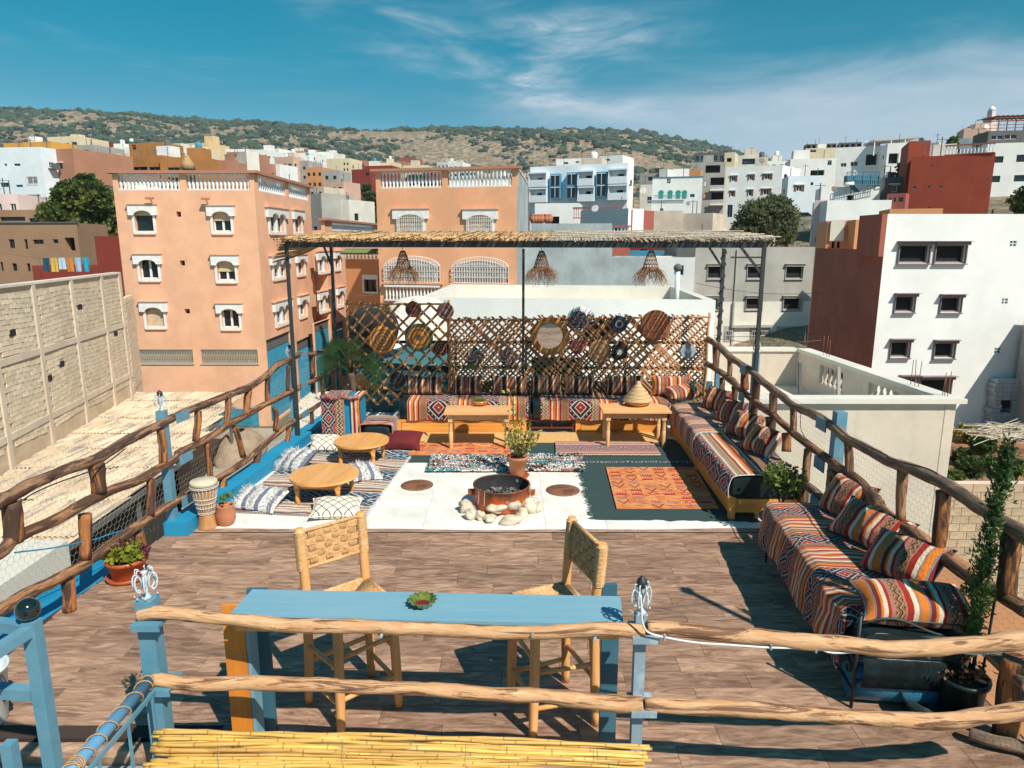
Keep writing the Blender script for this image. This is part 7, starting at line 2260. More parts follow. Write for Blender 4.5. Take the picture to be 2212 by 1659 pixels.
 def h(a,b):
  s=b*Ls[-1]; i=0
  for i in range(len(Ls)-1):
   if s <= Ls[i+1]+1e-9: break
  f=(s-Ls[i])/(Ls[i+1]-Ls[i]); u=path[i][0]+(path[i+1][0]-path[i][0])*f; z=path[i][1]+(path[i+1][1]-path[i][1])*f
  v=.10+(L-.06)*a
  w_=noise.noise(Vector((v*3.2,s*2.6,4.2)))+.4*noise.noise(Vector((v*9,s*8,1)))
  cr=max(0,noise.noise(Vector((v*2.0+s*2.2,s*.8,9))))*.02
  if b<.35: u -= abs(w_)*.04; z += .035*math.sin(v*5.2)*(1-b/.35)
  else: z += w_*.012+cr
  if a<.06: z -= (.06-a)*.9; v += 0
  return at(u,v+w_*.015,z)
 mb=MB(); mb.grid(lambda a,b: h(1-a,b),110,56,lambda a,b: (b*Ls[-1],(1-a)*(L-.06)+.36)); mb.build('cloth','kilim_sofa',t2)
 pillow('daybed_cushion','striped cushion leaning on the fence at the far end of the daybed',at(Wd-.12,L-.22,zt+.17),.50,.40,.20,(R(58),R(0),R(-74)),'pillow_warm','striped cushions on the iron daybed',seed=31,piping='leather')
 pillow('daybed_cushion','middle striped cushion of the daybed, slumped against the fence',at(Wd-.15,L-.80,zt+.15),.62,.38,.20,(R(44),R(4),R(-68)),'pillow_warm','striped cushions on the iron daybed',seed=32,piping='leather')
 pillow('daybed_cushion','large striped cushion leaning back near the cypress',at(Wd-.14,L-1.38,zt+.15),.56,.40,.21,(R(38),R(-4),R(-58)),'pillow_warm','striped cushions on the iron daybed',seed=33,piping='leather')
 pillow('daybed_cushion','long striped bolster cushion lying at the near end of the daybed',at(Wd-.33,.15,zt+.115),.74,.35,.19,(R(20),R(0),R(-7)),'pillow_warm','striped cushions on the iron daybed',seed=34,piping='leather')
 t3=thing('blue_cool_box','long shiny blue quilted roll lying under the iron daybed','roll',tuple(at(Wd/2,.2,.12)))
 mb=MB(); mb.cyl(at(.01,.12,.125),at(Wd*.86,.10,.125),.12,seg=30); mb.build('roll_body',pm('blue_foil',(.04,.20,.32),(.03,.15,.26),scale=60,rough=.25,bmp=.8,bdist=.004,bscale=120,coat=.4),t3)
 mb=MB()
 for u in (.32,.36): mb.tube([at(u,.12+.123*math.cos(i/12*2*math.pi),.125+.123*math.sin(i/12*2*math.pi)) for i in range(12)],.006,6,closed=True)
 mb.build('strap','cable_black',t3)
 return at,Wd,L,zt
DB=daybed()
# bar table and stools
def bar_table():
 z=.985
 bl,br,fr,fl=P(545,1273,z),P(1340,1288,z),P(1347,1349,z),P(503,1331,z)
 fl=Vector((bl.x+(fr.x-br.x)*.2-.02,fl.y,z))
 t=thing('bar_table','long narrow blue topped bar table behind the front railing','table',((bl.x+br.x)/2,(bl.y+fl.y)/2,0))
 mb=MB(); mb.prism([fl,fr,br,bl],z-.022,z); mb.build('tabletop','blue_board',t)
 mb=MB(); mb.beam(fl+Vector((.03,.02,-.06)),fr+Vector((-.03,.02,-.06)),.02,.07); mb.build('front_apron','stool_wood',t)
 mb=MB(); mb.beam(bl+Vector((.05,-.03,-.06)),br+Vector((-.05,-.03,-.06)),.02,.07); mb.build('back_apron','blue_board',t)
 a=P(550,1592,0); yl=a.y
 def leg(q,mats,w,d,top=z-.024):
  mb=MB(); mb.bb(q.x-w/2,q.x+w/2,q.y-d/2,q.y+d/2,0,top); return mb.build('leg',mats,t)
 a.x -= .01
 leg(Vector((a.x,a.y-.12,0)),'orange_wood',.125,.028)
 mb=MB(); mb.bb(a.x+.066,a.x+.085,a.y-.135,a.y-.02,0,z-.024); mb.build('leg_edge','blue_board',t)
 q=P(588,1557,0); leg(Vector((q.x,q.y-.08,0)),'teal_board',.115,.03)
 q=P(1308,1600,0); leg(Vector((q.x,q.y-.05,0)),'teal_board',.10,.03); leg(Vector((q.x+.02,q.y+.16,0)),'teal_board',.09,.03)
 return z
BTZ=bar_table()
def stool(label,loc,rz):
 t=thing('bar_stool',label,'bar stool',(0,0,0),'high rush seated stools at the blue bar table')
 hs,hb=.75,1.22
 sp=dict(bl=(-.215,.19),br=(.215,.19),fl=(-.19,-.20),fr=(.19,-.20))
 legs={}
 for k_,(x,y) in sp.items():
  top=hb if k_[0] == 'b' else hs+.025
  a=Vector((x*1.08,y*1.06,0)); b=Vector((x*(.98),y*.98,hs)); pts=[a,a.lerp(b,.5)+Vector((.003,0,0)),b]
  if k_[0] == 'b': pts.append(Vector((x*1.0,y+.035,top)))
  pts=wobble(pts,.004,4,x*9)
  mb=MB(); mb.tube(pts,[.027+.004*min(1,i/3) for i in range(len(pts)-1)]+[.027],12,jit=.03); mb.build('leg','stool_wood',t)
  legs[k_]=(a,b)
 def at_(k_,z): a,b=legs[k_]; return a.lerp(b,z/hs)
 for (p_,q_,z) in (('bl','br',.30),('bl','br',.55),('fl','fr',.22),('fl','fr',.50),('bl','fl',.18),('bl','fl',.42),('br','fr',.18),('br','fr',.42)):
  mb=MB(); mb.cyl(at_(p_,z),at_(q_,z+.01),.016,seg=8); mb.build('stretcher','stool_wood',t)
 C=[Vector((-.20,-.21,hs)),Vector((.20,-.21,hs)),Vector((.22,.19,hs)),Vector((-.22,.19,hs))]
 cen=Vector((0,0,hs+.004)); mb=MB()
 for i in range(4):
  a,b=C[i],C[(i+1) % 4]
  for j in range(17):
   f=(j+.5)/17; q0=a.lerp(cen,f*.97); q1=b.lerp(cen,f*.97)
   zz=.006*math.sin(f*3.14)
   mb.tube([q0+Vector((0,0,zz)),(q0+q1)/2+Vector((0,0,zz-.006*f)),q1+Vector((0,0,zz))],.0072,5)
  mb.tube([a,b],.017,8)
 mb.build('rush_seat','straw_cord',t)
 z0,z1=hs+.21,hb-.035
 x0,x1=-.215,.215
 yb=.215
 def by(z): return .19+.035*(z-hs)/(hb-hs)
 nv,nh=6,5
 vs_=MB()
 def band(path,wdir,w,n=4):
  for k_ in range(n):
   o=wdir*((k_+.5)/n-.5)*w
   vs_.tube([p_+o+Vector((0,0,random.uniform(-.0008,.0008))) for p_ in path],.0042,4)
 for i in range(nv):
  x=x0+.05+(x1-x0-.10)*(i+.5)/nv; path=[]
  for j in range(nh*2+1):
   z=z0+(z1-z0)*j/(nh*2); s=(1 if (i+j // 2) % 2 else -1)*(.011 if j % 2 else .0)
   path.append(Vector((x,by(z)+s,z)))
  band(path,Vector((1,0,0)),.052,6)
 for j in range(nh):
  z=z0+(z1-z0)*(j+.5)/nh; path=[Vector((x0-.02,by(z),z))]
  for i in range(nv):
   x=x0+.05+(x1-x0-.10)*(i+.5)/nv; s=(-1 if (i+j) % 2 else 1)*.011
   path.append(Vector((x,by(z)+s,z)))
  path.append(Vector((x1+.02,by(z),z)))
  band(path,Vector((0,0,1)),.044,6)
 vs_.build('woven_back','straw_cord',t)
 mb=MB()
 for x in (x0,x1):
  for j in range(30):
   z=z0-.01+(z1-z0+.02)*j/29
   mb.tube([Vector((x+.034*math.cos(th),by(z)+.034*math.sin(th),z)) for th in [i_*math.pi/4 for i_ in range(8)]],.0052,4,closed=True)
 for z in (z0-.01,z1+.01): mb.tube([Vector((x0,by(z),z)),Vector((x1,by(z),z))],.014,8)
 mb.build('cord_wrapping','straw_cord',t)
 t.location=loc; t.rotation_euler=(0,0,rz)
 return t
s1=stool('left high stool at the bar table, woven straw back turned towards the drum',(-1.04,4.09,0),R(40))
s2=copy_thing(s1,(.26,4.03,0),R(-70),'right high stool at the bar table, its woven back facing the daybed')
# foliage helpers
def leaf_mat(name,c1,c2,trans=0.25):
 m,k,b=new_mat(name)
 g=k.node('ShaderNodeNewGeometry').outputs['Position']
 n=k.noise(g,3.0,4,.6); n2=k.noise(g,.35,3,.6)
 c=k.mix(k.smooth(k.m('ADD',k.m('MULTIPLY',n,.6),k.m('MULTIPLY',n2,.4)),.38,.62),c1,c2)
 k.put(b.inputs['Base Color'],c); b.inputs['Roughness'].default_value=.6
 b.inputs['Specular IOR Level'].default_value=.3
 if trans:
  tr=k.node('ShaderNodeBsdfTranslucent'); k.put(tr.inputs[0],c); mx=k.node('ShaderNodeMixShader'); mx.inputs[0].default_value=trans
  k.l.new(b.outputs[0],mx.inputs[1]); k.l.new(tr.outputs[0],mx.inputs[2]); k.l.new(mx.outputs[0],k.n['Material Output'].inputs[0])
 return m
leaf_mat('leaf_dark',(.030,.065,.022),(.11,.14,.035),.3)
leaf_mat('leaf_cypress',(.055,.11,.035),(.12,.20,.06),.35)
leaf_mat('leaf_pine',(.04,.09,.03),(.20,.21,.04),.4)
leaf_mat('leaf_pepper',(.085,.115,.06),(.20,.21,.10),.4)
leaf_mat('leaf_palm',(.018,.055,.018),(.035,.085,.022),.2)
leaf_mat('leaf_lime',(.16,.22,.025),(.34,.33,.04),.35)
leaf_mat('leaf_purple',(.07,.012,.03),(.16,.03,.06),.3)
leaf_mat('leaf_bright',(.06,.13,.03),(.20,.24,.06),.3)
leaf_mat('leaf_yellowgreen',(.20,.22,.04),(.48,.40,.10),.3)
pm('trunk',(.13,.085,.055),(.08,.05,.035),scale=6,rough=.9,bmp=.6)
pm('terracotta',(.50,.20,.10),(.42,.155,.075),scale=4,rough=.75,bmp=.15)
pm('plastic_terracotta',(.42,.095,.032),(.38,.08,.028),scale=3,rough=.4)
pm('soil',(.045,.028,.02),(.03,.02,.014),scale=20,rough=1,bmp=.8)
def leaves(mb,pts,size,rnd,up=.3,asp=.45):
 for p in pts:
  s=size*rnd.uniform(.6,1.35)
  d=Vector((rnd.uniform(-1,1),rnd.uniform(-1,1),rnd.uniform(-1,1)+up)).normalized()
  n=d.cross(Vector((rnd.uniform(-1,1),rnd.uniform(-1,1),rnd.uniform(-1,1)))).normalized()*s*asp
  p=Vector(p)
  mb.add([p,p+d*s*.5+n,p+d*s,p+d*s*.5-n],[(0,1,2,3)])
def tree(label,base,h,blobs,leafmat,n,size,name='tree',trunk_r=.25,seed=0,cat='tree',asp=.5,spikey=False,group=None):
 """blobs: (dx, dy, z, rx, ry, rz) lumps of the crown"""
 rnd=random.Random(seed)
 t=thing(name,label,cat,base,group)
 base=Vector(base)
 mb=MB(); mb.tube(wobble([base-Vector((0,0,.5)),base+Vector((.1,0,h*.4)),base+Vector((0,.1,h*.75))],trunk_r*.6,4,seed),[trunk_r*(1-.6*i/8) for i in range(9)],8)
 for b in blobs[:8]:
  mb.tube([base+Vector((0,0,h*.3)),base+Vector((b[0]*.5,b[1]*.5,(b[2]+h*.3)/2)),base+Vector((b[0],b[1],b[2]))],[trunk_r*.5,trunk_r*.3,trunk_r*.1],6)
 mb.build('trunk','trunk',t)
 mb=MB(); tot=sum(b[3]*b[4] for b in blobs)
 for b in blobs:
  k=int(n*b[3]*b[4]/tot); clumps=max(4,k // 28)
  for c_ in range(clumps):
   v=Vector((rnd.gauss(0,1),rnd.gauss(0,1),rnd.gauss(0,1))).normalized()*(rnd.random() ** .33)
   q=base+Vector((b[0]+v.x*b[3],b[1]+v.y*b[4],b[2]+v.z*b[5]))
   cs=min(b[3],b[5])*.22
   pts=[q+Vector((rnd.gauss(0,cs*.6),rnd.gauss(0,cs*.6),rnd.gauss(0,cs*.45))) for _ in range(28)]
   leaves(mb,pts,size,rnd,.3,asp)
 mb.build('crown',leafmat,t)
 return t
def pot(mb,c,r,h,taper=.72,rim=.02):
 mb.lathe([(r*taper,0),(r*taper*1.02,.005),(r*.97,h-rim),(r*1.08,h-rim),(r*1.09,h),(r*.98,h),(r*.93,h-.03),(0,h-.03)],c,30)
# fire pot and its stones
def fire_pot():
 c=P(1085,1108,0); c=Vector((c.x-.01,c.y+.20,0)); r=.32; h=.28
 t=thing('fire_pot','round orange steel fire pot with blackened inside and ash, two side lugs','fire pot',c)
 m,k,b=new_mat('burnt_steel')
 tc=k.node('ShaderNodeTexCoord').outputs['Object']; sp=k.node('ShaderNodeSeparateXYZ'); k.l.new(tc,sp.inputs[0])
 n=k.noise(tc,5,5,.6); n2=k.noise(tc,22,4,.6)
 f=k.m('ADD',k.m('MULTIPLY',k.smooth(k.m('ADD',sp.outputs[2],k.m('MULTIPLY',k.m('SUBTRACT',n,.5),.55)),.14,.30),.85),0)
 c_=k.mix(f,(.62,.13,.02),(.045,.042,.038)); c_=k.mix(k.m('MULTIPLY',k.smooth(n2,.5,.7),.4),c_,(.12,.04,.02))
 k.put(b.inputs['Base Color'],c_); b.inputs['Roughness'].default_value=.5; b.inputs['Metallic'].default_value=.2; bump(k,b,n2,.2,.004)
 mb=MB(); mb.lathe([(r*.90,.02),(r*.95,.05),(r,.12),(r,h-.02),(r*1.03,h-.015),(r*1.03,h),(r*.985,h),(r*.98,.10),(r*.9,.06),(0,.055)],c,48); mb.build('drum_body',m,t)
 pm('soot',(.03,.03,.03),(.018,.018,.018),scale=12,rough=.95,bmp=.6)
 mb=MB(); mb.lathe([(r*.972,h-.004),(r*.97,.12),(r*.88,.10),(r*.5,.115),(0,.13)],c,40,cap=False); mb.build('sooty_lining','soot',t)
 mb=MB(); rnd=random.Random(1)
 for i in range(140):
  a,q=rnd.random()*6.28,math.sqrt(rnd.random())*r*.85; s=rnd.uniform(.006,.022)
  mb.box(c+Vector((q*math.cos(a),q*math.sin(a),.135)),(s*rnd.uniform(1,3),s,s),rnd.random()*6)
 mb.build('ash',pm('ash',(.33,.31,.29),(.05,.05,.05),scale=30,rough=1),t,kind='stuff')
 for a in (math.pi+.1,-.15):
  e=Vector((math.cos(a),math.sin(a),0)); mb=MB(); q=c+e*(r+.03)+Vector((0,0,.19)); mb.box(q,(.07,.09,.045),a)
  mb.build('lug',m,t)
 mb=MB()
 for a in (math.pi+.75,math.pi+1.0,-.35,-.2):
  e=Vector((math.cos(a),math.sin(a),0)); mb.tube([c+e*(r*.98)+Vector((0,0,h)),c+e*(r+.02)+Vector((0,0,h+.01)),c+e*(r+.03)+Vector((0,0,h*.5)),c+e*(r+.05+(.08 if a>-1 and a<0 else 0))+Vector((0,0,.12))],.004,6)
 mb.build('wire_hook','frame_grey',t)
 for (a,z) in ((-1.35,.17),(.95,.22)):
  e=Vector((math.cos(a),math.sin(a),0)); mb=MB(); cc=c+e*(r+.002 if a<0 else r*.965)+Vector((0,0,z)); w=Vector((-e.y,e.x,0))
  mb.add([cc+w*(.022*math.cos(q))+Vector((0,0,.022*math.sin(q))) for q in [i*math.pi*2/5 for i in range(5)]],[(0,1,2,3,4),(4,3,2,1,0)])
  mb.build('cut_hole','frame_white' if a>0 else 'w_pink',t)
 m,k,b=new_mat('river_stone')
 tc=k.node('ShaderNodeTexCoord').outputs['Object']; oi=k.node('ShaderNodeObjectInfo').outputs['Random']
 n=k.noise(tc,6,5,.6); n2=k.noise(tc,30,4,.6)
 c_=k.mix(k.smooth(n,.35,.65),(.50,.40,.29),(.64,.55,.43)); c_=k.mix(k.m('MULTIPLY',k.smooth(n2,.55,.75),.4),c_,(.38,.30,.22))
 hs=k.node('ShaderNodeHueSaturation'); k.put(hs.inputs['Value'],k.m('ADD',.85,k.m('MULTIPLY',oi,.3))); k.put(hs.inputs['Color'],c_)
 k.put(b.inputs['Base Color'],hs.outputs[0]); b.inputs['Roughness'].default_value=.85; bump(k,b,n2,.4,.006)
 dk=pm('grey_stone',(.20,.22,.25),(.14,.15,.17),scale=8,rough=.8,bmp=.3)
 K=.3124; ox,oy=820.9,812.3
 st=[((600,900),.12,.09,'large tan stone at the left back of the fire pot'),((665,905),.085,.05,'small dark blue grey stone on the left of the ring'),((632,955),.10,.085,'smooth pale stone at the front left of the ring'),
  ((695,965),.075,.08,'small upright pale stone beside the smooth front left one'),((800,957),.135,.07,'long pale stone lying level in front of the pot'),((762,985),.10,.06,'flat tan stone on the floor, lowest on the left front'),
  ((920,935),.115,.085,'tan stone leaning on the pot at the front right'),((900,992),.14,.065,'largest flat stone at the very front of the ring'),((985,950),.085,.08,'pale wedge stone right of the leaning tan one'),
  ((1030,905),.105,.11,'tall tan stone at the right of the ring'),((1098,905),.08,.085,'round pale stone farthest right of the ring'),((580,925),.05,.06,'small brown stone farthest left of the ring')]
 for i,((x,y),w,hh,lab) in enumerate(st):
  w *= 1.45; hh *= 1.4; z=hh/2; q=P(ox+x*K,oy+y*K,z)
  if lab.startswith(('long pale','tan stone leaning')): z += .05; q.y += .05
  bm=bmesh.new(); bmesh.ops.create_icosphere(bm,subdivisions=3,radius=1)
  for v in bm.verts:
   v.co *= 1+noise.noise(v.co*1.0+Vector((i*7.1,0,0)))*.55+noise.noise(v.co*2.5+Vector((i*3.1,0,0)))*.14
   v.co=Vector((v.co.x*w/2*1.05,v.co.y*w/2*.8,v.co.z*hh/2*1.1))
  me=bpy.data.meshes.new('stone'); bm.to_mesh(me); bm.free(); me.polygons.foreach_set('use_smooth',[True]*len(me.polygons)); me.materials.append(dk if 'grey' in lab else m)
  o=bpy.data.objects.new('stone',me); COL.objects.link(o); o.location=(q.x,q.y,z+.004); o.rotation_euler=(random.uniform(-.1,.1),random.uniform(-.25,.25),random.uniform(-.8,.8)); OFF[o.name]=o.location.copy()
  tag(o,lab,'stone','stones ringing the fire pot')
fire_pot()
# potted plants
def potted_center():
 c=P(1118,1036,0); c.y += .10
 t=thing('potted_plant','tall thin yellow green jade plant in a terracotta pot behind the fire pot','potted plant',c)
 mb=MB(); mb.lathe([(.10,0),(.14,.01),(.155,.035),(.145,.035),(.12,.015),(0,.015)],c,30); mb.build('saucer','plastic_terracotta',t)
 mb=MB(); pot(mb,c+Vector((0,0,.016)),.125,.27,.70,.04); mb.build('pot','terracotta',t)
 mb=MB(); mb.lathe([(.115,.255),(0,.265)],c,20); mb.build('earth','soil',t)
 rnd=random.Random(6); st=MB(); lf=MB()
 for i in range(9):
  a=rnd.random()*6.28; L=rnd.uniform(.25,.45) if i else .85; lean=rnd.uniform(.1,.32) if i else .10
  if i == 0: a=math.pi*.95
  pts=[c+Vector((math.cos(a)*lean*f*(1.1 if f<.6 else 1),math.sin(a)*lean*f*.6,.27+L*f)) for f in (0,.25,.5,.75,1)]
  pts=wobble(pts,.03,2,i); st.tube(pts,[.009*(1-.6*j/len(pts)) for j in range(len(pts))],6)
  for j,q in enumerate(pts[2:]):
   pp=[q+Vector((rnd.gauss(0,.022),rnd.gauss(0,.022),rnd.gauss(0,.02))) for _ in range(5 if i else 7)]; leaves(lf,pp,.055,rnd,.6,.38)
 st.build('stem','trunk',t); lf.build('foliage','leaf_yellowgreen',t)
potted_center()
def begonia():
 c=P(262,1262,0); c.y += .12
 t=thing('potted_plant','bushy yellow green and purple plant in a round orange plastic pot at the deck edge','potted plant',c)
 mb=MB(); mb.lathe([(.13,0),(.17,.01),(.185,.045),(.175,.045),(.15,.015),(0,.015)],c,32); mb.build('saucer','plastic_terracotta',t)
 mb=MB(); pot(mb,c+Vector((0,0,.016)),.165,.185,.74,.035); mb.build('pot','plastic_terracotta',t)
 mb=MB(); mb.lathe([(.155,.17),(0,.185)],c,20); mb.build('earth','soil',t)
 rnd=random.Random(4); a_,b_=MB(),MB()
 for i in range(900):
  v=Vector((rnd.gauss(0,1),rnd.gauss(0,1),abs(rnd.gauss(0,1)))).normalized()*rnd.uniform(.5,1); q=c+Vector((v.x*.20,v.y*.17,.20+v.z*.15))
  purple=noise.noise(q*6)+(.45 if q.z-c.z>.32 else 0)+(.3 if v.x>.75 else 0)>.34
  leaves(b_ if purple else a_,[q],.034,rnd,.5,.55)
 a_.build('green_foliage','leaf_lime',t); b_.build('purple_foliage','leaf_purple',t)
begonia()
def right_tree_pot():
 c=P(1690,1118,0)
 c=Vector((3.0-.14,6.95,0))
 c=PD(1686,1100,6.75); c.z=0
 t=thing('potted_plant','small round headed green tree in a terracotta pot between the bench and the daybed','potted plant',c)
 mb=MB(); pot(mb,c,.19,.22,.66,.03); mb.build('pot','terracotta',t)
 mb=MB(); mb.lathe([(.18,.20),(0,.21)],c,20); mb.build('earth','soil',t)
 rnd=random.Random(9); st=MB(); lf=MB()
 for i in range(7):
  a=i*.9; top=c+Vector((math.cos(a)*.10,math.sin(a)*.10,.55+.08*rnd.random()))
  st.tube(wobble([c+Vector((0,0,.2)),c+Vector((.02*math.cos(a),.02*math.sin(a),.38)),top],.012,3,i),.007,6)
 for i in range(60):
  v=Vector((rnd.gauss(0,1),rnd.gauss(0,1),rnd.gauss(0,1))).normalized()*rnd.uniform(.3,1); q=c+Vector((v.x*.19,v.y*.17,.60+v.z*.19))
  leaves(lf,[q+Vector((rnd.gauss(0,.03),rnd.gauss(0,.03),rnd.gauss(0,.025))) for _ in range(16)],.045,rnd,.4,.4)
 st.build('stem','trunk',t); lf.build('foliage','leaf_bright',t)
right_tree_pot()
def cypress():
 c=PD(2098,1520,3.95); c.z=0; c=Vector((c.x,3.95,0)); c.x=PD(2112,1300,3.95).x-.02
 t=thing('potted_cypress','slender feathery cypress in a black pot at the near right corner','potted tree',c)
 mb=MB(); pot(mb,c,.14,.30,.8,.03); mb.build('pot','leather',t)
 mb=MB(); mb.lathe([(.13,.285),(0,.29)],c,18); mb.build('earth','soil',t)
 mb=MB(); mb.tube(wobble([c+Vector((0,0,.28)),c+Vector((.01,0,.8)),c+Vector((.05,.0,1.3)),c+Vector((.07,0,1.78))],.02,4),[.012-.0007*i for i in range(13)],6); mb.build('trunk','trunk',t)
 rnd=random.Random(12); mb=MB()
 for i in range(300):
  f=rnd.random(); z=.42+1.36*f; R_=.088*(math.sin(min(1,f*1.25+.12)*math.pi) ** .6 if f<.7 else (1-f)*2.4+.1)+.02
  R_ *= .8+.5*noise.noise(Vector((z*5,0,0)))
  a=rnd.random()*6.28; b0=c+Vector((.07*f,0,z)); e=Vector((math.cos(a),math.sin(a),0)); tip=b0+e*R_*rnd.uniform(.5,1.2)+Vector((0,0,.06+.05*rnd.random()))
  d=(tip-b0); n_=12
  for j in range(n_):
   q=b0+d*((j+2)/(n_+2))+Vector((rnd.gauss(0,.008),rnd.gauss(0,.008),rnd.gauss(0,.01)))
   leaves(mb,[q],.040,rnd,.9,.16)
 mb.build('foliage','leaf_cypress',t)
 mb=MB(); a=c+Vector((.10,-.02,.15)); mb.cyl(a,a+Vector((.05,.05,.95)),.008,seg=8); mb.build('stake','cable_black',t)
 rnd=random.Random(5); mb=MB()
 for i in range(120): leaves(mb,[c+Vector((rnd.gauss(0,.07),rnd.gauss(-.03,.05),.32+abs(rnd.gauss(0,.05))))],.03,rnd,.2,.5)
 mb.build('dry_leaves',pm('dry_leaf',(.26,.11,.03),(.14,.07,.03),scale=40,rough=.9),t)
 q=PD(2010,1545,3.86); t2=thing('black_bowl','wide black basin on the floor at the foot of the cypress','basin',(q.x+.05,3.9,0))
 mb=MB(); mb.lathe([(.10,0),(.17,.10),(.19,.14),(.18,.14),(.15,.08),(0,.02)],(q.x+.05,3.92,0),28); mb.build('basin_body','leather',t2)
cypress()
def palm():
 c=PD(765,895,10.7); c.z=0
 t=thing('potted_palm','dark green fan palm standing behind the draped pier at the left corner','palm',c)
 mb=MB(); pot(mb,c,.17,.28,.7,.03); mb.build('pot','leather',t)
 mb=MB(); mb.tube(wobble([c+Vector((0,0,.2)),c+Vector((.0,0,.6)),c+Vector((-.02,0,.98))],.02,4),.05,10,jit=.3); mb.build('trunk','trunk',t)
 rnd=random.Random(2)
 fronds=[(-.35,.10,.55,0),(-.18,-.05,.72,.1),(.05,.0,.70,0),(.30,-.05,.45,.4),(.42,.05,.18,.8),(.25,.1,.1,.9),(-.45,0,.25,.5),(-.10,.1,.50,.0),(-.3,-.15,.35,.2),(.12,-.1,.42,.2)]
 for (dx,dy,dz,droop) in fronds:
  o=c+Vector((-.02,0,.98)); hub=o+Vector((dx*.75,dy,dz*.55))
  mb=MB(); mb.tube([o,o.lerp(hub,.5)+Vector((0,0,.05)),hub],.008,5)
  d=(hub-o).normalized(); w=d.cross(Vector((0,1,0))).normalized()
  for k_ in range(27):
   a=(k_-13)/13*1.75; L=.34*(1-.25*abs(a)/1.75)
   e=(d*math.cos(a)+w*math.sin(a)).normalized(); s=e.cross(Vector((0,1,0))).normalized()*.007
   m1=hub+e*L*.6+Vector((0,-.01,-.02)); tip=hub+e*L+Vector((0,0,-.10-droop*.22-.05*abs(a)))
   mb.add([hub,m1+s,tip,m1-s],[(0,1,2,3)])
  mb.build('frond','leaf_palm',t)
palm()
# drum, tagine, bowls
def drum():
 c=P(440,1147,0); c.y += .1
 t=thing('djembe_drum','goblet drum with cream skin and white rope lacing beside the blue kerb','drum',c)
 h=.53; r=.132
 prof=lambda z: (.10 if z<.02 else .095-.02*(z/.2) if z<.2 else .075+(r-.075)*((z-.2)/.3) ** .7 if z<.5 else r)
 mb=MB(); mb.lathe([(prof(z),z) for z in [i/28*(h-.015) for i in range(29)]],c,32); mb.build('shell',wood('drum_wood',(.42,.19,.07),(.52,.27,.11),1,.5,'Z',.02),t)
 mb=MB(); mb.lathe([(r+.004,h-.05),(r+.006,h-.012),(r-.004,h),(0,h+.001)],c,36); mb.build('skin',pm('drum_skin',(.66,.58,.45),(.55,.46,.34),scale=6,rough=.7),t)
 rp=MB(); ring=lambda z,rr: rp.tube([c+Vector((rr*math.cos(a),rr*math.sin(a),z)) for a in [i*math.pi/16 for i in range(32)]],.0052,5,closed=True)
 for z in (h-.055,h-.07): ring(z,r+.008)
 for z in (.17,.185): ring(z,prof(z)+.006)
 n=22
 for i in range(n):
  a0=i/n*6.283; am=(i+.5)/n*6.283; a1=(i+1)/n*6.283
  up=[]
  for f in range(8):
   z=.18+(h-.06-.18)*f/7; a=a0+(am-a0)*f/7; up.append(c+Vector(((prof(z)+.006)*math.cos(a),(prof(z)+.006)*math.sin(a),z)))
  dn=[]
  for f in range(8):
   z=.18+(h-.06-.18)*f/7; a=a1+(am-a1)*f/7; dn.append(c+Vector(((prof(z)+.006)*math.cos(a),(prof(z)+.006)*math.sin(a),z)))
  rp.tube(up,.003,4); rp.tube(dn,.003,4)
 for z in (.24,.29,.34): ring(z,prof(z)+.007)
 rp.build('rope_lacing',pm('white_rope',(.68,.64,.56),(.5,.46,.4),scale=60,rough=.9),t)
 c2=P(472,1146,0); c2.y += .16; c2.x += .02
 t2=thing('terracotta_pot','plain round terracotta pot with a sprig standing right behind the drum','pot',c2)
 mb=MB(); mb.lathe([(.07,0),(.10,.06),(.105,.14),(.088,.21),(.095,.225),(.088,.23),(.075,.21),(0,.19)],c2,28); mb.build('pot_body','terracotta',t2)
 rnd=random.Random(1); mb=MB(); leaves(mb,[c2+Vector((rnd.gauss(0,.04),rnd.gauss(0,.04),.28+rnd.random()*.04)) for _ in range(60)],.04,rnd,.4,.4); mb.build('sprig','leaf_bright',t2)
drum()
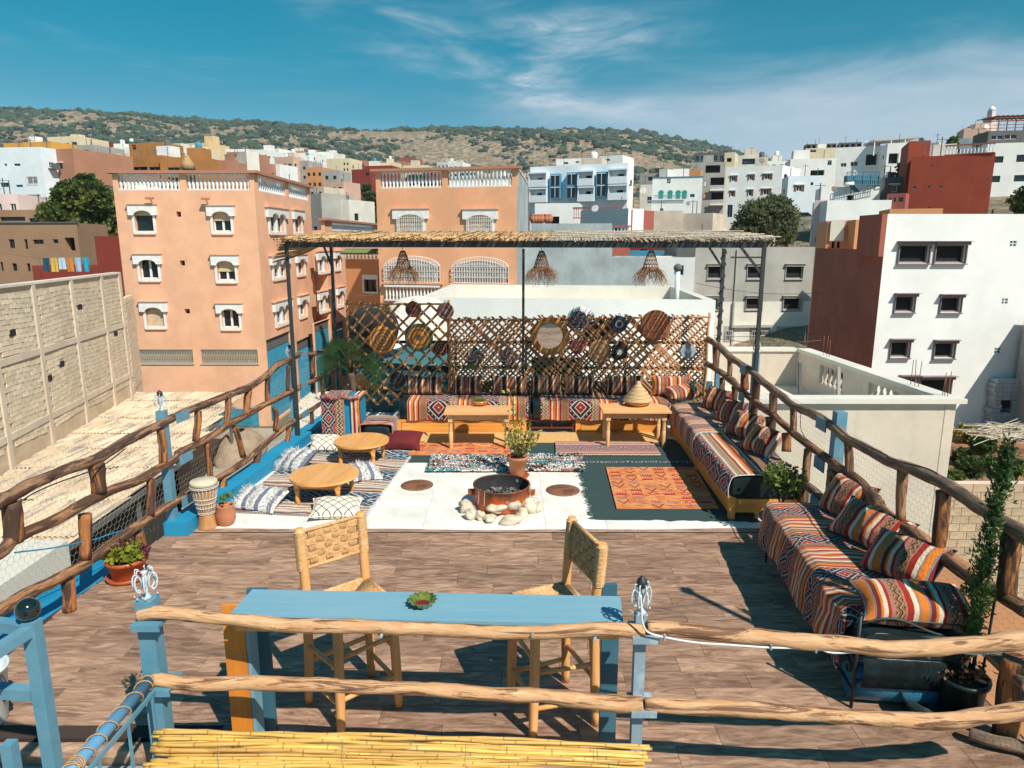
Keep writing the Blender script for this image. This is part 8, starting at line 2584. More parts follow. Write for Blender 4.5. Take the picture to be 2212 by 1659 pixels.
def tabletop_items():
 q=P(1378,876,.58); c=Vector((q.x,q.y+.03,.582))
 t=thing('straw_tagine','conical straw basket shaped like a tagine on the right table','basket',c)
 m,k,b=new_mat('straw_rings')
 tc=k.node('ShaderNodeTexCoord').outputs['Object']; sp=k.node('ShaderNodeSeparateXYZ'); k.l.new(tc,sp.inputs[0])
 s=k.m('SINE',k.m('MULTIPLY',sp.outputs[2],330)); n=k.noise(tc,60,3,.6)
 c_=k.mix(k.smooth(s,-.5,.6),(.34,.19,.08),(.74,.55,.32)); c_=k.mix(k.m('MULTIPLY',k.smooth(n,.5,.7),.35),c_,(.5,.34,.16))
 k.put(b.inputs['Base Color'],c_); b.inputs['Roughness'].default_value=.85
 prof=[(.20,.055),(.19,.075)]; n_=17
 for i in range(n_):
  z=.075+.235*i/n_; r=.185*(1-i/n_) ** .85+.035
  prof += [(r,z),(r+.004,z+.006),(r-.001,z+.0125)]
 prof += [(.030,.315),(.034,.34),(.02,.365),(0,.37)]
 mb=MB(); mb.lathe(prof,c,36); mb.build('lid',m,t)
 mb=MB(); pr=[(.13,0)]
 for i in range(6): pr += [(.135+.011*i,.009*i+.002),(.142+.011*i,.009*i+.006)]
 pr += [(.205,.058),(.19,.06),(0,.05)]
 mb.lathe(pr,c,36); mb.build('tray',pm('straw_orange',(.62,.34,.11),(.50,.25,.08),scale=20,rough=.8,bmp=.3),t)
 q=P(1036,876,.58); c=Vector((q.x,q.y+.03,.582))
 t=thing('succulent_bowl','glazed amber bowl of green succulents on the left table','bowl',c)
 mb=MB(); mb.lathe([(.07,0),(.115,.02),(.128,.045),(.115,.07),(.10,.078),(.09,.07),(0,.06)],c,32); mb.build('bowl_body',pm('amber_glaze',(.32,.10,.02),(.45,.20,.05),scale=14,rough=.15,coat=.6),t)
 mb=MB(); rnd=random.Random(3)
 for i in range(26):
  a=i*2.4; r=.085*math.sqrt(i/26); o=c+Vector((r*math.cos(a),r*math.sin(a),.07))
  for j in range(8):
   b_=j*.785; e=Vector((math.cos(b_),math.sin(b_),.8+.3*rnd.random())).normalized(); s=e.cross(Vector((0,0,1))).normalized()*.005
   mb.add([o+s,o-s,o+e*.045],[(0,1,2)])
 mb.build('succulent','leaf_bright',t)
 q=P(913,1308,BTZ); c=Vector((q.x,q.y,BTZ+.001))
 t=thing('glazed_ashtray','scalloped green glazed dish with a dark red bottom on the blue bar table','dish',c)
 m,k,b=new_mat('green_glaze')
 tc=k.node('ShaderNodeTexCoord').outputs['Object']; n=k.noise(tc,30,4,.6); sp=k.node('ShaderNodeSeparateXYZ'); k.l.new(tc,sp.inputs[0])
 rr=k.m('SQRT',k.m('ADD',k.m('POWER',sp.outputs[0],2.0),k.m('POWER',sp.outputs[1],2.0)))
 c_=k.mix(k.smooth(n,.4,.6),(.045,.085,.012),(.16,.20,.03)); c_=k.mix(k.smooth(rr,.045,.035),c_,(.16,.015,.01))
 k.put(b.inputs['Base Color'],c_); b.inputs['Roughness'].default_value=.12; b.inputs['Coat Weight'].default_value=.6
 mb=MB(); mb.lathe([(.045,0),(.062,.018),(.074,.036),(.078,.040),(.072,.041),(.055,.022),(.035,.010),(0,.009)],c,64,wave=(14,.035,.058)); mb.build('dish_body',m,t)
 mb=MB()
 for i in range(14):
  a=i/14*6.283; mb.lathe([(0,-.007),(.009,0),(0,.007)],c+Vector((.077*math.cos(a),.077*math.sin(a),.041)),8)
 mb.build('rim_bead',m,t)
tabletop_items()
# left corner: draped pier, pouf, floor cushions
def left_corner():
 a,b=P(699,945,.0),P(778,938,.0)
 a=PD(699,942,9.9); b=PD(780,942,9.95); zt=PD(740,862,9.9).z
 t=thing('blue_pier','short blue painted pier wrapped in a kilim at the left end of the seating','pier',((a.x+b.x)/2,10,0))
 mb=MB(); mb.bb(a.x+.02,b.x-.03,9.92,10.5,0,zt-.02); mb.build('pier_body','blue_paint',t)
 t2=thing('draped_kilim','patterned kilim hung over the short blue pier with a gap showing blue','throw',((a.x+b.x)/2,9.9,zt))
 def sheet(x0,x1,seed,y0=9.90):
  def g(u,v):
   s=v*(zt+.55); x=x0+(x1-x0)*u
   if s<zt-.02: z,y=s+.03,y0-.012
   else: z,y=zt+.008,y0+(s-zt+.02)
   w_=noise.noise(Vector((x*8,s*6,seed)))
   return (x+w_*.008,y-abs(w_)*.018*(1 if s<zt else 0),z+(w_*.012 if s >= zt else 0))
  mb=MB(); mb.grid(g,26,36,lambda u,v: ((x1-x0)*u+seed,v*1.1)); return mb
 sheet(a.x-.01,a.x+(b.x-a.x)*.60,.0).build('cloth','drape_kilim',t2)
 sheet(a.x+(b.x-a.x)*.78,b.x+.02,.33,9.895).build('cloth','drape_kilim',t2)
 mb=MB(); pts=[Vector((a.x+(b.x-a.x)*f,9.88-.02*math.sin(f*9),zt+.03+.015*math.sin(f*14))) for f in [i/12 for i in range(13)]]
 mb.tube(pts,.035,8,jit=.3); mb.build('rolled_fold',pm('roll_cloth',(.45,.25,.22),(.15,.03,.03),scale=18,rough=.95),t2)
 a,b=PD(776,940,9.85),PD(850,940,9.85)
 t3=thing('leather_pouf','square black leather pouf with a small kilim over its top beside the draped pier','pouf',((a.x+b.x)/2,10.1,0))
 mb=MB(); x0,x1,h=a.x+.03,b.x-.03,.36
 def rb(u,v):
  th=u*6.283; e=.35; c_,s_=math.cos(th),math.sin(th); q=1-.12*abs(v*2-1) ** 3
  return ((x0+x1)/2+(x1-x0)/2*q*math.copysign(abs(c_) ** e,c_),10.1+.24*q*math.copysign(abs(s_) ** e,s_),.01+h*v)
 mb.grid(rb,40,10); mb.add([rb(i/40,1) for i in range(40)],[tuple(range(40))]); mb.build('body','leather',t3)
 t4=thing('pouf_cloth','folded kilim cloth with orange border lying over the leather pouf','throw',((a.x+b.x)/2,10.1,h))
 mb=MB()
 def g(u,v):
  s=(u-.5)*(x1-x0+.36); x=(x0+x1)/2; hw=(x1-x0)/2+.012
  if abs(s)<hw: px_,pz=x+s,h+.02-.015*(s/hw) ** 4
  else: px_,pz=x+math.copysign(hw+.004,s),h+.005-(abs(s)-hw)*1.4
  w_=noise.noise(Vector((s*8,v*5,3)))*.01
  return (px_+w_,9.855+.50*v,pz+w_)
 mb.grid(g,40,16,lambda u,v: (v*.62+.36,u*.8)); mb.build('cloth','drape_kilim',t4)
 mb=MB()
 mb.tube([g(i/30,0) for i in range(31)],.012,6); mb.build('hem','pillow_warm',t4)
stripe_mat('drape_kilim2',[(0,CREAM),(.3,RED),(.5,CREAM),(.6,SLATE)],.12,wob=.01)
left_corner()
def floor_cushions():
 def at(x,y,z): q=P(x,y,z); return (q.x,q.y,z)
 t,f,M=pillow('floor_cushion','cream cushion with black lattice lines at the near edge of the blue rug',at(727,1096,.09),.56,.40,.15,(R(10),R(2),R(8)),'lattice_cloth',seed=41,piping='lattice_cloth')
 t,f,M=pillow('floor_cushion','cream lattice cushion at the far left corner of the blue rug',at(705,957,.12),.48,.38,.15,(R(20),R(6),R(12)),'lattice_cloth',seed=42)
 t,f,M=pillow('floor_cushion','maroon velvet cushion with tassels right of the far round table',at(870,952,.13),.58,.40,.19,(R(24),R(0),R(-2)),'maroon',seed=43,tassel='maroon')
 t,f,M=pillow('floor_cushion','shaggy white fringed cushion with grey bands at the near left of the blue rug',at(560,1078,.10),.58,.42,.15,(R(18),R(2),R(-14)),'shag_stripe',seed=44); shag(t,f,.58,.42)
 t,f,M=pillow('floor_cushion','shaggy white fringed cushion leaning on the blue kerb beside the round tables',at(636,995,.13),.56,.44,.15,(R(30),R(-8),R(-30)),'shag_stripe',seed=45); shag(t,f,.56,.44)
 t,f,M=pillow('floor_cushion','shaggy white cushion half hidden behind the nearer round table',at(786,1020,.10),.42,.40,.15,(R(15),R(6),R(30)),'shag_stripe',seed=46); shag(t,f,.42,.4,n=600)
floor_cushions()
# cane trellis with baskets
wood('cane',(.44,.195,.08),(.62,.32,.14),1.0,.6,'Z',.14)
def trellis(label,c0,c1,zb,spacing,r,dbl,hang,name='cane_trellis'):
 """c0, c1: plan corners left and right; hang: left and right top heights"""
 A,B=Vector((c0[0],c0[1],0)),Vector((c1[0],c1[1],0)); F=Face(A,B)
 zt0,zt1=hang
 t=thing(name,label,'trellis',((A.x+B.x)/2,(A.y+B.y)/2,zb))
 top=lambda u: zt0+(zt1-zt0)*u/F.L
 unit=MB(); unit.tube([(0,0,0),(0,0,.5),(0,0,1)],[1,.93,.9],6,jit=.0); cache={}
 def cane(u0,z0,u1,z1,d,rr=None):
  rr=rr or r
  a,b=F.pt(u0,z0,d),F.pt(u1,z1,d); L=(b-a).length
  if L<.08: return
  key=(round(L,1),rr)
  me=cache.get(key)
  if me is None:
   mb=MB(); n=5; mb.tube([(rr*.5*math.sin(i*2.1),0,key[0]*i/n) for i in range(n+1)],rr,6); me=mb.mesh('cane'); me.materials.append(MATS['cane']); cache[key]=me
  q=(b-a).to_track_quat('Z','Y')
  o=child(me,'cane',None,t,a); o.rotation_euler=q.to_euler(); o.scale=(1,1,L/key[0])
 def clip(u,z,du,dz):
  ts=[]
  lo,hi=-99,99
  for (p,d,mn,mx) in ((u,du,0,F.L),(z,dz,zb,top(max(0,min(F.L,u))))):
   t0,t1=(mn-p)/d,(mx-p)/d
   if t0>t1: t0,t1=t1,t0
   lo,hi=max(lo,t0),min(hi,t1)
  return lo,hi
 H_=max(zt0,zt1)-zb; k_=1.0
 n=int((F.L+H_)/spacing)+2
 for s in (1,-1):
  for i in range(n):
   u=(-H_+i*spacing) if s>0 else (i*spacing)
   u += random.uniform(-.012,.012); sl=s*(1+random.uniform(-.05,.05))
   lo,hi=clip(u,zb,sl,1.0)
   if hi-lo<.06: continue
   ex=random.uniform(0,.035)
   for j in ((-1,1) if dbl else (0,)):
    o_=j*r*1.05
    cane(u+sl*lo+o_,zb+lo,u+sl*(hi+ex)+o_+random.uniform(-.006,.006),zb+hi+ex,s*r*1.05)
 cane(0,zb-.1,0,zt0+.06,-.02,.02); cane(F.L,zb-.1,F.L,zt1+.06,-.02,.02)
 cane(-.03,zt0-.01,F.L+.03,zt1-.01,-.022,.014); cane(-.03,zt0-.02,F.L+.03,zt1-.02,.03,.013)
 return t,F
TLa,TLb=PD(752,700,11.85),PD(969,700,11.72)
t1,F1=trellis('tall open cane trellis panel left of the back bench',TLa,TLb,.20,.245,.0125,True,(PD(752,655,11.85).z,PD(969,655,11.72).z))
TRa,TRb=PD(972,700,11.7),PD(1530,700,11.6)
t2,F2=trellis('long dense cane trellis panel behind the back bench',TRa,TRb,.30,.086,.0095,True,(PD(972,690,11.7).z,PD(1530,683,11.6).z))
def frame_bars():
 t=thing('trellis_support','dark iron rails and posts carrying the cane trellis from behind','frame',((TLa.x+TRb.x)/2,11.4,0))
 a,b=Vector((TLa.x,TLa.y+.06,0)),Vector((TRb.x,TRb.y+.06,0))
 for z in (.42,.86,1.30):
  mb=MB(); mb.beam((a.x,a.y,z),(b.x,b.y,z+.02),.04,.05); mb.build('rail','log_dark' if z<0 else 'pergola_iron',t)
 for f in (0.0,.28,.30,.50,.56,.78,1):
  q=a.lerp(b,f); mb=MB(); mb.beam((q.x,q.y+.05,0),(q.x,q.y+.05,1.4),.04,.04); mb.build('post','blue_steel' if f in (.56,1) else 'pergola_iron',t)
frame_bars()
def disc_mat(name,stops,swirl=0,arms=4,grain=90):
 m,k,b=new_mat(name)
 tc=k.node('ShaderNodeTexCoord').outputs['Object']; sp=k.node('ShaderNodeSeparateXYZ'); k.l.new(tc,sp.inputs[0])
 x,z=sp.outputs[0],sp.outputs[2]
 r=k.m('SQRT',k.m('ADD',k.m('MULTIPLY',x,x),k.m('MULTIPLY',z,z)))
 a=k.m('ARCTAN2',z,x)
 if swirl:
  f=k.m('FRACT',k.m('ADD',k.m('MULTIPLY',a,arms/6.2832),k.m('MULTIPLY',r,swirl)))
 else: f=r
 c=k.ramp(f,stops,'CONSTANT' if swirl else 'LINEAR')
 if not swirl: pass
 st=k.m('SINE',k.m('ADD',k.m('MULTIPLY',a,grain),k.m('MULTIPLY',r,300))); n=k.noise(tc,40,3,.6)
 c=k.mix(k.m('MULTIPLY',k.smooth(k.m('ADD',st,k.m('MULTIPLY',n,.8)),.2,1.2),.25),c,(.08,.05,.03))
 hs=k.node('ShaderNodeHueSaturation'); hs.inputs['Value'].default_value=1.25; k.put(hs.inputs['Color'],c); c=hs.outputs[0]
 k.put(b.inputs['Base Color'],c); b.inputs['Roughness'].default_value=.85; bump(k,b,k.m('SINE',k.m('MULTIPLY',r,520)),.6,.006)
 return m
def rings(*cs,R_=.24):
 out=[]; n=len(cs)
 for i,c in enumerate(cs):
  out.append((i/n*R_,c))
  if i<n-1: out.append(((i+.9)/n*R_,c))
 return out[:30]
OR,BR,GB=(.80,.27,.04),(.22,.11,.06),(.17,.14,.10)
disc_mat('disc_orange',rings(BR,OR,GB,OR,GB,OR,GB,OR,OR)); disc_mat('disc_olive',rings((.12,.12,.05),GB,OR,OR,(.17,.15,.09),OR,(.14,.14,.08),(.15,.14,.08)))
disc_mat('disc_rust',rings(GB,(.28,.11,.06),(.46,.14,.06),(.26,.10,.06),(.52,.17,.07),(.28,.12,.06),(.46,.15,.06),(.30,.12,.06),(.42,.14,.06),R_=.27))
disc_mat('disc_rust_swirl',[(0,(.34,.085,.03)),(.5,(.06,.05,.055)),(1,(.34,.1,.03))],7,2); disc_mat('disc_black_swirl',[(0,(.32,.12,.04)),(.45,(.02,.015,.02)),(1,(.3,.1,.03))],22,1)
disc_mat('disc_pinkring',[(0,(.35,.22,.18)),(.055,(.32,.20,.17)),(.058,(.03,.015,.02)),(.072,(.4,.3,.27)),(.078,(.05,.02,.02)),(.088,(.30,.15,.12)),(.15,(.28,.13,.11))])
disc_mat('disc_blackring',[(0,(.02,.02,.02)),(.045,(.02,.02,.02)),(.05,(.25,.11,.06)),(.065,(.02,.02,.02)),(.15,(.025,.02,.025))]); disc_mat('disc_multi',[(0,(.6,.55,.5)),(.18,(.02,.03,.08)),(.34,(.35,.05,.03)),(.5,(.5,.2,.05)),(.66,(.03,.12,.05)),(.82,(.5,.35,.4)),(1,(.1,.1,.1))],9,5)
disc_mat('disc_blueswirl',[(0,(.14,.16,.21)),(.62,(.09,.02,.03)),(1,(.15,.17,.2))],9,6); disc_mat('disc_pinkswirl',[(0,(.42,.07,.10)),(.6,(.50,.30,.16)),(1,(.4,.1,.1))],10,3)
disc_mat('disc_straw',rings((.55,.30,.13),(.38,.20,.09),(.60,.34,.16),(.36,.19,.09),(.55,.30,.14),(.34,.18,.08))); disc_mat('disc_bluering',[(0,(.02,.03,.05)),(.045,(.02,.03,.05)),(.048,(.5,.5,.5)),(.056,(.03,.05,.09)),(.15,(.035,.06,.11))])
disc_mat('disc_whitecenter',[(0,(.6,.6,.6)),(.055,(.55,.55,.55)),(.06,(.16,.08,.05)),(.08,(.03,.02,.025)),(.15,(.03,.025,.03))]); disc_mat('disc_bluewhite',[(0,(.75,.74,.7)),(.045,(.7,.7,.68)),(.05,(.04,.06,.08)),(.072,(.35,.42,.50)),(.15,(.30,.37,.46))])
def hanging():
 data=[(826,734,29.5,'disc_orange','large coiled basket plate with orange rings, left on the open trellis'),(905,729,30,'disc_olive','large olive and orange coiled plate right of the orange ringed one'),
   (893,668,17,'disc_rust_swirl','small plate with rust and grey swirl at the trellis top'),(962,672,18,'disc_pinkring','small pinkish plate with a dark ring hung on the corner post'),
   (952,752,17,'disc_black_swirl','small black and orange spiral plate at the trellis joint'),(860,820,17,'disc_blackring','small black ring plate low on the open trellis'),
   (1025,771,19,'disc_multi','small many coloured plate left of its twin on the dense trellis'),(1097,771,18,'disc_multi','small many coloured plate nearest the round mirror'),
   (1250,690,18,'disc_blueswirl','small blue grey pinwheel plate right of the mirror'),(1249,747,17,'disc_pinkswirl','small pink swirl plate under the pinwheel plate'),
   (1295,758,27,'disc_straw','tilted brown straw plate right of the pink swirl'),(1337,700,18,'disc_bluering','small dark blue plate with a white ring at the trellis top'),
   (1338,760,17,'disc_whitecenter','small black plate with white middle under the dark blue one'),(1416,703,33,'disc_rust','largest rust brown coiled plate at the right of the trellis'),(1486,758,16.5,'disc_bluewhite','small pale blue plate with a white middle at the far right')]
 for (x,y,rp,mat,lab) in data:
  D=11.73-(x-752)/778*.20
  c=PD(x,y,D); r=rp/1500*D/.975
  t=thing('woven_plate',lab,'wall plate',c)
  MX=Matrix.Rotation(R(90),3,'X')
  seg=40; prof=[]
  n=9
  for i in range(n+1):
   q=i/n; prof.append((r*(1-q) if i<n else 0,.012+.05*r*(1-(1-q) ** 2)-(.004 if i % 2 else 0)))
  prof=[(r*.97,0)]+prof
  mb=MB();
  M2=MX if 'tilted' not in lab else Matrix.Rotation(R(20),3,'Z') @ MX
  mb.lathe(prof,c,seg,M=M2,wave=(8,.05,r*.7) if 'pale blue plate' in lab or 'pinwheel' in lab else None)
  mb.build('plate_body',mat,t)
  if rp<25:
   mb=MB(); mb.tube([c+Vector((.02*math.cos(a),-.01,r+.015+.02*math.sin(a))) for a in [i*.785 for i in range(8)]],.005,5,closed=True); mb.build('hanging_loop','cable_black',t)
  if rp<19 and 'ring' in mat or 'white' in mat:
   mb=MB(); rr=r*.42; mb.tube([c+Vector((rr*math.cos(a),-.022,rr*math.sin(a))) for a in [i*.349 for i in range(18)]],.004,5,closed=True); mb.build('ring','white_rope' if 'blue' in mat else 'cable_black',t)
 c=PD(1188,727,11.47); t=thing('round_mirror','round mirror in a thick straw wreath frame on the trellis','mirror',c)
 mb=MB(); r0,r1=.215,.315
 rm=(r0+r1)/2; wr=(r1-r0)/2
 mb.tube([c+Vector((rm*math.cos(a),.03,rm*math.sin(a))) for a in [i*math.pi/24 for i in range(48)]],wr,12,closed=True,jit=.12); mb.build('straw_frame','disc_straw2',t)
 mb=MB(); rnd=random.Random(3)
 for i in range(900):
  a=rnd.random()*6.283; q=rnd.uniform(0,6.283); o=c+Vector((math.cos(a)*(rm+wr*math.cos(q)*1.0),.03-abs(wr*math.sin(q)),math.sin(a)*(rm+wr*math.cos(q))))
  e=(Vector((-math.sin(a),-.15,math.cos(a)))+Vector((math.cos(a),0,math.sin(a)))*rnd.uniform(0,.4))*rnd.uniform(.03,.06); s=Vector((math.cos(a),0,math.sin(a)))*.003
  mb.add([o-s,o+s,o+e+s,o+e-s],[(0,1,2,3)])
 mb.build('loose_straw','disc_straw2',t,kind='stuff')
 mb=MB(); mb.lathe([(r0+.02,0),(0,.001)],c+Vector((0,.03,0)),40,smooth=False,cap=False,M=Matrix.Rotation(R(92),3,'X'))
 mm,kk,bb_=new_mat('mirror'); bb_.inputs['Base Color'].default_value=(.8,.82,.8,1); bb_.inputs['Metallic'].default_value=1; bb_.inputs['Roughness'].default_value=.03
 mb.build('glass',mm,t)
pm('disc_straw2',(.55,.27,.09),(.40,.19,.065),scale=40,rough=.9,bmp=.8)
hanging()
hb=thing('rear_house','tan house across the lane behind the camera, seen only in the straw framed mirror','house',(0,-16,-9)); mb=MB(); mb.bb(-9,9,-22,-16,-9,3.2); mb.build('wall','w_conc',hb); mb=MB(); mb.bb(-1.2,.2,-15.99,-15.95,-.5,1.2); mb.bb(2.2,3.4,-15.99,-15.95,-.5,1.2); mb.build('window','glass_dark',hb)
# pergola with reed roof and hanging lamps
def pergola():
 t=thing('reed_pergola','slim black iron pergola with a flat roof of dry reeds over the back seating','pergola',(0,10,0))
 FL=PD(618,527,10.05); FR=PD(1650,536,9.05)
 zt=2.955
 def pole(top,foot_px,D,w=.045,name='pole',z0=0):
  f=PD(foot_px[0],foot_px[1],D); tp=PD(top[0],top[1],D); mb=MB(); x=(f.x+tp.x)/2
  mb.beam((x,D,z0),(x,D,tp.z+.02),w,w); mb.build(name,'pergola_iron',t); return Vector((x,D,tp.z))
 p1=pole((618,530),(634,765),10.05,.045); p2=pole((712,532),(729,745),11.55,.045)
 p3=pole((1130,540),(1131,690),11.2,.04); p4=pole((1564,540),(1552,740),11.05,.05); p5_=pole((1650,532),(1635,770),9.05,.045)
 mb=MB(); fr,bk=Vector((p1.x,p1.y,zt)),Vector((p5_.x,p5_.y,zt)); mb.beam(fr,bk,.05,.07); mb.build('front_beam','pergola_iron',t)
 b0,b1=Vector((p2.x,p2.y,zt+.02)),Vector((p4.x,p4.y,zt+.02)); mb=MB(); mb.beam(b0,b1,.05,.08); mb.build('back_beam','pergola_iron',t)
 for (a,b) in ((fr,b0),(bk,b1)):
  mb=MB(); mb.beam(a,b,.05,.07); mb.build('side_beam','pergola_iron',t)
 for f in (.15,.3,.45,.6,.75,.9):
  mb=MB(); mb.beam(fr.lerp(bk,f)+Vector((0,0,.03)),b0.lerp(b1,f)+Vector((0,0,.03)),.03,.04); mb.build('rafter','pergola_iron',t)
 for (q,dx) in ((p5_,-.30),(p4,-.25),(p2,-.12)):
  mb=MB(); mb.beam((q.x,q.y,2.58),(q.x+dx,q.y,2.93),.03,.03); mb.build('brace','pergola_iron',t)
 mb=MB(); mb.beam((p5_.x-.42,p5_.y,2.80),(p5_.x,p5_.y,2.80),.02,.02); mb.build('tie_bar','pergola_iron',t)
 mb=MB()   # cable wound round the back right pole
 mb.tube([Vector((p4.x+.042*math.cos(i*.5),p4.y+.042*math.sin(i*.5),1.2+i*.0145)) for i in range(120)],.008,5); mb.build('cable','cable_black',t)
 m,k,b=new_mat('reed_gold'); tc=k.node('ShaderNodeNewGeometry').outputs['Position']; n=k.noise(k.mapping(tc,(40,2,2)),1,4,.6); n2=k.noise(tc,2.5,3,.6)
 c=k.mix(k.smooth(n,.3,.7),(.36,.20,.085),(.68,.47,.24)); c=k.mix(k.m('MULTIPLY',k.smooth(n2,.5,.7),.4),c,(.24,.11,.04)); k.put(b.inputs['Base Color'],c); b.inputs['Roughness'].default_value=.8
 pm('reed_grey',(.60,.54,.44),(.34,.27,.20),scale=7,rough=.9,stretch=(9,1,1)); pm('reed_end',(.16,.07,.03),(.10,.045,.02),scale=30,rough=.9)
 rnd=random.Random(21)
 def layer(f0,f1,n_,mat,over,z,rr,name,thick=2,endmat=None):
  mb=MB(); ends=MB()
  for i in range(n_):
   f=f0+(f1-f0)*(i+rnd.random())/n_
   a=fr.lerp(bk,f); b_=b0.lerp(b1,f)
   d=(b_-a); L=d.length; d.normalize()
   a2=a-d*(over+rnd.uniform(-.07,.07))+Vector((rnd.uniform(-.04,.04),0,z+rnd.uniform(0,rr*2.4*thick))); c2=b_+d*(.35+rnd.uniform(-.08,.08))+Vector((rnd.uniform(-.05,.05),0,z+.09+rnd.uniform(0,rr*2.4*thick)))
   r0=rr*rnd.uniform(.7,1.25); sag=-.03*abs(math.sin(f*17+i*.01))
   mb.tube([a2+Vector((0,0,sag*.4)),a2.lerp(c2,.33)+Vector((0,0,.01)),a2.lerp(c2,.66),c2],r0,4)
   if endmat: ends.tube([a2+Vector((0,-.012,sag*.4)),a2+Vector((0,-.002,sag*.4))],r0*1.25,5)
  mb.build(name,mat,t,kind='stuff')
  if endmat: ends.build('reed_ends',endmat,t,kind='stuff')
 layer(-.015,.585,250,m,.16,.055,.010,'reed_thatch',2,'reed_end')
 layer(.55,1.02,210,'reed_grey',.10,.052,.009,'grey_reed_mat',2)
 mb=MB()
 for i in range(380):
  f=rnd.uniform(-.01,.6); a=fr.lerp(bk,f); q=a+Vector((0,rnd.uniform(.0,1.3),.11+rnd.random()*.02)); e=Vector((rnd.uniform(-.5,.5),-1,.25)).normalized()*rnd.uniform(.08,.2)
  mb.add([q-Vector((.006,0,0)),q+Vector((.006,0,0)),q+e],[(0,1,2)])
 mb.build('loose_reeds',m,t,kind='stuff')
 mb=MB()
 for j in range(7):
  y=j/6; a=fr.lerp(bk,.57).lerp(b0.lerp(b1,.57),y); c_=fr.lerp(bk,1.03).lerp(b0.lerp(b1,1.03),y); mb.tube(wobble([a+Vector((0,0,.10+.09*y)),c_+Vector((0,0,.10+.09*y))],.015,20,j),.008,4)
 mb.build('binding_lath','reed_grey',t)
 for i in range(26):
  f=i/25
  a=fr+Vector((-.02-.22*f,-.12+f*.25,.07-.02*f));
  L=1.7-.4*f
  z1=.05-.26*(f ** 1.3)
  b_=a+Vector((-.04+.9*(1-f)*.0,L,z1+.05)); a.z += -.30*f ** 1.2+rnd.uniform(-.02,.02); a.x += rnd.uniform(-.03,.03); a.y += rnd.uniform(-.05,.05)
  b_.x=a.x+.35*(1-f*.3); b_.z=zt+.06-.10*f
  mb=MB(); mb.tube(wobble([a,a.lerp(b_,.5)+Vector((0,0,-.03)),b_],.012,3,i),.010,6); mb.build('reed',m,t)
 mk,k,b=new_mat('wicker'); tc=k.node('ShaderNodeTexCoord').outputs['Object']; n=k.noise(tc,60,3,.6); k.put(b.inputs['Base Color'],k.mix(k.smooth(n,.3,.7),(.12,.05,.025),(.30,.14,.055))); b.inputs['Roughness'].default_value=.8
 for li,(x,f,lab) in enumerate(((870,.25,'left shaggy wicker lamp basket hanging from the pergola beam'),(1170,.545,'middle shaggy wicker lamp basket, before the grey wall'),(1407,.775,'right shaggy wicker lamp basket, near the white house'))):
  D=fr.lerp(bk,f).y+.06; top=PD(x,541,D)
  tt=thing('wicker_lamp',lab,'lamp',top,'woven lamp baskets under the pergola')
  rnd=random.Random(li+5); mb=MB(); H_=.26
  rad=lambda q: .03+.085*q ** .8
  for i in range(16):
   a0=i/16*6.283
   for s in (1,-1):
    mb.tube([top+Vector((rad(q)*math.cos(a0+s*q*1.6),rad(q)*math.sin(a0+s*q*1.6),-.01-H_*q)) for q in [j/7 for j in range(8)]],.0035,4)
  for q in (0,.25,.45,.65,.85,1):
   mb.tube([top+Vector((rad(q)*math.cos(a),rad(q)*math.sin(a),-.01-H_*q)) for a in [i*.524 for i in range(12)]],.007,5,closed=True)
  mb.build('woven_cone',mk,tt)
  mb=MB()
  for i in range(150):
   a=rnd.random()*6.283; r0=rad(1)*rnd.uniform(.8,1.05); p=top+Vector((r0*math.cos(a),r0*math.sin(a),-.01-H_*rnd.uniform(.8,1)))
   L=rnd.uniform(.10,.23); out=rnd.uniform(.03,.13); cu=rnd.uniform(-.05,.06)
   e=Vector((math.cos(a),math.sin(a),0)); s=Vector((-e.y,e.x,0))*rnd.uniform(-.05,.05)
   mb.tube([p,p+e*out*.7+Vector((0,0,-L*.35)),p+e*out+s+Vector((0,0,-L*.75)),p+e*(out+cu)+s*1.6+Vector((0,0,-L))],[.003,.0028,.0022,.0014],3,smooth=False)
  mb.build('loose_strands',mk,tt,kind='stuff')
  mb=MB(); mb.tube([top,top+Vector((0,0,.06))],.004,5); mb.build('cord','cable_black',tt)
 return t
pergola()
# things just behind the trellis
def dish(label,c,r,yaw,tilt,mat='dish_white',pole=True,name='satellite_dish',group=None):
 c=Vector(c); t=thing(name,label,'satellite dish',(c.x,c.y,c.z-r),group)
 M=Matrix.Rotation(yaw,3,'Z') @ Matrix.Rotation(R(90)-tilt,3,'X')
 mb=MB(); n=8; mb.lathe([(r*(1-i/n),-.18*r*(1-(1-i/n) ** 2)) for i in range(n)]+[(0,-.18*r)],c,28,M=M); mb.build('reflector',mat,t)
 mb=MB(); f=c+M @ Vector((0,0,r*.85)); mb.tube([c+M @ Vector((0,-r,0)),c+M @ Vector((0,-r*.6,r*.55)),f],r*.018,5); mb.box(f,(r*.14,)*3); mb.build('feed_arm','w_darkgrey',t)
 if pole: mb=MB(); mb.cyl((c.x,c.y+.15*r,c.z-r*1.9),(c.x,c.y+.15*r,c.z),r*.04,seg=8); mb.build('mast','frame_grey',t)
pm('dish_white',(.60,.61,.62),(.50,.51,.52),scale=3,rough=.5); pm('dish_dark',(.022,.025,.03),(.03,.03,.03),scale=3,rough=.5)
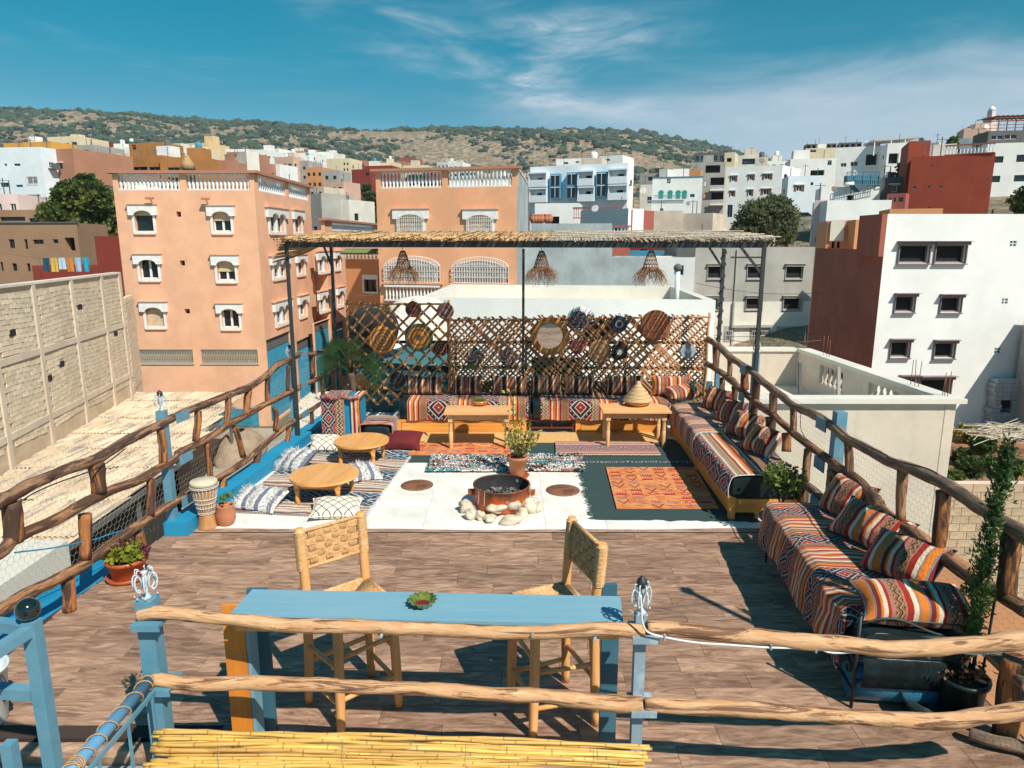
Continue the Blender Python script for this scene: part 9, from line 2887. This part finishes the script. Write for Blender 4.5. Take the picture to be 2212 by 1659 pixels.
def behind():
 dish('big black satellite dish seen through the open trellis',PD(806,712,13.2),.50,R(200),R(15),'dish_dark')
 dish('light grey satellite dish behind the olive plate',PD(842,712,13.9),.42,R(20),R(30))
 dish('white satellite dish rising above the dense trellis',PD(1256,692,12.4),.265,R(8),R(25))
 dish('black backed satellite dish behind the pinwheel plate',PD(1293,722,12.0),.29,R(190),R(20),'dish_dark')
 q=PD(905,700,16)
 t=thing('water_tank','cream domed water tank behind the open trellis','tank',q); mb=MB(); mb.lathe([(.75,-.9),(.8,-.8),(.8,.1),(.7,.4),(.4,.6),(0,.66)],q,28); mb.build('tank_body','w_concwhite',t)
 pm('teal_canvas',(.035,.15,.18),(.028,.12,.15),scale=1.2,rough=.7,bmp=.3)
 t=thing('teal_awning','faded teal canvas lean to behind the trellis','awning',PD(1000,850,13))
 mb=MB(); a,b_,c,d=PD(800,760,15.5),PD(955,790,12.6),PD(960,745,12.8),PD(905,725,15.5)
 mb.add([PD(745,800,13.2),PD(1000,905,12.3),PD(968,740,14.5),PD(815,745,15.5)],[(0,1,2,3)]); mb.build('canvas','teal_canvas',t)
 t=thing('teal_yard_wall','low dark teal wall closing the terrace behind the seating','wall',(0,11.7,0))
 mb=MB(); mb.bb(TLa.x-.1,PD(975,800,11.7).x,12.12,12.22,-.4,.40); mb.bb(PD(1150,800,11.6).x,PD(1262,800,11.6).x,12.0,12.08,0,1.0); mb.bb(PD(975,800,11.7).x,PD(1560,800,11.6).x,12.1,12.2,-.4,.55); mb.build('wall_body','teal_canvas',t)
 t=thing('dark_gas_shelf','black board and rail behind the left trellis panel','board',PD(800,800,12.2)); mb=MB(); a,b_=PD(760,785,12.0),PD(975,800,12.0); mb.beam(a,b_,.05,.10); mb.build('board','w_darkgrey',t)
behind()
# trees among the houses
def trees():
 q=PD(183,560,60); q.z=-8
 px=1/1500*dm(60)
 B_=lambda x,y,rx,rz,ry=2.2: ((x-183)*px,random.uniform(-1,1),PD(x,y,60).z+8,rx*px,ry,rz*px)
 tree('tall dark green pine crowding the left of the peach block',q,11,[B_(165,420,26,24),B_(200,408,22,26),B_(225,430,26,34),B_(190,450,42,34),B_(150,462,34,20),B_(215,480,34,34),B_(180,500,36,34),B_(222,520,26,26),B_(205,545,26,20),B_(208,388,8,14,.8),B_(134,448,16,12)],'leaf_pine',30000,.5,'pine_tree',.3,1)
 q=PD(1655,520,52); q.z=.0
 px=1/1500*dm(52)
 B_=lambda x,y,rx,rz,ry=2.0: ((x-1655)*px,random.uniform(-.8,.8),PD(x,y,52).z,rx*px,ry,rz*px)
 tree('broad grey green pepper tree beside the steep road',q,4,[B_(1625,470,36,34),B_(1660,452,34,24),B_(1690,475,32,38),B_(1650,495,52,30),B_(1605,500,22,22),B_(1700,505,20,24),B_(1655,470,44,34)],'leaf_pepper',30000,.36,'pepper_tree',.25,2,asp=.22)
 data=[(745,408,14,9,115),(760,418,16,9,112),(788,408,12,8,110),(752,440,20,12,100),(785,452,26,12,96),(762,462,18,9,92),(800,440,14,10,96),(800,470,16,10,90),(770,478,14,8,88),(740,432,10,9,106),(798,425,12,7,104)]
 for i,(x,y,rx_,rz_,D) in enumerate(data):
  q=PD(x,y+rz_,D); k=dm(D)/1500
  tree('%s on the dry bank between the peach blocks' % ('highest rounded shrub','second highest shrub','uppermost shrub touching the right peach block','big shrub left of centre','widest shrub','shrub left of and below the widest one','shrub against the right peach block, upper','shrub against the right peach block, lower','lowest flat shrub','small shrub at the left rim','small upper right shrub')[i],q,rz_*k*1.2,[(0,0,rz_*k,rx_*k,rx_*k*.8,rz_*k)],'leaf_dark',900,.8,'shrub',.08,10+i,'shrub',group='shrubs on the dry bank between the peach blocks')
 q=PD(905,395,118); k=dm(118)/1500
 tree('green treetops rising between the red houses in the valley',q,2,[(-2,0,1,2.2,2,1.6),(1,0,.8,2.4,2,1.5),(3,0,.2,1.6,1.5,1.2)],'leaf_dark',2200,.8,'tree',.2,33)
 for i,(x,y,rx_,rz_,D,lab) in enumerate(((2000,425,30,30,66,'dark green tree beside the big white modern house'),(2208,440,26,28,60,'dark green bush cut by the right edge on the rocky bank'),(2080,325,12,20,74,'spiky green plant behind the red balustrade'),(388,398,20,12,74.5,'green creeper over the ochre villa'),(1560,510,0,0,50,''))):
  if not lab: continue
  if i == 0: x,y,D=cv('C',1470,465)[0],cv('C',1470,465)[1],62; rx_,rz_=14,20
  if i == 1: x,y=2206,440
  if i == 2: x,y=cv('C',1765,315)
  q=PD(x,y+rz_,D); k=dm(D)/1500
  tree(lab,q,rz_*k,[(0,0,rz_*k,rx_*k,rx_*k*.7,rz_*k)],'leaf_dark',1600,.4,'bush',.08,50+i,'bush')
 zt=-3.3
 for i,(x,y,rx_,rz_,lab,m_) in enumerate(((2085,935,30,16,'yellow green vine spreading over the garden wire roof','leaf_yellowgreen'),(2120,960,26,16,'bush with reddish tips under the vine','leaf_bright'),(2075,985,22,14,'broad leafed bush against the concrete wall','leaf_dark'),
            (2180,1010,34,18,'bright green hedge at the right edge of the garden','leaf_bright'),(2095,1010,26,12,'row of spiky agaves in the garden bed','leaf_dark'),(2060,1030,18,12,'low shrub beside the garden steps','leaf_bright'),(2135,1000,20,14,'middle green bush in the garden bed','leaf_bright'))):
  q=P(x,y+rz_,-6.2); k=q.y/1500
  tree(lab,q,rz_*k,[(0,0,rz_*k,rx_*k,rx_*k,rz_*k),(rx_*k*.5,0,rz_*k*1.2,rx_*k*.5,rx_*k*.5,rz_*k*.6)],m_,1500,.14 if i != 4 else .3,'garden_bush',.04,70+i,'bush',asp=.5 if i != 4 else .12)
 t=thing('wire_vine_roof','tangled dry cane roof over the garden behind the concrete wall','pergola',PD(2170,935,21))
 mb=MB(); rnd=random.Random(17)
 for i in range(160):
  x,y=rnd.uniform(2110,2290),rnd.uniform(915,948); q=P(x,y,-4.9); e=Vector((rnd.uniform(-1,1),rnd.uniform(-.6,.6),rnd.uniform(-.05,.05)))*rnd.uniform(.6,1.6); mb.tube([q-e,q,q+e+Vector((0,0,rnd.uniform(-.1,.1)))],.018,4,smooth=False)
 mb.build('dry_canes','reed_grey',t,kind='stuff')
trees()
# small things in the town
def clay_pots():
 for i,x in enumerate((1308,1325,1345,1362,1392,1410)):
  X,Y=cv('B',x,783); q=PD(X,Y,50.2)
  t=thing('clay_pot','%s orange clay pot on the edge of the long grey wall' % ('leftmost','second','third','fourth','fifth','rightmost')[i],'pot',q,'clay pots on the long grey wall'); mb=MB(); mb.lathe([(.15,0),(.30,.3),(.32,.5),(.22,.72),(.28,.8),(0,.78)],q,12); mb.build('pot_body','terracotta',t)
clay_pots()
def washing():
 cols=[('teal',(.01,.07,.12)),('yellow',(.6,.42,.08)),('pale blue',(.45,.6,.75)),('orange',(.6,.22,.04)),('light blue',(.35,.5,.68)),('bright cyan',(.02,.35,.5)),('white',(.7,.7,.7))]
 a,b=PD(*cv('A',240,995),48.6),PD(*cv('A',555,992),48.6)
 t=thing('clothes_line','thin clothes line on two posts over the dark red wall','clothes line',a)
 mb=MB(); mb.cyl(a-Vector((0,0,1.6)),a,.03,seg=6); mb.cyl(b-Vector((0,0,1.6)),b,.03,seg=6); mb.tube([a,a.lerp(b,.5)-Vector((0,0,.06)),b],.012,4); mb.build('line','w_darkgrey',t)
 for i,(n_,c_) in enumerate(cols[:6]):
  pm('cloth_'+n_.replace(' ','_'),c_,tuple(q*.8 for q in c_),scale=4,rough=.9)
  f0=.07+i*.155; q0,q1=a.lerp(b,f0),a.lerp(b,f0+.125)
  mb=MB(); hh=1.15 if i != 2 else .95
  mb.grid(lambda u,v: Vector((q0.x+(q1.x-q0.x)*u,q0.y-.03-.08*math.sin(u*9+i)*(1-v),q0.z-hh*(1-v))),8,6); o=mb.build('hanging_cloth','cloth_'+n_.replace(' ','_'),origin=q0); tag(o,f'{n_} cloth hanging on the line over the dark red wall','washing')
washing()
def roof_dishes():
 for (p,x,y,r_,D,lab) in (('C',1047,573,20,57,'black satellite dish on the white roof with the solar heater'),('C',1895,190,16,95,'dark satellite dish on the salmon house'),('C',1985,190,18,95,'pale satellite dish next to the minaret'),('B',1690,690,22,57,'grey satellite dish on the brick red terrace'),('B',1950,815,22,54,'pale satellite dish on the red terrace corner'),('C',148,660,14,68,'small black dish at the foot of the green arch house'),('A',808,270,10,95,'small white dish on the skyline above the ochre villa'),('C',1580,268,14,86,'black satellite dish on the red stair tower'),('C',600,398,18,84,'black dish lying on the shuttered white house roof'),('B',1985,580,20,76,'grey dish on the cream grey terrace house')):
  X,Y=cv(p,x,y); dish(lab,PD(X,Y,D),r_*.3516/1500*dm(D),R(random.choice((-25,10,30))),R(25),'dish_dark' if ('black' in lab or 'dark' in lab) else 'dish_white',name='satellite_dish')
 q=PD(*cv('C',1135,560),57.5); t=thing('solar_heater','solar water heater with a white cylinder on the white terrace house','water heater',q)
 mb=MB(); mb.cyl(q+Vector((-.5,0,.3)),q+Vector((.5,0,.4)),.22,seg=14); mb.build('cylinder_tank','w_snow',t)
 mb=MB(); mb.add([q+Vector((-.1,-.2,.2)),q+Vector((.5,-.2,.2)),q+Vector((1.0,-.8,-.6)),q+Vector((.3,-.8,-.6))],[(0,1,2,3)]); mb.build('panel','glass_dark',t)
 mb=MB(); mb.beam(q+Vector((-.3,0,-.8)),q+Vector((-.3,0,.2)),.08,.08); mb.beam(q+Vector((.3,0,-.8)),q+Vector((.3,0,.2)),.08,.08); mb.build('stand','w_darkgrey',t)
 a,b=PD(*cv('C',1130,545),59.3),PD(*cv('C',1332,545),59.3); t=thing('terrace_railing','blue railed roof terrace with dark netting and clutter','railing',a)
 mb=MB()
 for i in range(18):
  q=a.lerp(b,i/17); mb.beam((q.x,q.y,q.z),(q.x,q.y,q.z+1.3),.05,.05)
 for z in (0,.6,1.3): mb.beam(a+Vector((0,0,z)),b+Vector((0,0,z)),.05,.05)
 mb.build('rail','frame_blue',t); mb=MB()
 for i in range(5): q=a.lerp(b,i/4); mb.beam((q.x,q.y+.5,q.z),(q.x,q.y+.5,q.z+1.5),.07,.07)
 mb.beam(a+Vector((0,.5,1.5)),b+Vector((0,.5,1.5)),.07,.07); mb.prism([(a.x,a.y+.6),(b.x,b.y+.6),(b.x,b.y+1.2),(a.x,a.y+1.2)],a.z,a.z+1.1); mb.build('net_screen','teal_canvas',t)
 q=PD(*cv('A',1157,470),70); t=thing('thatched_cone','small conical thatched hut top behind the peach block roof','hut',q); mb=MB(); mb.lathe([(.95,-3),(.95,.5),(1.15,.5),(.9,1.4),(.3,2.5),(0,2.8)],q,14); mb.build('thatch_cone','thatch',t)
roof_dishes()
def car():
 q=PD(*cv('C',840,768),76)
 t=thing('parked_car','black car parked on the steep road beside the pepper tree','car',q)
 Mz=R(-35); Mt=Matrix.Rotation(Mz,3,'Z')
 prof=[(-2.1,.35),(-2.15,.8),(-1.9,.95),(-1.2,1.0),(-.6,1.48),(1.3,1.5),(1.9,1.0),(2.1,.9),(2.15,.4)]
 mb=MB(); n=len(prof)
 V=[]
 for y in (-.85,-.75,.75,.85):
  for (x,z) in prof: V.append(q+Mt @ Vector((x,y,z if abs(y)<.8 else (z if z<1.05 else 1.05+(z-1.05)*.6))))
 mb.add(V,[(i*n+j,i*n+j+1,(i+1)*n+j+1,(i+1)*n+j) for i in range(3) for j in range(n-1)]+[tuple(range(n)),tuple(3*n+j for j in reversed(range(n)))]); mb.build('body','black_gloss',t)
 for (x,y) in ((-1.3,-.86),(1.3,-.86),(-1.3,.86),(1.3,.86)):
  mb=MB(); mb.cyl(q+Mt @ Vector((x,y-.1,.33)),q+Mt @ Vector((x,y+.1,.33)),.33,seg=16); mb.build('wheel','cable_black',t)
 for y in (-.86,.86):
  mb=MB(); mb.add([q+Mt @ Vector(v) for v in ((-1.0,y*1.005,1.03),(1.55,y*1.005,1.05),(1.15,y*.98,1.3),(-.6,y*.98,1.28))],[(0,1,2,3)]); mb.build('side_window','glass_dark',t)
car()
def wires():
 for i,(x0,y0,x1,y1,D) in enumerate(((1434,715,1765,720,38),(1500,722,1775,735,30),(1503,612,1775,633,36),(745,627,815,632,40),(745,648,815,656,40),(0,545,165,558,50))):
  a,b=PD(x0,y0,D),PD(x1,y1,D+1); mb=MB(); mb.tube([a.lerp(b,f)-Vector((0,0,.25*math.sin(f*math.pi))) for f in [j/8 for j in range(9)]],.014,4,smooth=False)
  o=mb.build('overhead_wire','w_darkgrey',origin=a); tag(o,('black wire slung low across the grey unfinished house','second black wire before the grey house, nearest the brown wall','thin black wire at the height of the upper hooded windows','upper black wire before the small orange house','lower black wire before the small orange house','black wire before the brown mud villa')[i],'wire')
wires()
def haze():
 mb=MB(); mb.bb(-1500,1700,-40,1900,-18,235)
 m=bpy.data.materials.new('haze'); m.use_nodes=True; k=NT(m.node_tree); k.n.remove(k.n['Principled BSDF'])
 v=k.node('ShaderNodeVolumePrincipled'); v.inputs['Color'].default_value=(.82,.92,1,1); v.inputs['Density'].default_value=.00012; v.inputs['Anisotropy'].default_value=.2
 k.l.new(v.outputs[0],k.n['Material Output'].inputs['Volume'])
 o=mb.build('haze',m,kind='stuff'); tag(o,'thin pale air between the terrace and the hills','haze')
haze()
